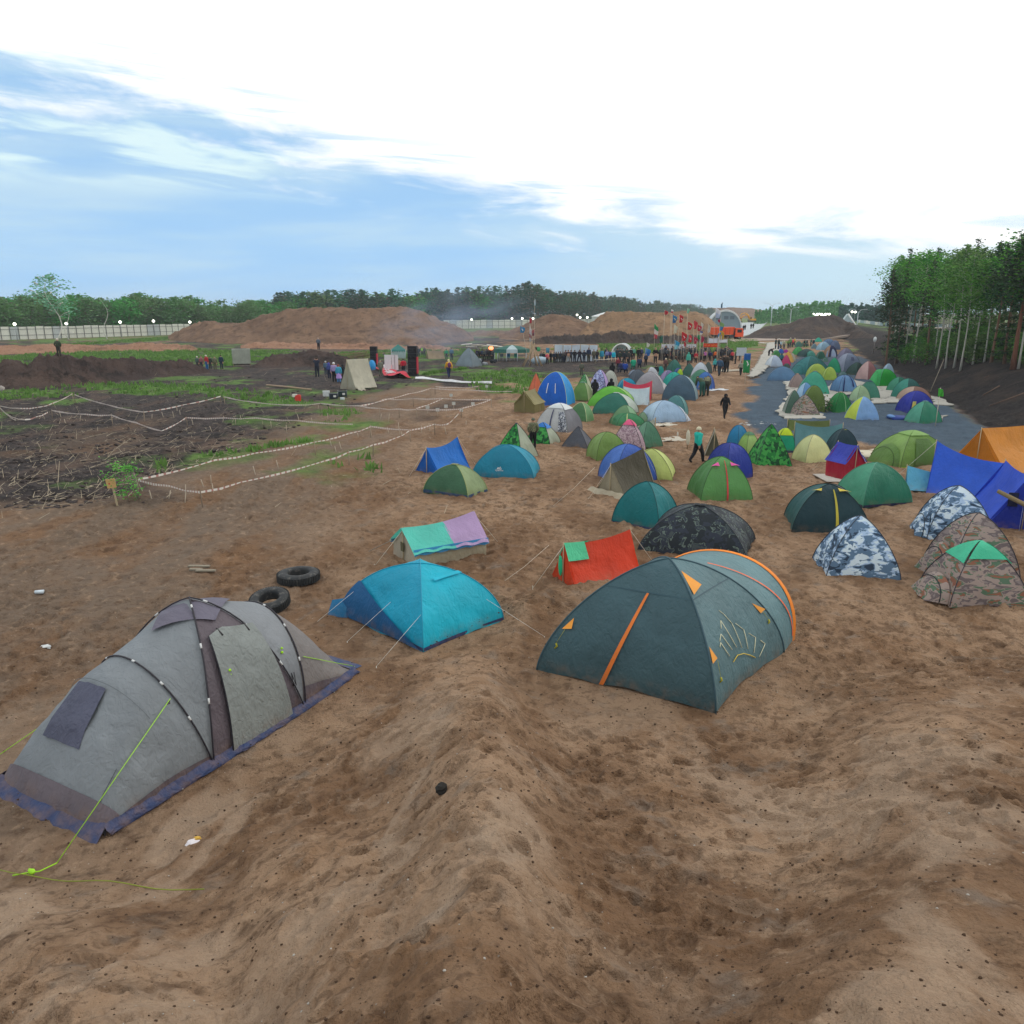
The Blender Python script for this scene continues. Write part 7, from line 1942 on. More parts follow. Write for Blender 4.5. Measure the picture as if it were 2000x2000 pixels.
def stage():
    # two loudspeaker towers
    for (x0, y0, x1, y1, lab) in ((738, 328, 862, 655, 'left black loudspeaker tower with a red edge beside the white board'), (1382, 322, 1556, 825, 'right, taller black loudspeaker tower with a long red edge')):
        g = ground(*px('F', (x0+x1)/2, y1)); s = g.y/FPX*cos(PITCH)*1.02; w_ = (x1-x0)/8.78*s; h = (y1-y0)/8.78*s
        t = thing('loudspeaker_tower', g, lab, 'loudspeaker', R(-8))
        n = 4 if h < 3 else 6
        for k in range(n):
            b = MB(); b.box((0, 0, h*(k+.5)/n), (w_*.9, .6, h/n*.97)); b.build('cabinet', plain('15181f', .7), t, smooth=False, bevel=.01)
            for sx in (-.22, .22):
                b = MB(); b.ball((sx*w_, -.30, h*(k+.5)/n), (w_*.15, .05, min(w_*.15, h/n*.4)), 12, 6); b.build('speaker_cone', plain('0c0e12', .5), t)
        b = MB(); b.box((w_*.48, -.1, h*.36), (w_*.09, .5, h*.55)); b.build('red_edge', plain('a81c34', .6), t, smooth=False)
    g = ground(*px('F', 1100, 770)); s = g.y/FPX*cos(PITCH)/8.78
    t = thing('stage_board', g, 'white board behind the performers between the loudspeaker towers', 'board', R(-4))
    for x, w_ in ((-62, 118), (62, 112)):
        b = MB(); b.box((x*s, 0, 155*s), (w_*s, .06, 300*s)); b.build('panel', plain('d0d4d6', .6), t, smooth=False)
    b = MB(); b.box((60*s, -.08, 150*s), (4*s, .05, 305*s)); b.box((40*s, -.5, 70*s), (3*s, .03, 140*s)); b.build('stand', plain('40444a', .5), t, smooth=False)
    # red banner lying rumpled on the ground with white writing
    a = ground(*px('F', 985, 700)); c = ground(*px('F', 1245, 880))
    t = thing('fallen_banner', (a+c)/2, 'rumpled red banner with white writing lying in front of the white board', 'banner')
    L2 = (c-a)/2; b = MB(); rows = []; D = (c-a).normalized(); Wd = Vector((-D.y, D.x, 0))
    Z = lambda s, q: .22+.12*sin(s*9+q*2)+.22*(1-abs(q))+.08*sin(q*5+s*14)
    for i in range(19):
        s = i/18; rows.append([(-L2+(L2*2)*s+Wd*(q*.8))[:2]+(max(.02, Z(s, q)),) if False else tuple((-L2+(L2*2)*s+Wd*(q*1.1)).xy)+(max(.02, Z(s, q)),) for q in np.linspace(-1, 1, 9)])
    b.grid(rows); b.build('banner_cloth', fab('c8203c', 1.2, .1), t)
    b = MB()
    for i in range(9):
        s = .12+.085*i
        for q0, q1 in ((-.75, -.2), (-.6, -.6+.1)):
            b.tube([tuple((-L2+(L2*2)*(s+ds)+Wd*(q*1.1)).xy)+(Z(s+ds, q)+.05,) for ds, q in ((0, q0), (.0, (q0+q1)/2), (.045, q1))], .05, 4)
    b.build('lettering', plain('e0e0e4', .6), t)
    # pavilion with green roof
    g = ground(*px('F', 1215, 520)); s = g.y/FPX*cos(PITCH)/8.78; w_ = 240*s; h = 235*s
    t = thing('pavilion', g, 'small pavilion with a green pointed roof and white sides behind the stage', 'pavilion', R(10))
    b = MB(); e = w_/2; zt = h*.62
    b.add([(-e, -e, zt), (e, -e, zt), (e, e, zt), (-e, e, zt), (0, 0, h)], [(0, 1, 4), (1, 2, 4), (2, 3, 4), (3, 0, 4)])
    b.build('roof', fab('16786a', .8, .2), t, smooth=False)
    b = MB()
    for k in range(4):
        cr = [(-e, -e), (e, -e), (e, e), (-e, e)]; (ax, ay), (bx, by) = cr[k], cr[(k+1) % 4]
        row0 = [(ax+(bx-ax)*j/12, ay+(by-ay)*j/12, zt+.01) for j in range(13)]; row1 = [(p[0]*1.01, p[1]*1.01, zt-(.35 if j % 2 else .12)) for j, p in enumerate(row0)]
        b.grid([row0, row1])
    b.build('valance', fab('2c8c7c', .5, .2), t)
    b = MB()
    for k in range(4):
        (ax, ay), (bx, by) = cr[k], cr[(k+1) % 4]
        b.grid([[((ax+(bx-ax)*j/8)*.96, (ay+(by-ay)*j/8)*.96+.03*sin(j*2.), z) for j in range(9)] for z in (0, zt*.5, zt)])
    b.build('side_curtain', fab('b4c8c4', 1, .3), t)
    for (ax, ay) in cr:
        b = MB(); b.tube([(ax, ay, 0), (ax, ay, zt)], .03, 6); b.build('leg', plain('c8ccd0', .4), t)
    g = ground(*px('F', 765, 725)); s = g.y/FPX/8.78
    b = MB(); b.ball((0, 0, .35), (60*s, .6, .75), 12, 8, noise=.15); tag(b.build('blue_bag', fab('1f90d0', 1, .1), loc=g), 'bright blue tarpaulin bundle right of the cream canvas tent', 'bundle')
    g = ground(*px('F', 1272, 812)); b = MB(); b.tube([(0, 0, -.05), (0, 0, .28), (0, 0, .5)], [.62, .68, .5], 16); tag(b.build('tub', plain('1c222c', .5), loc=g), 'round black tub on the ground beside the red banner', 'tub')
    g = ground(*px('F', 1305, 838)); b = MB(); b.ball((0, 0, .1), (.55, .35, .2), 10, 6, noise=.2); tag(b.build('green_cloth', fab('1c9c6c'), loc=g), 'small green cloth heap in front of the black tub', 'cloth')
    # long strip of white cloth on the ground
    pts = [px('M', x, y) for x, y in ((1205, 928), (1260, 930), (1320, 935), (1400, 950), (1480, 958), (1560, 964), (1660, 966), (1780, 970))]
    P = [ground(u, v) for u, v in pts]; c0 = P[0].copy(); b = MB(); rows = []
    for i, p in enumerate(P):
        p = p-c0; w_ = .8-.05*i; rows.append([(p.x, p.y-w_/2, .06), (p.x, p.y-.1, .22+.06*sin(i*2)), (p.x, p.y+w_/3, .16), (p.x, p.y+w_/2, .05)])
    b.grid(rows); tag(b.build('white_cloth_strip', fab('dfe2e6', 1, .1), loc=c0), 'long strip of white cloth lying on the ground right of the stage', 'cloth')
    # plank pile
    rnd = random.Random(3); g0 = ground(*px('F', 510, 545))
    for i in range(14):
        b = MB(); x = rnd.uniform(-2.6, 2.6); a = R(rnd.uniform(8, 32)); L_ = rnd.uniform(3, 5.5)
        b.box((0, 0, 0), (L_, .18, .05)); o = b.build('plank', wood(rnd.choice(['8a7358', '6e5c48', 'a08868'])), smooth=False, loc=(g0.x+x, g0.y+rnd.uniform(-.6, 1.2), g0.z+.12+.06*i)); o.rotation_euler = (0, -rnd.uniform(.02, .14), a*.6)
        tag(o, 'rough plank in the loose pile left of the left loudspeaker tower', 'plank', 'planks in the pile by the stage')
    a, c = ground(*px('G', 850, 690)), ground(*px('G', 1375, 745)); b = MB(); b.tube([Vector((0, 0, .1)), (c-a)*.5+Vector((0, 0, .12)), (c-a)+Vector((0, 0, .1))], .09, 5)
    tag(b.build('long_board', wood('a8927a'), loc=a), 'long pale board lying on the dark ground behind the grass', 'board')
    # generators and crates
    for (x, y, w0, h0, c, lab, nm) in ((1555, 815, 80, 70, 'c4c8c8', 'white box left of the two dark generators', 'box'), (1640, 840, 105, 72, '1c2430', 'left dark generator in front of the cream canvas tent', 'generator'), (1745, 815, 110, 75, '1c3030', 'right dark generator in front of the cream canvas tent', 'generator'), (1745, 860, 55, 38, 'b4c0c0', 'small pale bucket below the right generator', 'bucket')):
        g = ground(*px('G', x, y)); s = g.y/FPX/6.04*cos(PITCH)
        t = thing(nm, g, lab, nm, R(12))
        if nm == 'bucket':
            b = MB(); b.tube([(0, 0, -.02), (0, 0, h0*s)], [w0*s*.4, w0*s*.5], 14); b.build('body', plain(c, .5), t)
        else:
            b = MB(); b.box((0, 0, h0*s*.5), (w0*s, w0*s*.6, h0*s*.85)); b.build('body', plain(c, .5), t, smooth=False, bevel=.03)
            if nm == 'generator':
                for k in (-1, 1):
                    b = MB(); b.tube([(k*w0*s*.45, -.3*w0*s, .0), (k*w0*s*.48, -.33*w0*s, h0*s), (k*w0*s*.48, .33*w0*s, h0*s), (k*w0*s*.45, .3*w0*s, 0)], .025, 6); b.build('frame', plain('60646a', .4, .6), t)
                b = MB(); b.box((.1, -.31*w0*s, h0*s*.5), (.2, .05, .15)); b.build('panel', plain('c8c8c4'), t, smooth=False)
            else:
                b = MB(); b.box((0, 0, h0*s*.96), (w0*s*1.03, w0*s*.63, .05)); b.build('lid', plain('d4d8d8', .5), t, smooth=False)
    g = ground(*px('G', 1222, 868)); t = thing('canister', g, 'small red canister with a white top on the grass', 'canister')
    b = MB(); b.box((0, 0, .24), (.42, .25, .48)); b.build('body', plain('c83a30', .5), t, smooth=False, bevel=.04)
    b = MB(); b.box((-.22, 0, .42), (.35, .22, .22)); b.build('top', plain('d0ccc0', .5), t, smooth=False, bevel=.03)
    # grey tent in the smoke
    dome('E', 215, 440, 612, 720, ['7c8c94', '6c7c84', '7c8c94', '7c8c94'], 'large grey tent standing in the smoke left of the green marquee', rot=-30, asp=.9, n=1.35)
    ridge('F', 1680, 385, 2010, 540, 'a08c70', '8c7c64', 'low tan tarpaulin on poles right of the stage', rot=-70, asp=1.4, sag=.1, lines=False)
    # big green and white marquee
    g = ground(*px('E', 1040, 640)); s = g.y/FPX/7.43*cos(PITCH); w_ = 540*s; h = 235*s
    t = thing('marquee', (g.x, g.y+w_*.3, g.z), 'large round green marquee with one white section beside the pole tripod', 'marquee')
    n = 10; cr = [(cos(2*pi*(k+.5)/n-pi/2)*w_/2, sin(2*pi*(k+.5)/n-pi/2)*w_/3.0) for k in range(n)]
    for k in range(n):
        (ax, ay), (bx, by) = cr[k], cr[(k+1) % n]; b = MB()
        b.grid([[(0, 0, h), (0, 0, h)], [(ax*.5, ay*.5, h*.90), (bx*.5, by*.5, h*.90)], [(ax*.97, ay*.97, h*.74), (bx*.97, by*.97, h*.74)], [(ax, ay, h*.52), (bx, by, h*.52)]])
        b.build('roof_section', fab('b8ccd0' if k == n-1 else '2f6a5e', .6, .2), t, smooth=False)
        b = MB(); b.tube([(ax*.96, ay*.96, 0), (ax*.96, ay*.96, h*.6)], .05, 6); b.build('leg', plain('c0c8cc', .5), t)
    for (x, c, lab) in ((985, '1f6ca0', 'blue'), (1098, '2c9c8c', 'green'), (885, '808890', 'grey')):
        g2 = ground(*px('E', x, 640)); tt = thing('folding_chair', (g2.x, g2.y+1.2, g2.z), lab+' folding chair in the shade of the green marquee', 'chair')
        b = MB(); b.box((0, 0, .45), (.5, .45, .05)); b.build('seat', plain(c), tt, smooth=False)
        b = MB(); b.box((0, .22, .75), (.5, .05, .45)); b.build('backrest', plain(c), tt, smooth=False)
        for sx in (-.22, .22):
            for sy in (-.2, .2):
                b = MB(); b.tube([(sx, sy, 0), (sx, sy, .45)], .015, 5); b.build('leg', plain('a0a4a8', .4), tt)
    # light boards roof with the cooking fire
    a = ground(*px('E', 640, 605)); s = a.y/FPX/7.43
    t = thing('board_roof', a, 'rough roof of light boards on thin posts above the dark group', 'shelter')
    rnd = random.Random(8)
    for k in range(7):
        b = MB(); b.box(((-250+k*72)*s, rnd.uniform(-.5, .5), (175+rnd.uniform(0, 35))*s), (150*s, 1.6, .07), M=Matrix.Rotation(rnd.uniform(-.12, .12), 3, 'Y')); b.build('roof_board', plain(rnd.choice(['cfc8b8', 'b0a898', 'd8d4cc']), .8), t, smooth=False)
    for k in range(5):
        b = MB(); b.tube([((-240+k*110)*s, 0, -.1), ((-240+k*110)*s, 0, 190*s)], .05, 5); b.build('post', wood(), t)
    g = ground(*px('E', 748, 470), 0); g = at_d('E', 735, 440, a.y-1)
    t = thing('camp_fire', (g.x, g.y, g.z-.35), 'orange glowing camp fire at the board roof', 'fire')
    b = MB(); b.ball((0, 0, .3), (.32, .2, .26), 9, 7, noise=.5); b.build('flames', glow('ff7a2a', 2.2), t)
    b = MB(); b.box((0, 0, -.02), (1.1, .8, .1)); b.tube([(0, 0, -g.z+.35+a.z), (0, 0, 0)], .1, 6); b.build('fire_tray', plain('2a2624'), t, smooth=False)
    # heap of packs and bicycles, white sacks
    g = ground(*px('E', 670, 700)); rnd = random.Random(5)
    for k in range(9):
        b = MB(); c = rnd.choice(['20242c', '2c3038', 'b8bcc0', '1c2028', '8c9098']); r = rnd.uniform(.22, .38); b.ball((0, 0, r*.7), (r, r*.8, r*.9), 9, 7, noise=.25, seed=k)
        tag(b.build('pack', plain(c, .8), loc=(g.x+rnd.uniform(-1.1, 1.1), g.y+rnd.uniform(-.5, .9), g.z+(k//5)*.35)), 'dark or pale pack in the heap between the smoky tent and the marquee', 'pack', 'packs heaped between the smoky tent and the marquee')
    g = ground(*px('E', 1440, 665)); b = MB(); b.ball((0, 0, .35), (1.05, .6, .5), 12, 8, noise=.3); tag(b.build('white_sack', plain('9cb0bc', .7), loc=g), 'pale blue white sack heap beside the pole tripod', 'sacks')
    # tripod of poles
    g = ground(*px('E', 1335, 705)); s = g.y/FPX/7.43*cos(PITCH); ap = Vector((8*s, 0, 300*s))
    t = thing('pole_tripod', g, 'cone of leaning bare wooden poles right of the marquee', 'poles')
    for (x, y, xt) in ((-150, .4, 25), (-130, -.6, 35), (-48, -.3, 10), (-30, .6, -60), (60, .7, 0), (135, -.4, -35), (150, .2, 25), (80, -.8, -10)):
        foot = Vector((x*s, y, -.05)); d_ = (ap-foot); b = MB(); b.tube([foot, ap+d_.normalized()*abs(xt)*s+Vector((xt*s*.4, 0, 0))], [.07, .045], 6); b.build('pole', wood('b09a7c'), t)
    # white awning behind the row
    a = ground(*px('3', 402, 760)); c = ground(*px('3', 815, 758)); w_ = (c-a).length; s = a.y/FPX/4.83*cos(PITCH)
    t = thing('awning', (a+c)/2+Vector((0, 1.2, 0)), 'long white tarpaulin awning behind the row of people', 'awning')
    hh = 155*s; b = MB(); b.grid([[(x, -.1+.06*sin(x*3+z), z) for x in np.linspace(-w_/2, w_/2, 24)] for z in (0.02, hh*.5, hh)]); b.build('back_sheet', fab('ccdaea', 1, .2), t)
    b = MB(); b.grid([[(x, y, hh-.02*y*y+.04*sin(x*2)) for x in np.linspace(-w_/2, w_/2, 20)] for y in np.linspace(-.1, 3, 5)]); b.build('roof_sheet', fab('d8e2ec', 1, .2), t)
    for k in range(6):
        b = MB(); b.tube([(-w_/2+w_*k/5, -.2, 0), (-w_/2+w_*k/5, -.2, hh+.1)], .04, 6); b.build('post', wood(), t)
    # hanging coloured cloths
    for (x, y0, y1, c, lab) in ((1428, 430, 492, '3cb878', 'green'), (1560, 440, 515, '2c9cc0', 'light blue'), (1400, 425, 470, '24303c', 'dark'), (1625, 440, 475, 'b4b86c', 'yellowish')):
        g = at_d('E', x, y0, a.y+.5); g1 = at_d('E', x, y1, a.y+.5); b = MB(); ww = 25*s*.65
        b.grid([[(xx, .04*sin(xx*8), z) for xx in np.linspace(-ww, ww, 5)] for z in (0, -(g.z-g1.z)/2, -(g.z-g1.z))]); o = b.build('hanging_cloth', fab(c, 1, .2), loc=g); tag(o, lab+' cloth hanging on the line left of the white awning', 'cloth')
        sl = o.modifiers.new('t', 'SOLIDIFY'); sl.thickness = .02
    g0 = at_d('E', 1385, 428, a.y+.5); g1 = at_d('E', 1650, 440, a.y+.5); b = MB(); b.tube([(0, 0, 0), (g1-g0)*.5-Vector((0, 0, .1)), g1-g0], .02, 5)
    tag(b.build('line', plain('8c8878'), loc=g0), 'line carrying coloured cloths left of the white awning', 'line')
    # arched white shelter
    g = ground(*px('3', 1035, 700)); s = g.y/FPX/4.83*cos(PITCH); rr_ = 90*s; hh = 108*s
    t = thing('arched_shelter', (g.x, g.y+1, g.z), 'white arched shelter with a bright rim in front of the grass', 'shelter', R(-14))
    b = MB(); b.grid([[(cos(e)*rr_, y, sin(e)*hh) for e in np.linspace(0, pi, 20)] for y in np.linspace(0, 4, 5)]); b.build('cover', fab('c0ccce', .8, .3), t)
    b = MB(); b.grid([[(cos(e)*rr_*q, .6, sin(e)*hh*q) for e in np.linspace(0, pi, 20)] for q in (0, .5, 1)]); b.build('end_wall', fab('93a4a4', .8, .3), t)
    b = MB(); b.tube([(cos(e)*rr_, 0, sin(e)*hh) for e in np.linspace(0, pi, 24)], .10, 6); b.build('rim', plain('e4e8e8', .5), t)
    # wall of white sheets with posts, banners
    a = ground(*px('K', 290, 985)); c = ground(*px('K', 870, 975)); w_ = (c-a).length; d0 = a.y+6; top = at_d('K', 300, 722, d0); s = d0/FPX/8.78
    t = thing('sheet_wall', (at_d('K', 578, 722, d0).x, d0, 0), 'wall of white sheets on thin posts behind the flag crowd', 'sheet wall')
    for k in range(5):
        b = MB(); x0 = (-290+k*118)*s; b.grid([[(x0+116*s*j/8, .05*sin(j*1.3+k), z) for j in range(9)] for z in (.3, top.z*.5, top.z)]); b.build('sheet', fab('c4c8d4', 1, .25), t)
    for k in range(8):
        b = MB(); b.tube([((-290+k*83)*s+(.5 if k in (2, 3) else 0), -.1, 0), ((-290+k*83)*s, -.1, top.z+.2)], .04, 5); b.build('post', plain('8c847c'), t)
    def banner(x0, y0, x1, y1, d, c, lab, n=0, lc=None, posts=(0, 1), h0=0):
        A = at_d('K', x0, y0, d); Bp = at_d('K', x1, y1, d); w_ = Bp.x-A.x; h = A.z-Bp.z
        t = thing('banner', ((A.x+Bp.x)/2, d, float(H0(A.x, d))), lab, 'banner')
        z0 = Bp.z-t.location.z; b = MB(); b.grid([[(x, .05*sin(x*2.5), z0+h*q-.10*h*sin(pi*(x/w_+.5))*q) for x in np.linspace(-w_/2, w_/2, 14)] for q in (0, .5, 1)]); o = b.build('banner_cloth', fab(c, .7, .25), t)
        for q in posts:
            b = MB(); b.tube([(-w_/2+w_*q, .08, -.1), (-w_/2+w_*q, .08, z0+h+.2)], .045, 6); b.build('post', wood('a8a090'), t)
        if n: letters(t, -w_*.44, z0+h*.25, w_*.88, h*.42, n, lc, -.10)
        return t
    banner(1002, 706, 1242, 772, 99, 'cc3024', 'red banner with yellow writing on poles above the crowd', 15, 'e8a040')
    banner(1090, 616, 1250, 700, 101, 'c8ccd8', 'left white banner on poles in front of the orange truck')
    banner(1258, 636, 1412, 694, 101, 'd0d4dc', 'right, sagging white banner on poles in front of the orange truck')
    A = at_d('K', 1652, 850, 84.5); b = MB(); b.box((0, 0, 0), (1.05, .04, .85)); b.box((0, .03, -.8), (.05, .04, 1.0)); tag(b.build('placard', plain('b4bcc4'), smooth=False, loc=A), 'white placard held up at the right end of the crowd', 'placard')
    # benches before the row
    for (x, y, lab) in ((730, 870, 'left low wooden bench in front of the row of people'), (970, 855, 'right low wooden bench in front of the row of people')):
        g = ground(*px('H', x, y)); t = thing('bench', g, lab, 'bench', R(5))
        b = MB(); b.box((0, 0, .48), (2.0, .4, .07)); b.build('seat', wood('b8b0a4'), t, smooth=False)
        for sx in (-.8, .8):
            b = MB(); b.box((sx, 0, .22), (.08, .35, .45)); b.build('leg', wood('8c8478'), t, smooth=False)

def vehicles():
    # orange tipper lorry, side on
    d = 186; s = d/FPX/8.78
    A = at_d('K', 1395, 607, d); L_ = 515*s
    t = thing('lorry', (A.x, d, float(H0(A.x, d))), 'orange tipper lorry facing right in front of the hangar', 'lorry', R(3))
    k = L_/7.6; orange = plain('e0501c', .5); dark = plain('16181c', .6)
    z0 = A.z
    b = MB(); b.add([(-3.75*k, -1.2, 1.25*k), (1.25*k, -1.2, 1.25*k), (1.25*k, 1.2, 1.25*k), (-3.75*k, 1.2, 1.25*k), (-3.65*k, -1.25, 2.95*k), (1.5*k, -1.25, 3.05*k), (1.5*k, 1.25, 3.05*k), (-3.65*k, 1.25, 2.95*k)],
                  [(0, 3, 2, 1), (0, 1, 5, 4), (1, 2, 6, 5), (2, 3, 7, 6), (3, 0, 4, 7), (4, 5, 6, 7)]); b.build('tipper_body', orange, t, smooth=False)
    for x in (-3.0, -1.9, -.8, .3, 1.2):
        b = MB(); b.box((x*k, -1.28, 2.1*k), (.12*k, .08, 1.6*k)); b.build('rib', plain('b84418', .5), t, smooth=False)
    b = MB(); b.box((-.2*k, 0, .95*k), (7.2*k, .9, .3*k)); b.build('chassis', dark, t, smooth=False)
    cab = thing; b = MB()
    prof = [(1.75, .7), (3.75, .7), (3.8, 1.7), (3.55, 2.75), (1.75, 2.8)]
    b.add([(x*k, -1.2, z*k) for x, z in prof]+[(x*k, 1.2, z*k) for x, z in prof], [(0, 1, 2, 3, 4), (9, 8, 7, 6, 5)]+[(i, i+5, (i+1) % 5+5, (i+1) % 5) for i in range(5)]); c_ = b.build('cab', orange, t, smooth=False)
    b = MB(); b.box((2.75*k, -1.215, 2.1*k), (1.1*k, .02, .75*k)); b.build('window', plain('20262c', .2), c_, smooth=False)
    b = MB(); b.box((3.70*k, 0, 2.15*k), (.1, 1.9, .8*k), M=Matrix.Rotation(.22, 3, 'Y')); b.build('windscreen', plain('1c2226', .2), c_, smooth=False)
    b = MB(); b.box((1.62*k, 0, 1.9*k), (.22*k, 2.2, 1.7*k)); b.build('cab_back', dark, t, smooth=False)
    for x in (-2.9, -1.8, 2.75):
        for sy in (-1, 1):
            b = MB(); b.tube([(x*k, sy*1.18, .52*k), (x*k, sy*.8, .52*k)], .52*k, 16); w_ = b.build('wheel', dark, t)
            b = MB(); b.tube([(x*k, sy*1.2, .52*k), (x*k, sy*1.1, .52*k)], .24*k, 12); b.build('rim', plain('70706c', .5), w_)
    b = MB(); b.box((.9*k, -1.0, .75*k), (1.1*k, .5, .55*k)); b.build('fuel_tank', plain('3c4248', .5), t, smooth=False)
    # arched hangar
    d = 262; s = d/FPX/8.78; A = at_d('K', 1318, 410, d); w_ = 560*s*.97; h = 290*s
    t = thing('hangar', (A.x+1, d, 0), 'big arched pale grey hangar behind the orange lorry', 'hangar', R(-10))
    base = 0; H2 = at_d('K', 1318, 142, d).z
    es = np.linspace(0, pi, 26)
    b = MB(); b.grid([[(cos(e)*w_/2, y, sin(e)**.85*H2) for e in es] for y in np.linspace(0, 14, 8)]); b.build('shell', plain('b4bcc0', .5), t)
    b = MB(); b.grid([[(cos(e)*w_/2*q, .3, sin(e)**.85*H2*q) for e in es] for q in (0, .5, 1)]); b.build('end_wall', plain('7d8c96', .7), t)
    b = MB(); rows = [[(cos(e)*w_/2*k_, y, sin(e)**.85*H2*k_+.02) for e in es] for k_, y in ((1.01, -.1), (1.03, .5), (.95, -.12))]; b.grid(rows); b.build('rim', plain('e0e4e4', .5), t)
    for x in (-.22, .02, .2):
        b = MB(); b.box((x*w_, .2, H2*.66), (w_*.13, .12, H2*.16)); b.build('window', plain('5c6874', .3), t, smooth=False)
    # second grey roof at the right
    d = 236; A = at_d('4', 1640, 305, d); s = d/FPX/4.83
    t = thing('barrel_roof_shed', (A.x+3, d, 0), 'pale grey pitched roof shed right of the dark heap', 'shed', R(-20))
    z1 = A.z; w_ = 150*s
    b = MB(); b.add([(-w_*.55, 0, 0), (w_*.5, 0, 0), (w_*.5, 10, 0), (-w_*.55, 10, 0), (-w_*.55, 0, 1.6), (w_*.5, 0, 1.2), (w_*.5, 10, 1.2), (-w_*.55, 10, 1.6)], [(0, 1, 5, 4), (1, 2, 6, 5), (3, 0, 4, 7), (2, 3, 7, 6)]); b.build('wall', plain('8c9aa0'), t, smooth=False)
    b = MB(); b.add([(-w_*.6, -.3, 1.5), (-w_*.08, -.3, z1), (w_*.6, -.3, 1.1), (-w_*.6, 10, 1.5), (-w_*.08, 10, z1), (w_*.6, 10, 1.1)], [(0, 1, 4, 3), (1, 2, 5, 4), (0, 2, 1), (3, 4, 5)]); b.build('roof', plain('9fb0b4', .6), t, smooth=False)
    b = MB(); b.tube([(-w_*.08, -.35, z1), (w_*.6, -.35, 1.1)], .25, 5); b.build('verge', plain('e4e8e8'), t)
    # pale panels above the middle heaps
    d = 250; A = at_d('3', 770, 330, d); Bp = at_d('3', 1030, 300, d)
    t = thing('site_building', ((A.x+Bp.x)/2, d, 0), 'low white roofed building showing behind the ochre heap', 'building')
    w_ = Bp.x-A.x; b = MB(); b.box((0, 3, A.z*.5), (w_, 6, A.z)); b.build('wall', plain('c4c8c8'), t, smooth=False)
    b = MB(); b.add([(-w_/2-.3, -.3, A.z), (w_/2+.3, -.3, A.z), (w_/2+.3, 6.3, A.z), (-w_/2-.3, 6.3, A.z), (-w_*.1, 3, Bp.z+.3), (w_*.5, 3, Bp.z+.3)], [(0, 1, 5, 4), (1, 2, 5), (2, 3, 4, 5), (3, 0, 4)]); b.build('roof', plain('d0d4d4'), t, smooth=False)
    # excavators
    yel = plain('d89a2c', .5)
    for (xk, yk, sc, mir, lab) in ((1610, 335, .5, 1, 'left yellow excavator beside the hangar rim'), (1830, 335, .62, -1, 'right yellow excavator with its long arm raised')):
        d = 300; A = at_d('K', xk, yk, d)
        t = thing('excavator', (A.x, d, max(0, A.z-.3)), lab, 'excavator'); t.scale = (mir*sc, sc, sc)
        for sy in (-1, 1):
            b = MB(); b.tube([(-2, sy*1.1, .3), (-2.2, sy*1.1, .7), (-1.6, sy*1.1, .95), (1.6, sy*1.1, .95), (2.2, sy*1.1, .7), (2, sy*1.1, .3), (-2, sy*1.1, .3)], .25, 6); b.build('track', plain('2c2c2c'), t)
        b = MB(); b.box((-.6, 0, 1.7), (3.2, 2.4, 1.1)); b.build('body', yel, t, smooth=False, bevel=.08)
        b = MB(); b.box((.9, -.6, 2.4), (1.3, 1.1, 1.7)); c_ = b.build('cab', yel, t, smooth=False, bevel=.06)
        b = MB(); b.box((.95, -1.17, 2.6), (1.0, .05, 1.0)); b.build('window', plain('283038', .2), c_, smooth=False)
        b = MB(); b.tube([(1.0, .4, 1.9), (2.6, .4, 4.6), (4.6, .4, 5.6)], [.38, .42, .3], 6); b.build('boom', yel, t)
        b = MB(); b.tube([(4.6, .4, 5.6), (6.6, .4, 5.0), (7.2, .4, 2.4)], [.3, .3, .2], 6); b.build('stick', yel, t)
        b = MB(); b.ball((7.0, .4, 1.7), (.7, .6, .6), 8, 6); b.build('bucket', plain('6c6458'), t)

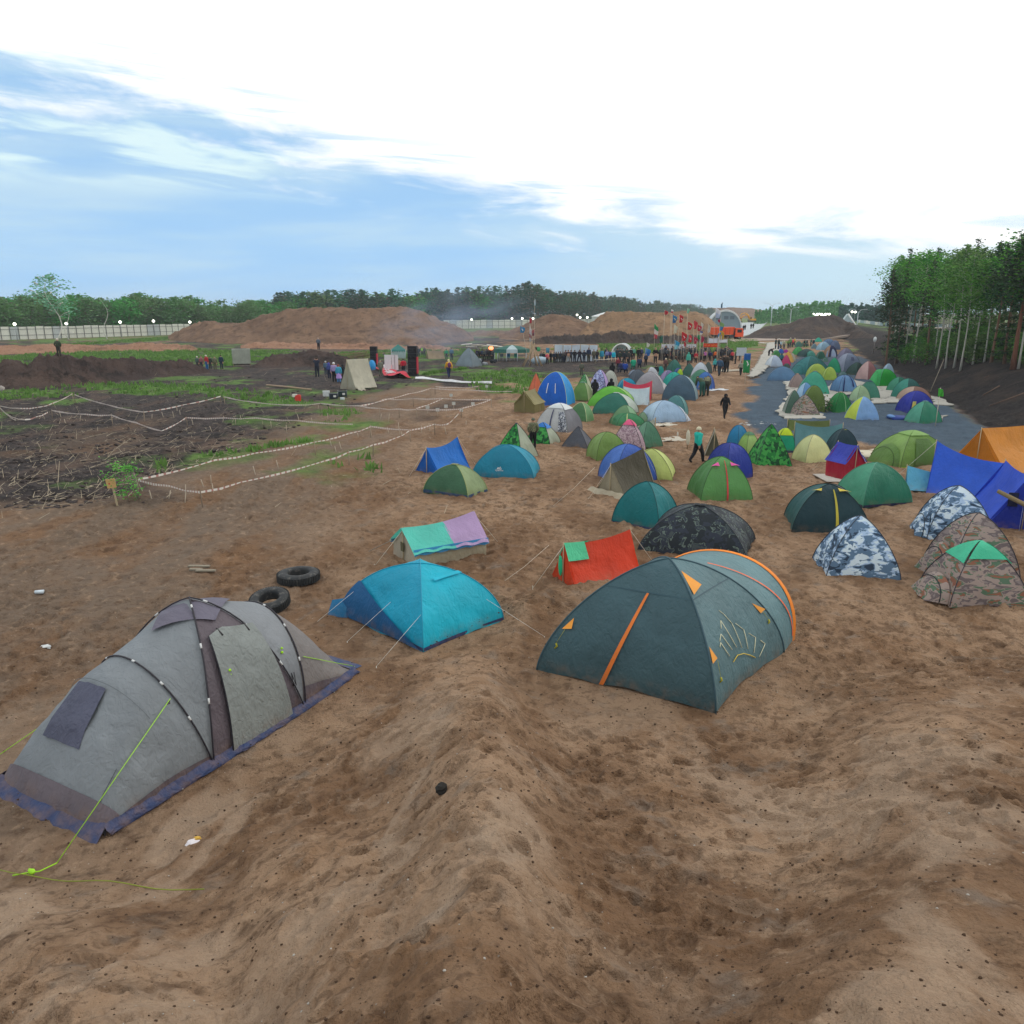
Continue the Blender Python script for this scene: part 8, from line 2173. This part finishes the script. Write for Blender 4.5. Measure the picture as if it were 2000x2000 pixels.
def ropes():
    hT = .58
    def lift(u, v):      # point of a cord hT above the ground
        d = ray(u, v); k = (hT-EYE)/d[2]
        for _ in range(3):
            x, y = d[0]*k, d[1]*k; k = (float(H0(x, y))+hT-EYE)/d[2]
        return Vector((d[0]*k, d[1]*k, EYE+d[2]*k))
    t = NT('striped_tape'); v = t.obj(); wv = t.n('ShaderNodeTexWave', {'Vector': v, 'Scale': 2.6}); wv.wave_type = 'BANDS'; wv.bands_direction = 'X'
    t.fin(t.mix(t.ramp(wv.outputs['Color'], .72, .76), lin('d8d4cc'), lin('a87870')), .5)
    tm = t.m
    Z = lambda pts: [(x/3.864, 500+y/3.864) for x, y in pts]
    M_ = lambda pts: [(500+x/3.864, 500+y/3.864) for x, y in pts]
    lines = [
     (Z([(-60, 1120), (0, 1132), (150, 1150), (300, 1140), (400, 1110), (545, 1040)]), 'tape sagging from the left margin up to the first far stake', (1, 5)),
     (Z([(560, 1045), (800, 1120), (1085, 1178), (1400, 1120), (1665, 1058)]), 'far striped tape dipping in the middle below the grass', (0, 2, 4)),
     (Z([(1690, 1062), (1932, 1105)])+M_([(300, 1125), (482, 1112)]), 'striped tape below the long grass towards the small canister', (0, 3)),
     (M_([(482, 1112), (780, 1130), (930, 1150), (1080, 1155), (1210, 1157), (1550, 1155)]), 'long striped tape running level to the right past the cream tent', (2, 3, 4, 5)),
     (M_([(1550, 1150), (1775, 1083)]), 'short oblique tape at the right end of the enclosure', (1,)),
     (M_([(780, 1130), (990, 1080), (1185, 1076), (1400, 1075), (1775, 1083)]), 'middle tape of the small enclosures', (2,)),
     (M_([(800, 1130), (960, 1085), (1150, 1040), (1320, 998), (1600, 1010), (1932, 1022)]), 'upper tape of the small enclosures leading to the bright blue tent', (3,)),
     (M_([(1210, 1150), (1410, 1075)]), 'oblique tape dividing the small enclosures', ()),
     (M_([(1350, 985), (1500, 990), (1680, 985)]), 'short pale tape below the white cloth strip', (0, 2)),
     (Z([(0, 1145), (60, 1200), (120, 1240)]), 'tape end sloping down at the left margin', ()),
     (Z([(0, 1148), (90, 1215), (190, 1235), (270, 1215), (360, 1180)]), 'second sagging tape near the left margin', ()),
     (Z([(390, 1165), (650, 1195), (840, 1200)]), 'nearly level tape between two left stakes', (0, 2)),
     (Z([(840, 1200), (1030, 1258), (1220, 1320), (1405, 1220)]), 'deep V shaped tape in the dark ground', (3,)),
     (Z([(1405, 1220), (1700, 1222), (1932, 1222)])+M_([(300, 1240), (730, 1270)]), 'long level tape through the middle of the dark ground', ()),
     (M_([(862, 1285), (1160, 1312)]), 'short tape at the top right corner of the near enclosure', (0,)),
     ([(269, 937)]+[(420, 898.5)]+M_([(0, 1487), (440, 1405), (700, 1340), (862, 1290)]), 'upper side of the near V shaped enclosure', (0, 3)),
     ([(270, 938), (330, 949), (391, 961.5), (470, 942)]+M_([(520, 1546), (700, 1480), (885, 1425), (1050, 1375), (1160, 1317)]), 'lower side of the near V shaped enclosure', (2, 5, 6, 8)),
     (M_([(1162, 1315), (1345, 1270), (1440, 1270), (1500, 1220), (1550, 1155)]), 'tape curving up at the right end of the near enclosure', (1,)),
    ]
    stakes = {}
    for pts, lab, st in lines:
        P = [lift(u, v) for u, v in pts]; c = P[0]
        b = MB(); rows = []
        Q = []
        for a, e in zip(P[:-1], P[1:]):
            n = max(2, int((e-a).length/.8))
            for i in range(n):
                q = a.lerp(e, i/n); Q.append(q-Vector((0, 0, .05*sin(pi*i/n))))
        Q.append(P[-1])
        for i, q in enumerate(Q):
            w_ = .028*(1+.4*sin(i*1.7)); r = q-c; rows.append([(r.x, r.y-.006, r.z-w_), (r.x, r.y-.008, r.z+w_)])
        b.grid(rows); rows2 = [[(p[0][0], p[0][1]+.012, p[0][2]), (p[1][0], p[1][1]+.012, p[1][2])] for p in rows]; b.grid(rows2)
        o = b.build('barrier_tape', tm, smooth=False, loc=c); tag(o, lab, 'tape')
        # stripes follow the tape's own length
        for i in st: stakes[(round(P[i].x, 2), round(P[i].y, 2))] = P[i]
    mw = [wood('7a6c5c'), wood('9c8c78')]; rnd = random.Random(6)
    for n, p in enumerate(stakes.values()):
        z = float(H0(p.x, p.y)); b = MB(); lx = rnd.uniform(-.06, .06); b.tube([(lx, 0, -.25), (0, 0, p.z-z+.08)], [.024, .02], 5)
        o = b.build('stake', mw[n % 2], loc=(p.x, p.y, z)); tag(o, 'thin wooden stake holding the striped tape', 'stake', 'stakes carrying the striped tape')
    for n, (u, v) in enumerate([(400, 950), (418, 962), (298, 975), (328, 972), (362, 962), (360, 982), (412, 940), (500, 925), (545, 912), (648, 868), (657, 878), (668, 876), (700, 850), (726, 850), (760, 842), (785, 848), (742, 815), (758, 820), (779, 838), (781, 848), (824, 842), (840, 838), (872, 845), (910, 826), (346, 800), (352, 806), (340, 812), (320, 812), (296, 815), (434, 822), (460, 824), (470, 818), (378, 828), (415, 840), (120, 812), (155, 818), (128, 822), (530, 832), (560, 842), (610, 820), (640, 815), (585, 818)]):
        g = ground(u, v+4); h = rnd.uniform(.22, .5); b = MB(); b.tube([(0, 0, -.1), (rnd.uniform(-.12, .12), rnd.uniform(-.05, .05), h)], [.02, .016], 5)
        o = b.build('peg', wood('b8ab98'), loc=g); tag(o, 'short pale peg stuck in the cleared ground inside the taped plots', 'peg', 'pegs in the taped plots')
    for (x, y, lab) in ((1473, 1075, 'tallest little plot sign at the middle of the small enclosures'), (1493, 1142, 'small plot sign on the long level tape'), (1435, 1165, 'small grey plot sign left of centre under the long tape'), (1372, 1193, 'grey plot sign standing lowest in the small enclosures'), (1550, 1195, 'paired pale plot sign at the right of the enclosures'), (1637, 1145, 'bluish plot sign near the oblique tape'), (1742, 1003, 'lone small sign below the white cloth strip'), (1296, 1172, 'tiny white plot sign at the left of the small enclosures')):
        g = ground(500+x/3.864, 500+(y+22)/3.864); t = thing('plot_sign', g, lab, 'sign')
        b = MB(); b.tube([(0, 0, -.1), (0, 0, .45)], .015, 5); b.build('post', wood('b8ab98'), t); b = MB(); b.box((0, -.02, .45), (.22, .02, .2)); b.build('board', plain('b8bab4'), t, smooth=False)
    # clothes line among the tents
    a = at_d('6', 870, 195, 38.2); c = at_d('6', 1180, 288, 36.0)
    t = thing('washing_line', a, 'washing line from the grey lean-to to a short pole with a pale bag', 'washing line'); b = MB(); m = (c-a)
    b.tube([m*q-Vector((0, 0, .15*sin(pi*q))) for q in np.linspace(0, 1, 9)], .012, 4); b.build('cord', plain('a89c84'), t)
    z = float(H0(c.x, c.y))-a.z; b = MB(); b.tube([m+Vector((0, 0, .15)), Vector((m.x, m.y, z-.1))], .025, 6); b.build('pole', wood(), t)
    z = float(H0(a.x, a.y))-a.z; b = MB(); b.tube([Vector((0, 0, .12)), Vector((0, 0, z-.1))], .03, 6); b.build('pole', wood(), t)
    b = MB(); b.ball(m+Vector((0, -.05, -.35)), (.10, .05, .36), 8, 6, noise=.2); b.build('hanging_bag', plain('c4c0ac'), t)
    for q in (.7,): b = MB(); b.ball(m*q-Vector((0, 0, .35)), (.04, .03, .12), 6, 5); b.build('clothes_item', plain('d0ccc0'), t)
    # two loose ropes between the near tents
    for (f1, x1, y1, f2, x2, y2, lab) in (('6', 300, 640, '6', -100, 1010, 'long tent rope running down left from the olive tarpaulin tent'), ('2', 1815, 440, '2', 1400, 770, 'white tent rope running down left from the orange ridge tent')):
        g2 = ground(*px(f2, x2, y2)); u, v = px(f1, x1, y1)
        rr = ray(u, v); dd = {0: 25.5}.get(0) if f1 == '6' else 19.0; k = dd/rr[1]; g1 = Vector((rr[0]*k, dd, EYE+rr[2]*k))
        b = MB(); b.tube([Vector((0, 0, 0)), (g2-g1)*.5-Vector((0, 0, .05)), g2-g1], .006, 4); tag(b.build('rope', plain('c8c0b0'), loc=g1), lab, 'rope')

def small_things():
    # tyres
    for (x0, y0, x1, y1, tilt, lab) in ((1452, 38, 1676, 134, 0, 'upper tyre lying flat on the sand behind the grey tent'), (1312, 152, 1526, 274, .22, 'lower tyre half hidden behind the grey tent')):
        u0, v0 = px('1', x0, y0); u1, v1 = px('1', x1, y1)
        x, y, z, w_, d, h = fit(lambda a, b_, c: np.array([(cos(q)*a/2, sin(q)*a/2, zz) for q in np.linspace(0, 6.2, 20) for zz in (0, .24)]), (u0, v0, u1, v1), asp=1.0)
        t = thing('tyre', (x, y, z+.01), lab, 'tyre', .4); t.rotation_euler = (tilt, -tilt*.6, .4)
        b = MB(); Rr = w_/2; prof = [(.52, .05), (.56, .01), (.72, 0), (.92, .03), (1, .08), (1, .19), (.92, .24), (.72, .26), (.56, .245), (.52, .2), (.55, .12), (.52, .05)]
        rows = [[(cos(a)*Rr*r, sin(a)*Rr*r, zz+(tilt*.25)) for (r, zz) in prof] for a in np.linspace(0, 2*pi, 49)]
        b.grid(rows); ty = NT('tyre_rubber'); v_ = ty.obj(); n = ty.noise(v_, 9, 4, .7)
        ty.fin(ty.mix(ty.ramp(n, .5, .7), lin('26292b'), lin('5c5a56')), .8, ty.bump(n, .5, .02)); b.build('carcass', ty.m, t)
        b = MB()
        for k in range(48):
            a = 2*pi*k/48; b.box((cos(a)*Rr*1.0, sin(a)*Rr*1.0, .135+tilt*.25), (.03, .035, .17), rz=a)
        b.build('tread', plain('2c2e2f', .8), t, smooth=False)
    # notice board by the near stake
    g = ground(*px('N', 1055, 498)); s = g.y/FPX/4.6*cos(PITCH)
    t = thing('notice_board', g, 'small yellowish board with a red mark on a pale post at the left', 'sign', R(8)); t.rotation_euler = (0, R(-6), R(8))
    b = MB(); b.box((0, 0, 95*s), (16*s, .03, 200*s)); b.build('post', wood('b8a888'), t, smooth=False)
    b = MB(); b.box((-4*s, -.035, 225*s), (82*s, .025, 88*s)); b.build('board', plain('c2a06a', .8), t, smooth=False)
    b = MB(); b.box((-18*s, -.055, 225*s), (12*s, .01, 12*s)); b.build('mark', plain('b83a30'), t, smooth=False)
    g = ground(*px('N', 1240, 455)); b = MB(); b.tube([(0, 0, -.1), (.03, 0, .6), (-.04, 0, 270/4.6*g.y/FPX)], [.05, .045, .035], 6); tag(b.build('stake', wood('8c8478'), loc=g), 'thick weathered stake where the near enclosure tapes meet', 'stake')
    # white cup, wrapper, dark stone, bark
    g = ground(*px('N', 352, 1290)); b = MB(); b.tube([(-.09, 0, .05), (.09, .04, .045)], [.04, .05], 12); tag(b.build('cup', plain('c8d4dc', .5), loc=g), 'pale plastic cup lying on its side at the left', 'cup')
    g = ground(*px('1', 1005, 1478)); t = thing('wrapper', g, 'crumpled white and yellow wrapper on the sand near the bottom', 'wrapper', .3)
    b = MB(); b.ball((0, 0, .03), (.085, .06, .035), 8, 5, noise=.6, seed=2); b.build('white_part', plain('d8d4d8', .4), t, smooth=False)
    b = MB(); b.ball((.06, .03, .045), (.045, .035, .03), 7, 5, noise=.6, seed=4); b.build('yellow_part', plain('c8a040', .4), t, smooth=False)
    g = ground(862, 1545); b = MB(); b.ball((0, 0, .03), (.055, .085, .045), 10, 7, noise=.35, seed=3); tag(b.build('dark_stone', plain('24221f', .9), loc=g, smooth=False), 'lone black lump lying on the sand slope at bottom centre', 'stone')
    for i, (x, y, w0, a) in enumerate(((1790, 1055, 200, .05), (1850, 1095, 190, -.04), (1760, 1085, 120, .1))):
        g = ground(*px('N', x, y)); s = g.y/FPX/4.6; b = MB(); b.box((0, 0, .05), (w0*s, .12, .04)); o = b.build('bark_slab', wood('8c8474') , smooth=False, loc=g, bevel=.01); o.rotation_euler = (0, a*.5, a)
        tag(o, ['upper pale slab of bark on the sand above the grey tent', 'lower pale slab of bark on the sand above the grey tent', 'shortest dark slab of bark on the sand above the grey tent'][i], 'bark')
    for (u, v, c, w_, lab) in ((93, 1265, 'c4c8c8', .12, 'tiny crumpled white scrap on the sand at the left edge'), (1180, 880, 'c8ccc8', .3, None), (1768, 820, 0, 0, None)):
        if lab: g = ground(u, v); b = MB(); b.ball((0, 0, .02), (w_, w_*.6, .04), 7, 5, noise=.6); tag(b.build('paper_scrap', plain(c, .6), loc=g, smooth=False), lab, 'scrap')
    # pale ground sheets of the gravel camp
    sheets = [([(1500, 671), (1528, 668), (1520, 690), (1498, 722), (1470, 742), (1462, 737), (1482, 706)], 'long pale sheet along the left edge of the gravel camp'),
              ([(1531, 748), (1556, 745), (1556, 762), (1534, 764)], 'small white sheet beside the tan dome'),
              ([(1545, 763), (1560, 760), (1552, 792), (1611, 816), (1612, 822), (1527, 822), (1518, 799), (1533, 790), (1538, 765)], 'pale sheet under the brown camouflage pyramid'),
              ([(1600, 765), (1650, 742), (1716, 755), (1746, 790), (1700, 792), (1712, 770), (1640, 776), (1612, 800), (1600, 790)], 'wide pale sheet between the green and pale blue domes'),
              ([(1708, 745), (1738, 757), (1760, 790), (1712, 791), (1700, 770)], 'pale stained sheet left of the navy blue dome'),
              ([(1817, 776), (1832, 780), (1866, 796), (1822, 793)], 'pale sheet tip right of the navy blue dome'),
              ([(1833, 817), (1846, 815), (1849, 822), (1838, 824)], 'small white sheet right of the sea green dome')]
    sm = NT('geotextile'); v_ = sm.obj(); sm.fin(sm.mix(sm.ramp(sm.noise(v_, 1.6, 4, .7), .56, .68), lin('a3a198'), lin('55524e')), .9, sm.bump(sm.noise(v_, 4, 3), .4, .05)); 
    for i, (px_, lab) in enumerate(sheets):
        P = [Vector((*flat(u, v), 0)) for u, v in px_]; c = sum(P, Vector())/len(P)
        zs = max(float(H0(p.x, p.y)) for p in P)+.12+.006*i
        Q = []; rj = random.Random(i)
        for a_, e_ in zip(P, P[1:]+P[:1]):
            m_ = max(2, int((e_-a_).length/.7))
            for k in range(m_): Q.append(a_.lerp(e_, k/m_)+Vector((rj.gauss(0, .12), rj.gauss(0, .16), 0)))
        P = Q; n = len(P); b = MB(); b.add([(p.x-c.x, p.y-c.y, zs+.01) for p in P]+[(p.x-c.x, p.y-c.y, zs-.05) for p in P], [tuple(range(n))]+[(k, (k+1) % n, (k+1) % n+n, k+n) for k in range(n)])
        o = b.build('ground_sheet', sm.m, smooth=False, loc=(c.x, c.y, 0)); tag(o, lab, 'sheet')
    for (f, x, y, c, w_, lab) in (('6', 925, 245, 'bcb6a8', .8, 'small pale mat on the sand under the washing line'), ('6', 960, 385, 'b0aa9c', 1.0, 'pale mat at the foot of the grey green sloping tent'), ('R', 800, 330, 'c4bda8', 1.3, 'rumpled cream cloth left of the large olive dome'), ('C', 1760, 820, 'c8ccd0', .9, 'white boxes and mat beside the light blue tent at the path'), ('7', 380, 240, 'a4a8a8', .9, 'grey rumpled sheet above the leaf camouflage pyramid'), ('4', 880, 580, 'd0d0cc', 1.6, 'white cloth scrap on the slope by the road'), ('K', 1520, 1175, 'a49c8c', 2.0, 'pale mat on the path behind the steel blue jacket')):
        g = ground(*px(f, x, y)); b = MB(); b.grid([[(q*w_, p*w_*.6, .05+.04*sin(q*5+p*4)) for q in np.linspace(-1, 1, 8)] for p in np.linspace(-1, 1, 6)]); o = b.build('mat', plain(c, .9), loc=g); o.rotation_euler = (0, 0, .3); tag(o, lab, 'mat')
        o.modifiers.new('t', 'SOLIDIFY').thickness = .02
    g = ground(*px('B', 1140, 1045)); s = g.y/FPX/7.43; t = thing('air_bed', g, 'navy blue air bed lying on the gravel left of the sea green dome', 'air bed', R(-6))
    b = MB()
    for k in range(4): b.tube([(-118*s, (k-1.5)*.28, .12), (118*s, (k-1.5)*.28, .12)], .13, 8)
    b.build('mattress', plain('1f3a84', .5), t); b = MB(); b.ball((-100*s, 0, .22), (.2, .5, .12), 8, 6); b.build('pillow', plain('5a84b8', .6), t)
    # bushy camouflaged bundle by the olive arched tent
    g = ground(*px('4', 1450, 1235)); b = MB(); rnd = random.Random(2)
    leaves(b, [(rnd.gauss(0, .35), rnd.gauss(0, .3), abs(rnd.gauss(.45, .3))) for _ in range(700)], .07, rnd); tag(b.build('shrub', leaf_mat('leaves_dull', '4c5a40', '77805e'), smooth=False, loc=g), 'grey green shrub between the olive arched tent and the bright green dome', 'shrub')
    # stones and clods on the near sand: nobody could count them
    rnd = random.Random(12); b = MB()
    def clod(x, y, r, sd):
        z = float(H0(x, y)+micro(np.array([x]), np.array([y]), np.array([0.]))[0])
        b.ball((x, y, z+r*.2), (r, r*rnd.uniform(.6, 1), r*rnd.uniform(.5, .8)), 6, 4, noise=.5, seed=sd)
    for i in range(4600):
        a = rnd.uniform(-.72, .72); r = 2.2+14*rnd.random()**1.3; clod(sin(a)*r, cos(a)*r, rnd.choice([.003, .004, .005, .006, .008, .012])*(.7+r/14), i)
    c = plain('4a392c', 1, var=.6, sc=2.5)
    o = b.build('clods', c, smooth=False); struct(o, True); tag(o, 'small clods and pebbles scattered over the trampled sand in front', 'clods')
    b = MB()
    for i in range(200):
        a = rnd.uniform(-.7, .7); r = 2.2+14*rnd.random(); clod(sin(a)*r, cos(a)*r, rnd.choice([.005, .008, .011]), i)
    o = b.build('pale_pebbles', plain('a8a49c', .8), smooth=False); struct(o, True); tag(o, 'tiny pale pebbles and chips scattered over the trampled sand', 'pebbles')
    # woody litter over the cleared ground
    b = MB(); polys = [np.array([flat(u, v) for u, v in P]) for P in PEAT[:1]]; rr = np.random.RandomState(5)
    n = 0
    while n < 1100:
        u = rr.uniform(-20, 1000); v = 700+rr.rand()**.6*320; x, y = flat(u, v)
        if not in_poly(np.array([x]), np.array([y]), polys[0])[0]: 
            if rr.rand() > .03: continue
        n += 1; L_ = rr.uniform(.1, .6)*(1.8 if rr.rand() < .08 else 1); a = rr.uniform(0, pi); e = rr.uniform(-.05, .25) if rr.rand() < .8 else rr.uniform(.3, 1.0); z = float(H0(x, y))+.04
        d = Vector((cos(a)*cos(e), sin(a)*cos(e), sin(e)))*L_; r_ = rr.uniform(.006, .015)
        b.tube([Vector((x, y, z)), Vector((x, y, z))+d], [r_, r_*.6], 3, cap=False)
    o = b.build('woody_litter', plain('a39782', .9, var=.6, sc=.5), smooth=False); struct(o, True); tag(o, 'broken sticks and roots littered over the dark cleared ground', 'woody litter')
    # clods of peat
    b = MB(); n = 0
    while n < 1500:
        u = rr.uniform(-20, 1000); v = 690+rr.rand()**.6*330; x, y = flat(u, v)
        if not in_poly(np.array([x]), np.array([y]), polys[0])[0]: continue
        n += 1; r = rr.uniform(.04, .15); b.ball((x, y, float(H0(x, y))+r*.1), (r, r*.8, r*.45), 6, 4, noise=.6, seed=n)
    o = b.build('peat_clods', plain('3e3735', 1, var=.6, sc=.7), smooth=False); struct(o, True); tag(o, 'dark peat clods scattered over the cleared ground at the left', 'clods')
    # litter of poles on the dark bank and fallen stems
    for i, (p, q) in enumerate((((1932, 1240), (1560, 1400)), ((1932, 1550), (1600, 1672)), ((1700, 1480), (1540, 1570)))):
        a, c = ground(*px('5', *p)), ground(*px('5', *q)); b = MB(); b.tube([Vector((0, 0, .1)), (c-a)+Vector((0, 0, .1))], [.05, .03], 5)
        tag(b.build('log', wood('6c584c'), loc=a), ['upper', 'lower right', 'short middle'][i]+' fallen stem lying on the dark bank at the right', 'log')
    g = ground(*px('5', 1045, 1520)); b = MB(); b.tube([(0, 0, -.1), (.9, .2, 2.6)], [.04, .02], 5); tag(b.build('leaning_stick', wood('a09484'), loc=g), 'tall thin stick leaning right at the foot of the dark bank', 'stick')
    g = ground(1706, 690); t = thing('marker_pole', g, 'white capped marker pole at the far right of the gravel camp', 'marker')
    b = MB(); b.tube([(0, 0, 0), (0, 0, 1.8)], .05, 6); b.build('pole', plain('7c7470'), t); b = MB(); b.ball((0, 0, 2.0), (.25, .25, .4), 8, 6); b.build('cap', plain('d8dcdc'), t)

def smoke():
    """drifting smoke from the camp fire: an even, soft edged volume"""
    d = 104; A = at_d('E', 150, 380, d); 
    c = at_d('E', 330, 300, d+3)
    b = MB(); b.ball((0, 0, 0), (12.5, 5.5, 5.2), 20, 12, noise=.12)
    o = b.build('smoke', [], loc=(c.x-1.5, c.y, 4.8)); o.rotation_euler = (0, R(-8), 0)
    m = bpy.data.materials.new('smoke'); m.use_nodes = True; t = m.node_tree; t.nodes.clear()
    out = t.nodes.new('ShaderNodeOutputMaterial'); pv = t.nodes.new('ShaderNodeVolumePrincipled'); pv.inputs['Color'].default_value = (.55, .70, .95, 1)
    tc = t.nodes.new('ShaderNodeTexCoord'); mp = t.nodes.new('ShaderNodeMapping'); mp.inputs['Scale'].default_value = (.10, .2, .32); mp.inputs['Rotation'].default_value = (0, .25, 0)
    nz = t.nodes.new('ShaderNodeTexNoise'); nz.inputs['Scale'].default_value = 2.2; nz.inputs['Detail'].default_value = 3
    t.links.new(tc.outputs['Object'], mp.inputs[0]); t.links.new(mp.outputs[0], nz.inputs['Vector'])
    g = t.nodes.new('ShaderNodeTexGradient'); g.gradient_type = 'SPHERICAL'; m2 = t.nodes.new('ShaderNodeMapping'); m2.inputs['Scale'].default_value = (1/12.5, 1/5.5, 1/5.2)
    t.links.new(tc.outputs['Object'], m2.inputs[0]); t.links.new(m2.outputs[0], g.inputs[0])
    r = t.nodes.new('ShaderNodeMapRange'); r.inputs[1].default_value = .42; r.inputs[2].default_value = .72; t.links.new(nz.outputs[0], r.inputs[0])
    a = t.nodes.new('ShaderNodeMath'); a.operation = 'MULTIPLY'; t.links.new(r.outputs[0], a.inputs[0]); t.links.new(g.outputs[1], a.inputs[1])
    k = t.nodes.new('ShaderNodeMath'); k.operation = 'MULTIPLY'; k.inputs[1].default_value = .22; t.links.new(a.outputs[0], k.inputs[0]); t.links.new(k.outputs[0], pv.inputs['Density'])
    t.links.new(pv.outputs[0], out.inputs['Volume']); o.data.materials.clear(); o.data.materials.append(m)
    struct(o, True); tag(o, 'thin blue smoke drifting from the camp fire in front of the earth heaps', 'smoke')

def haze():
    """the evening air: one even box of thin haze round everything"""
    b = MB(); b.box((0, 0, 13.0), (3300, 3300, 30.0)); o = b.build('haze', [], smooth=False); struct(o, True); o['label'] = 'thin evening haze over the whole site'
    m = bpy.data.materials.new('haze'); m.use_nodes = True; t = m.node_tree; t.nodes.clear()
    out = t.nodes.new('ShaderNodeOutputMaterial'); pv = t.nodes.new('ShaderNodeVolumePrincipled')
    pv.inputs['Color'].default_value = (.86, .94, 1, 1); pv.inputs['Density'].default_value = .0003
    t.links.new(pv.outputs[0], out.inputs['Volume']); o.data.materials.append(m)
# ================================================================== build
PAD += [(2.93, 13.42, 2.6), (-4.9, 10.6, 2.2), (-5.8, 9.3, 2.0), (-3.9, 12.0, 2.0), (-1.75, 14.7, 1.9)]
make_ground()
make_heaps()
make_fences()
stones()
make_trees()
grass_blades()
hero_tent()
grey_tent()
blue_tent()
near_tents()
mid_tents()
people()
flags()
stage()
vehicles()
ropes()
small_things()
smoke()
haze()
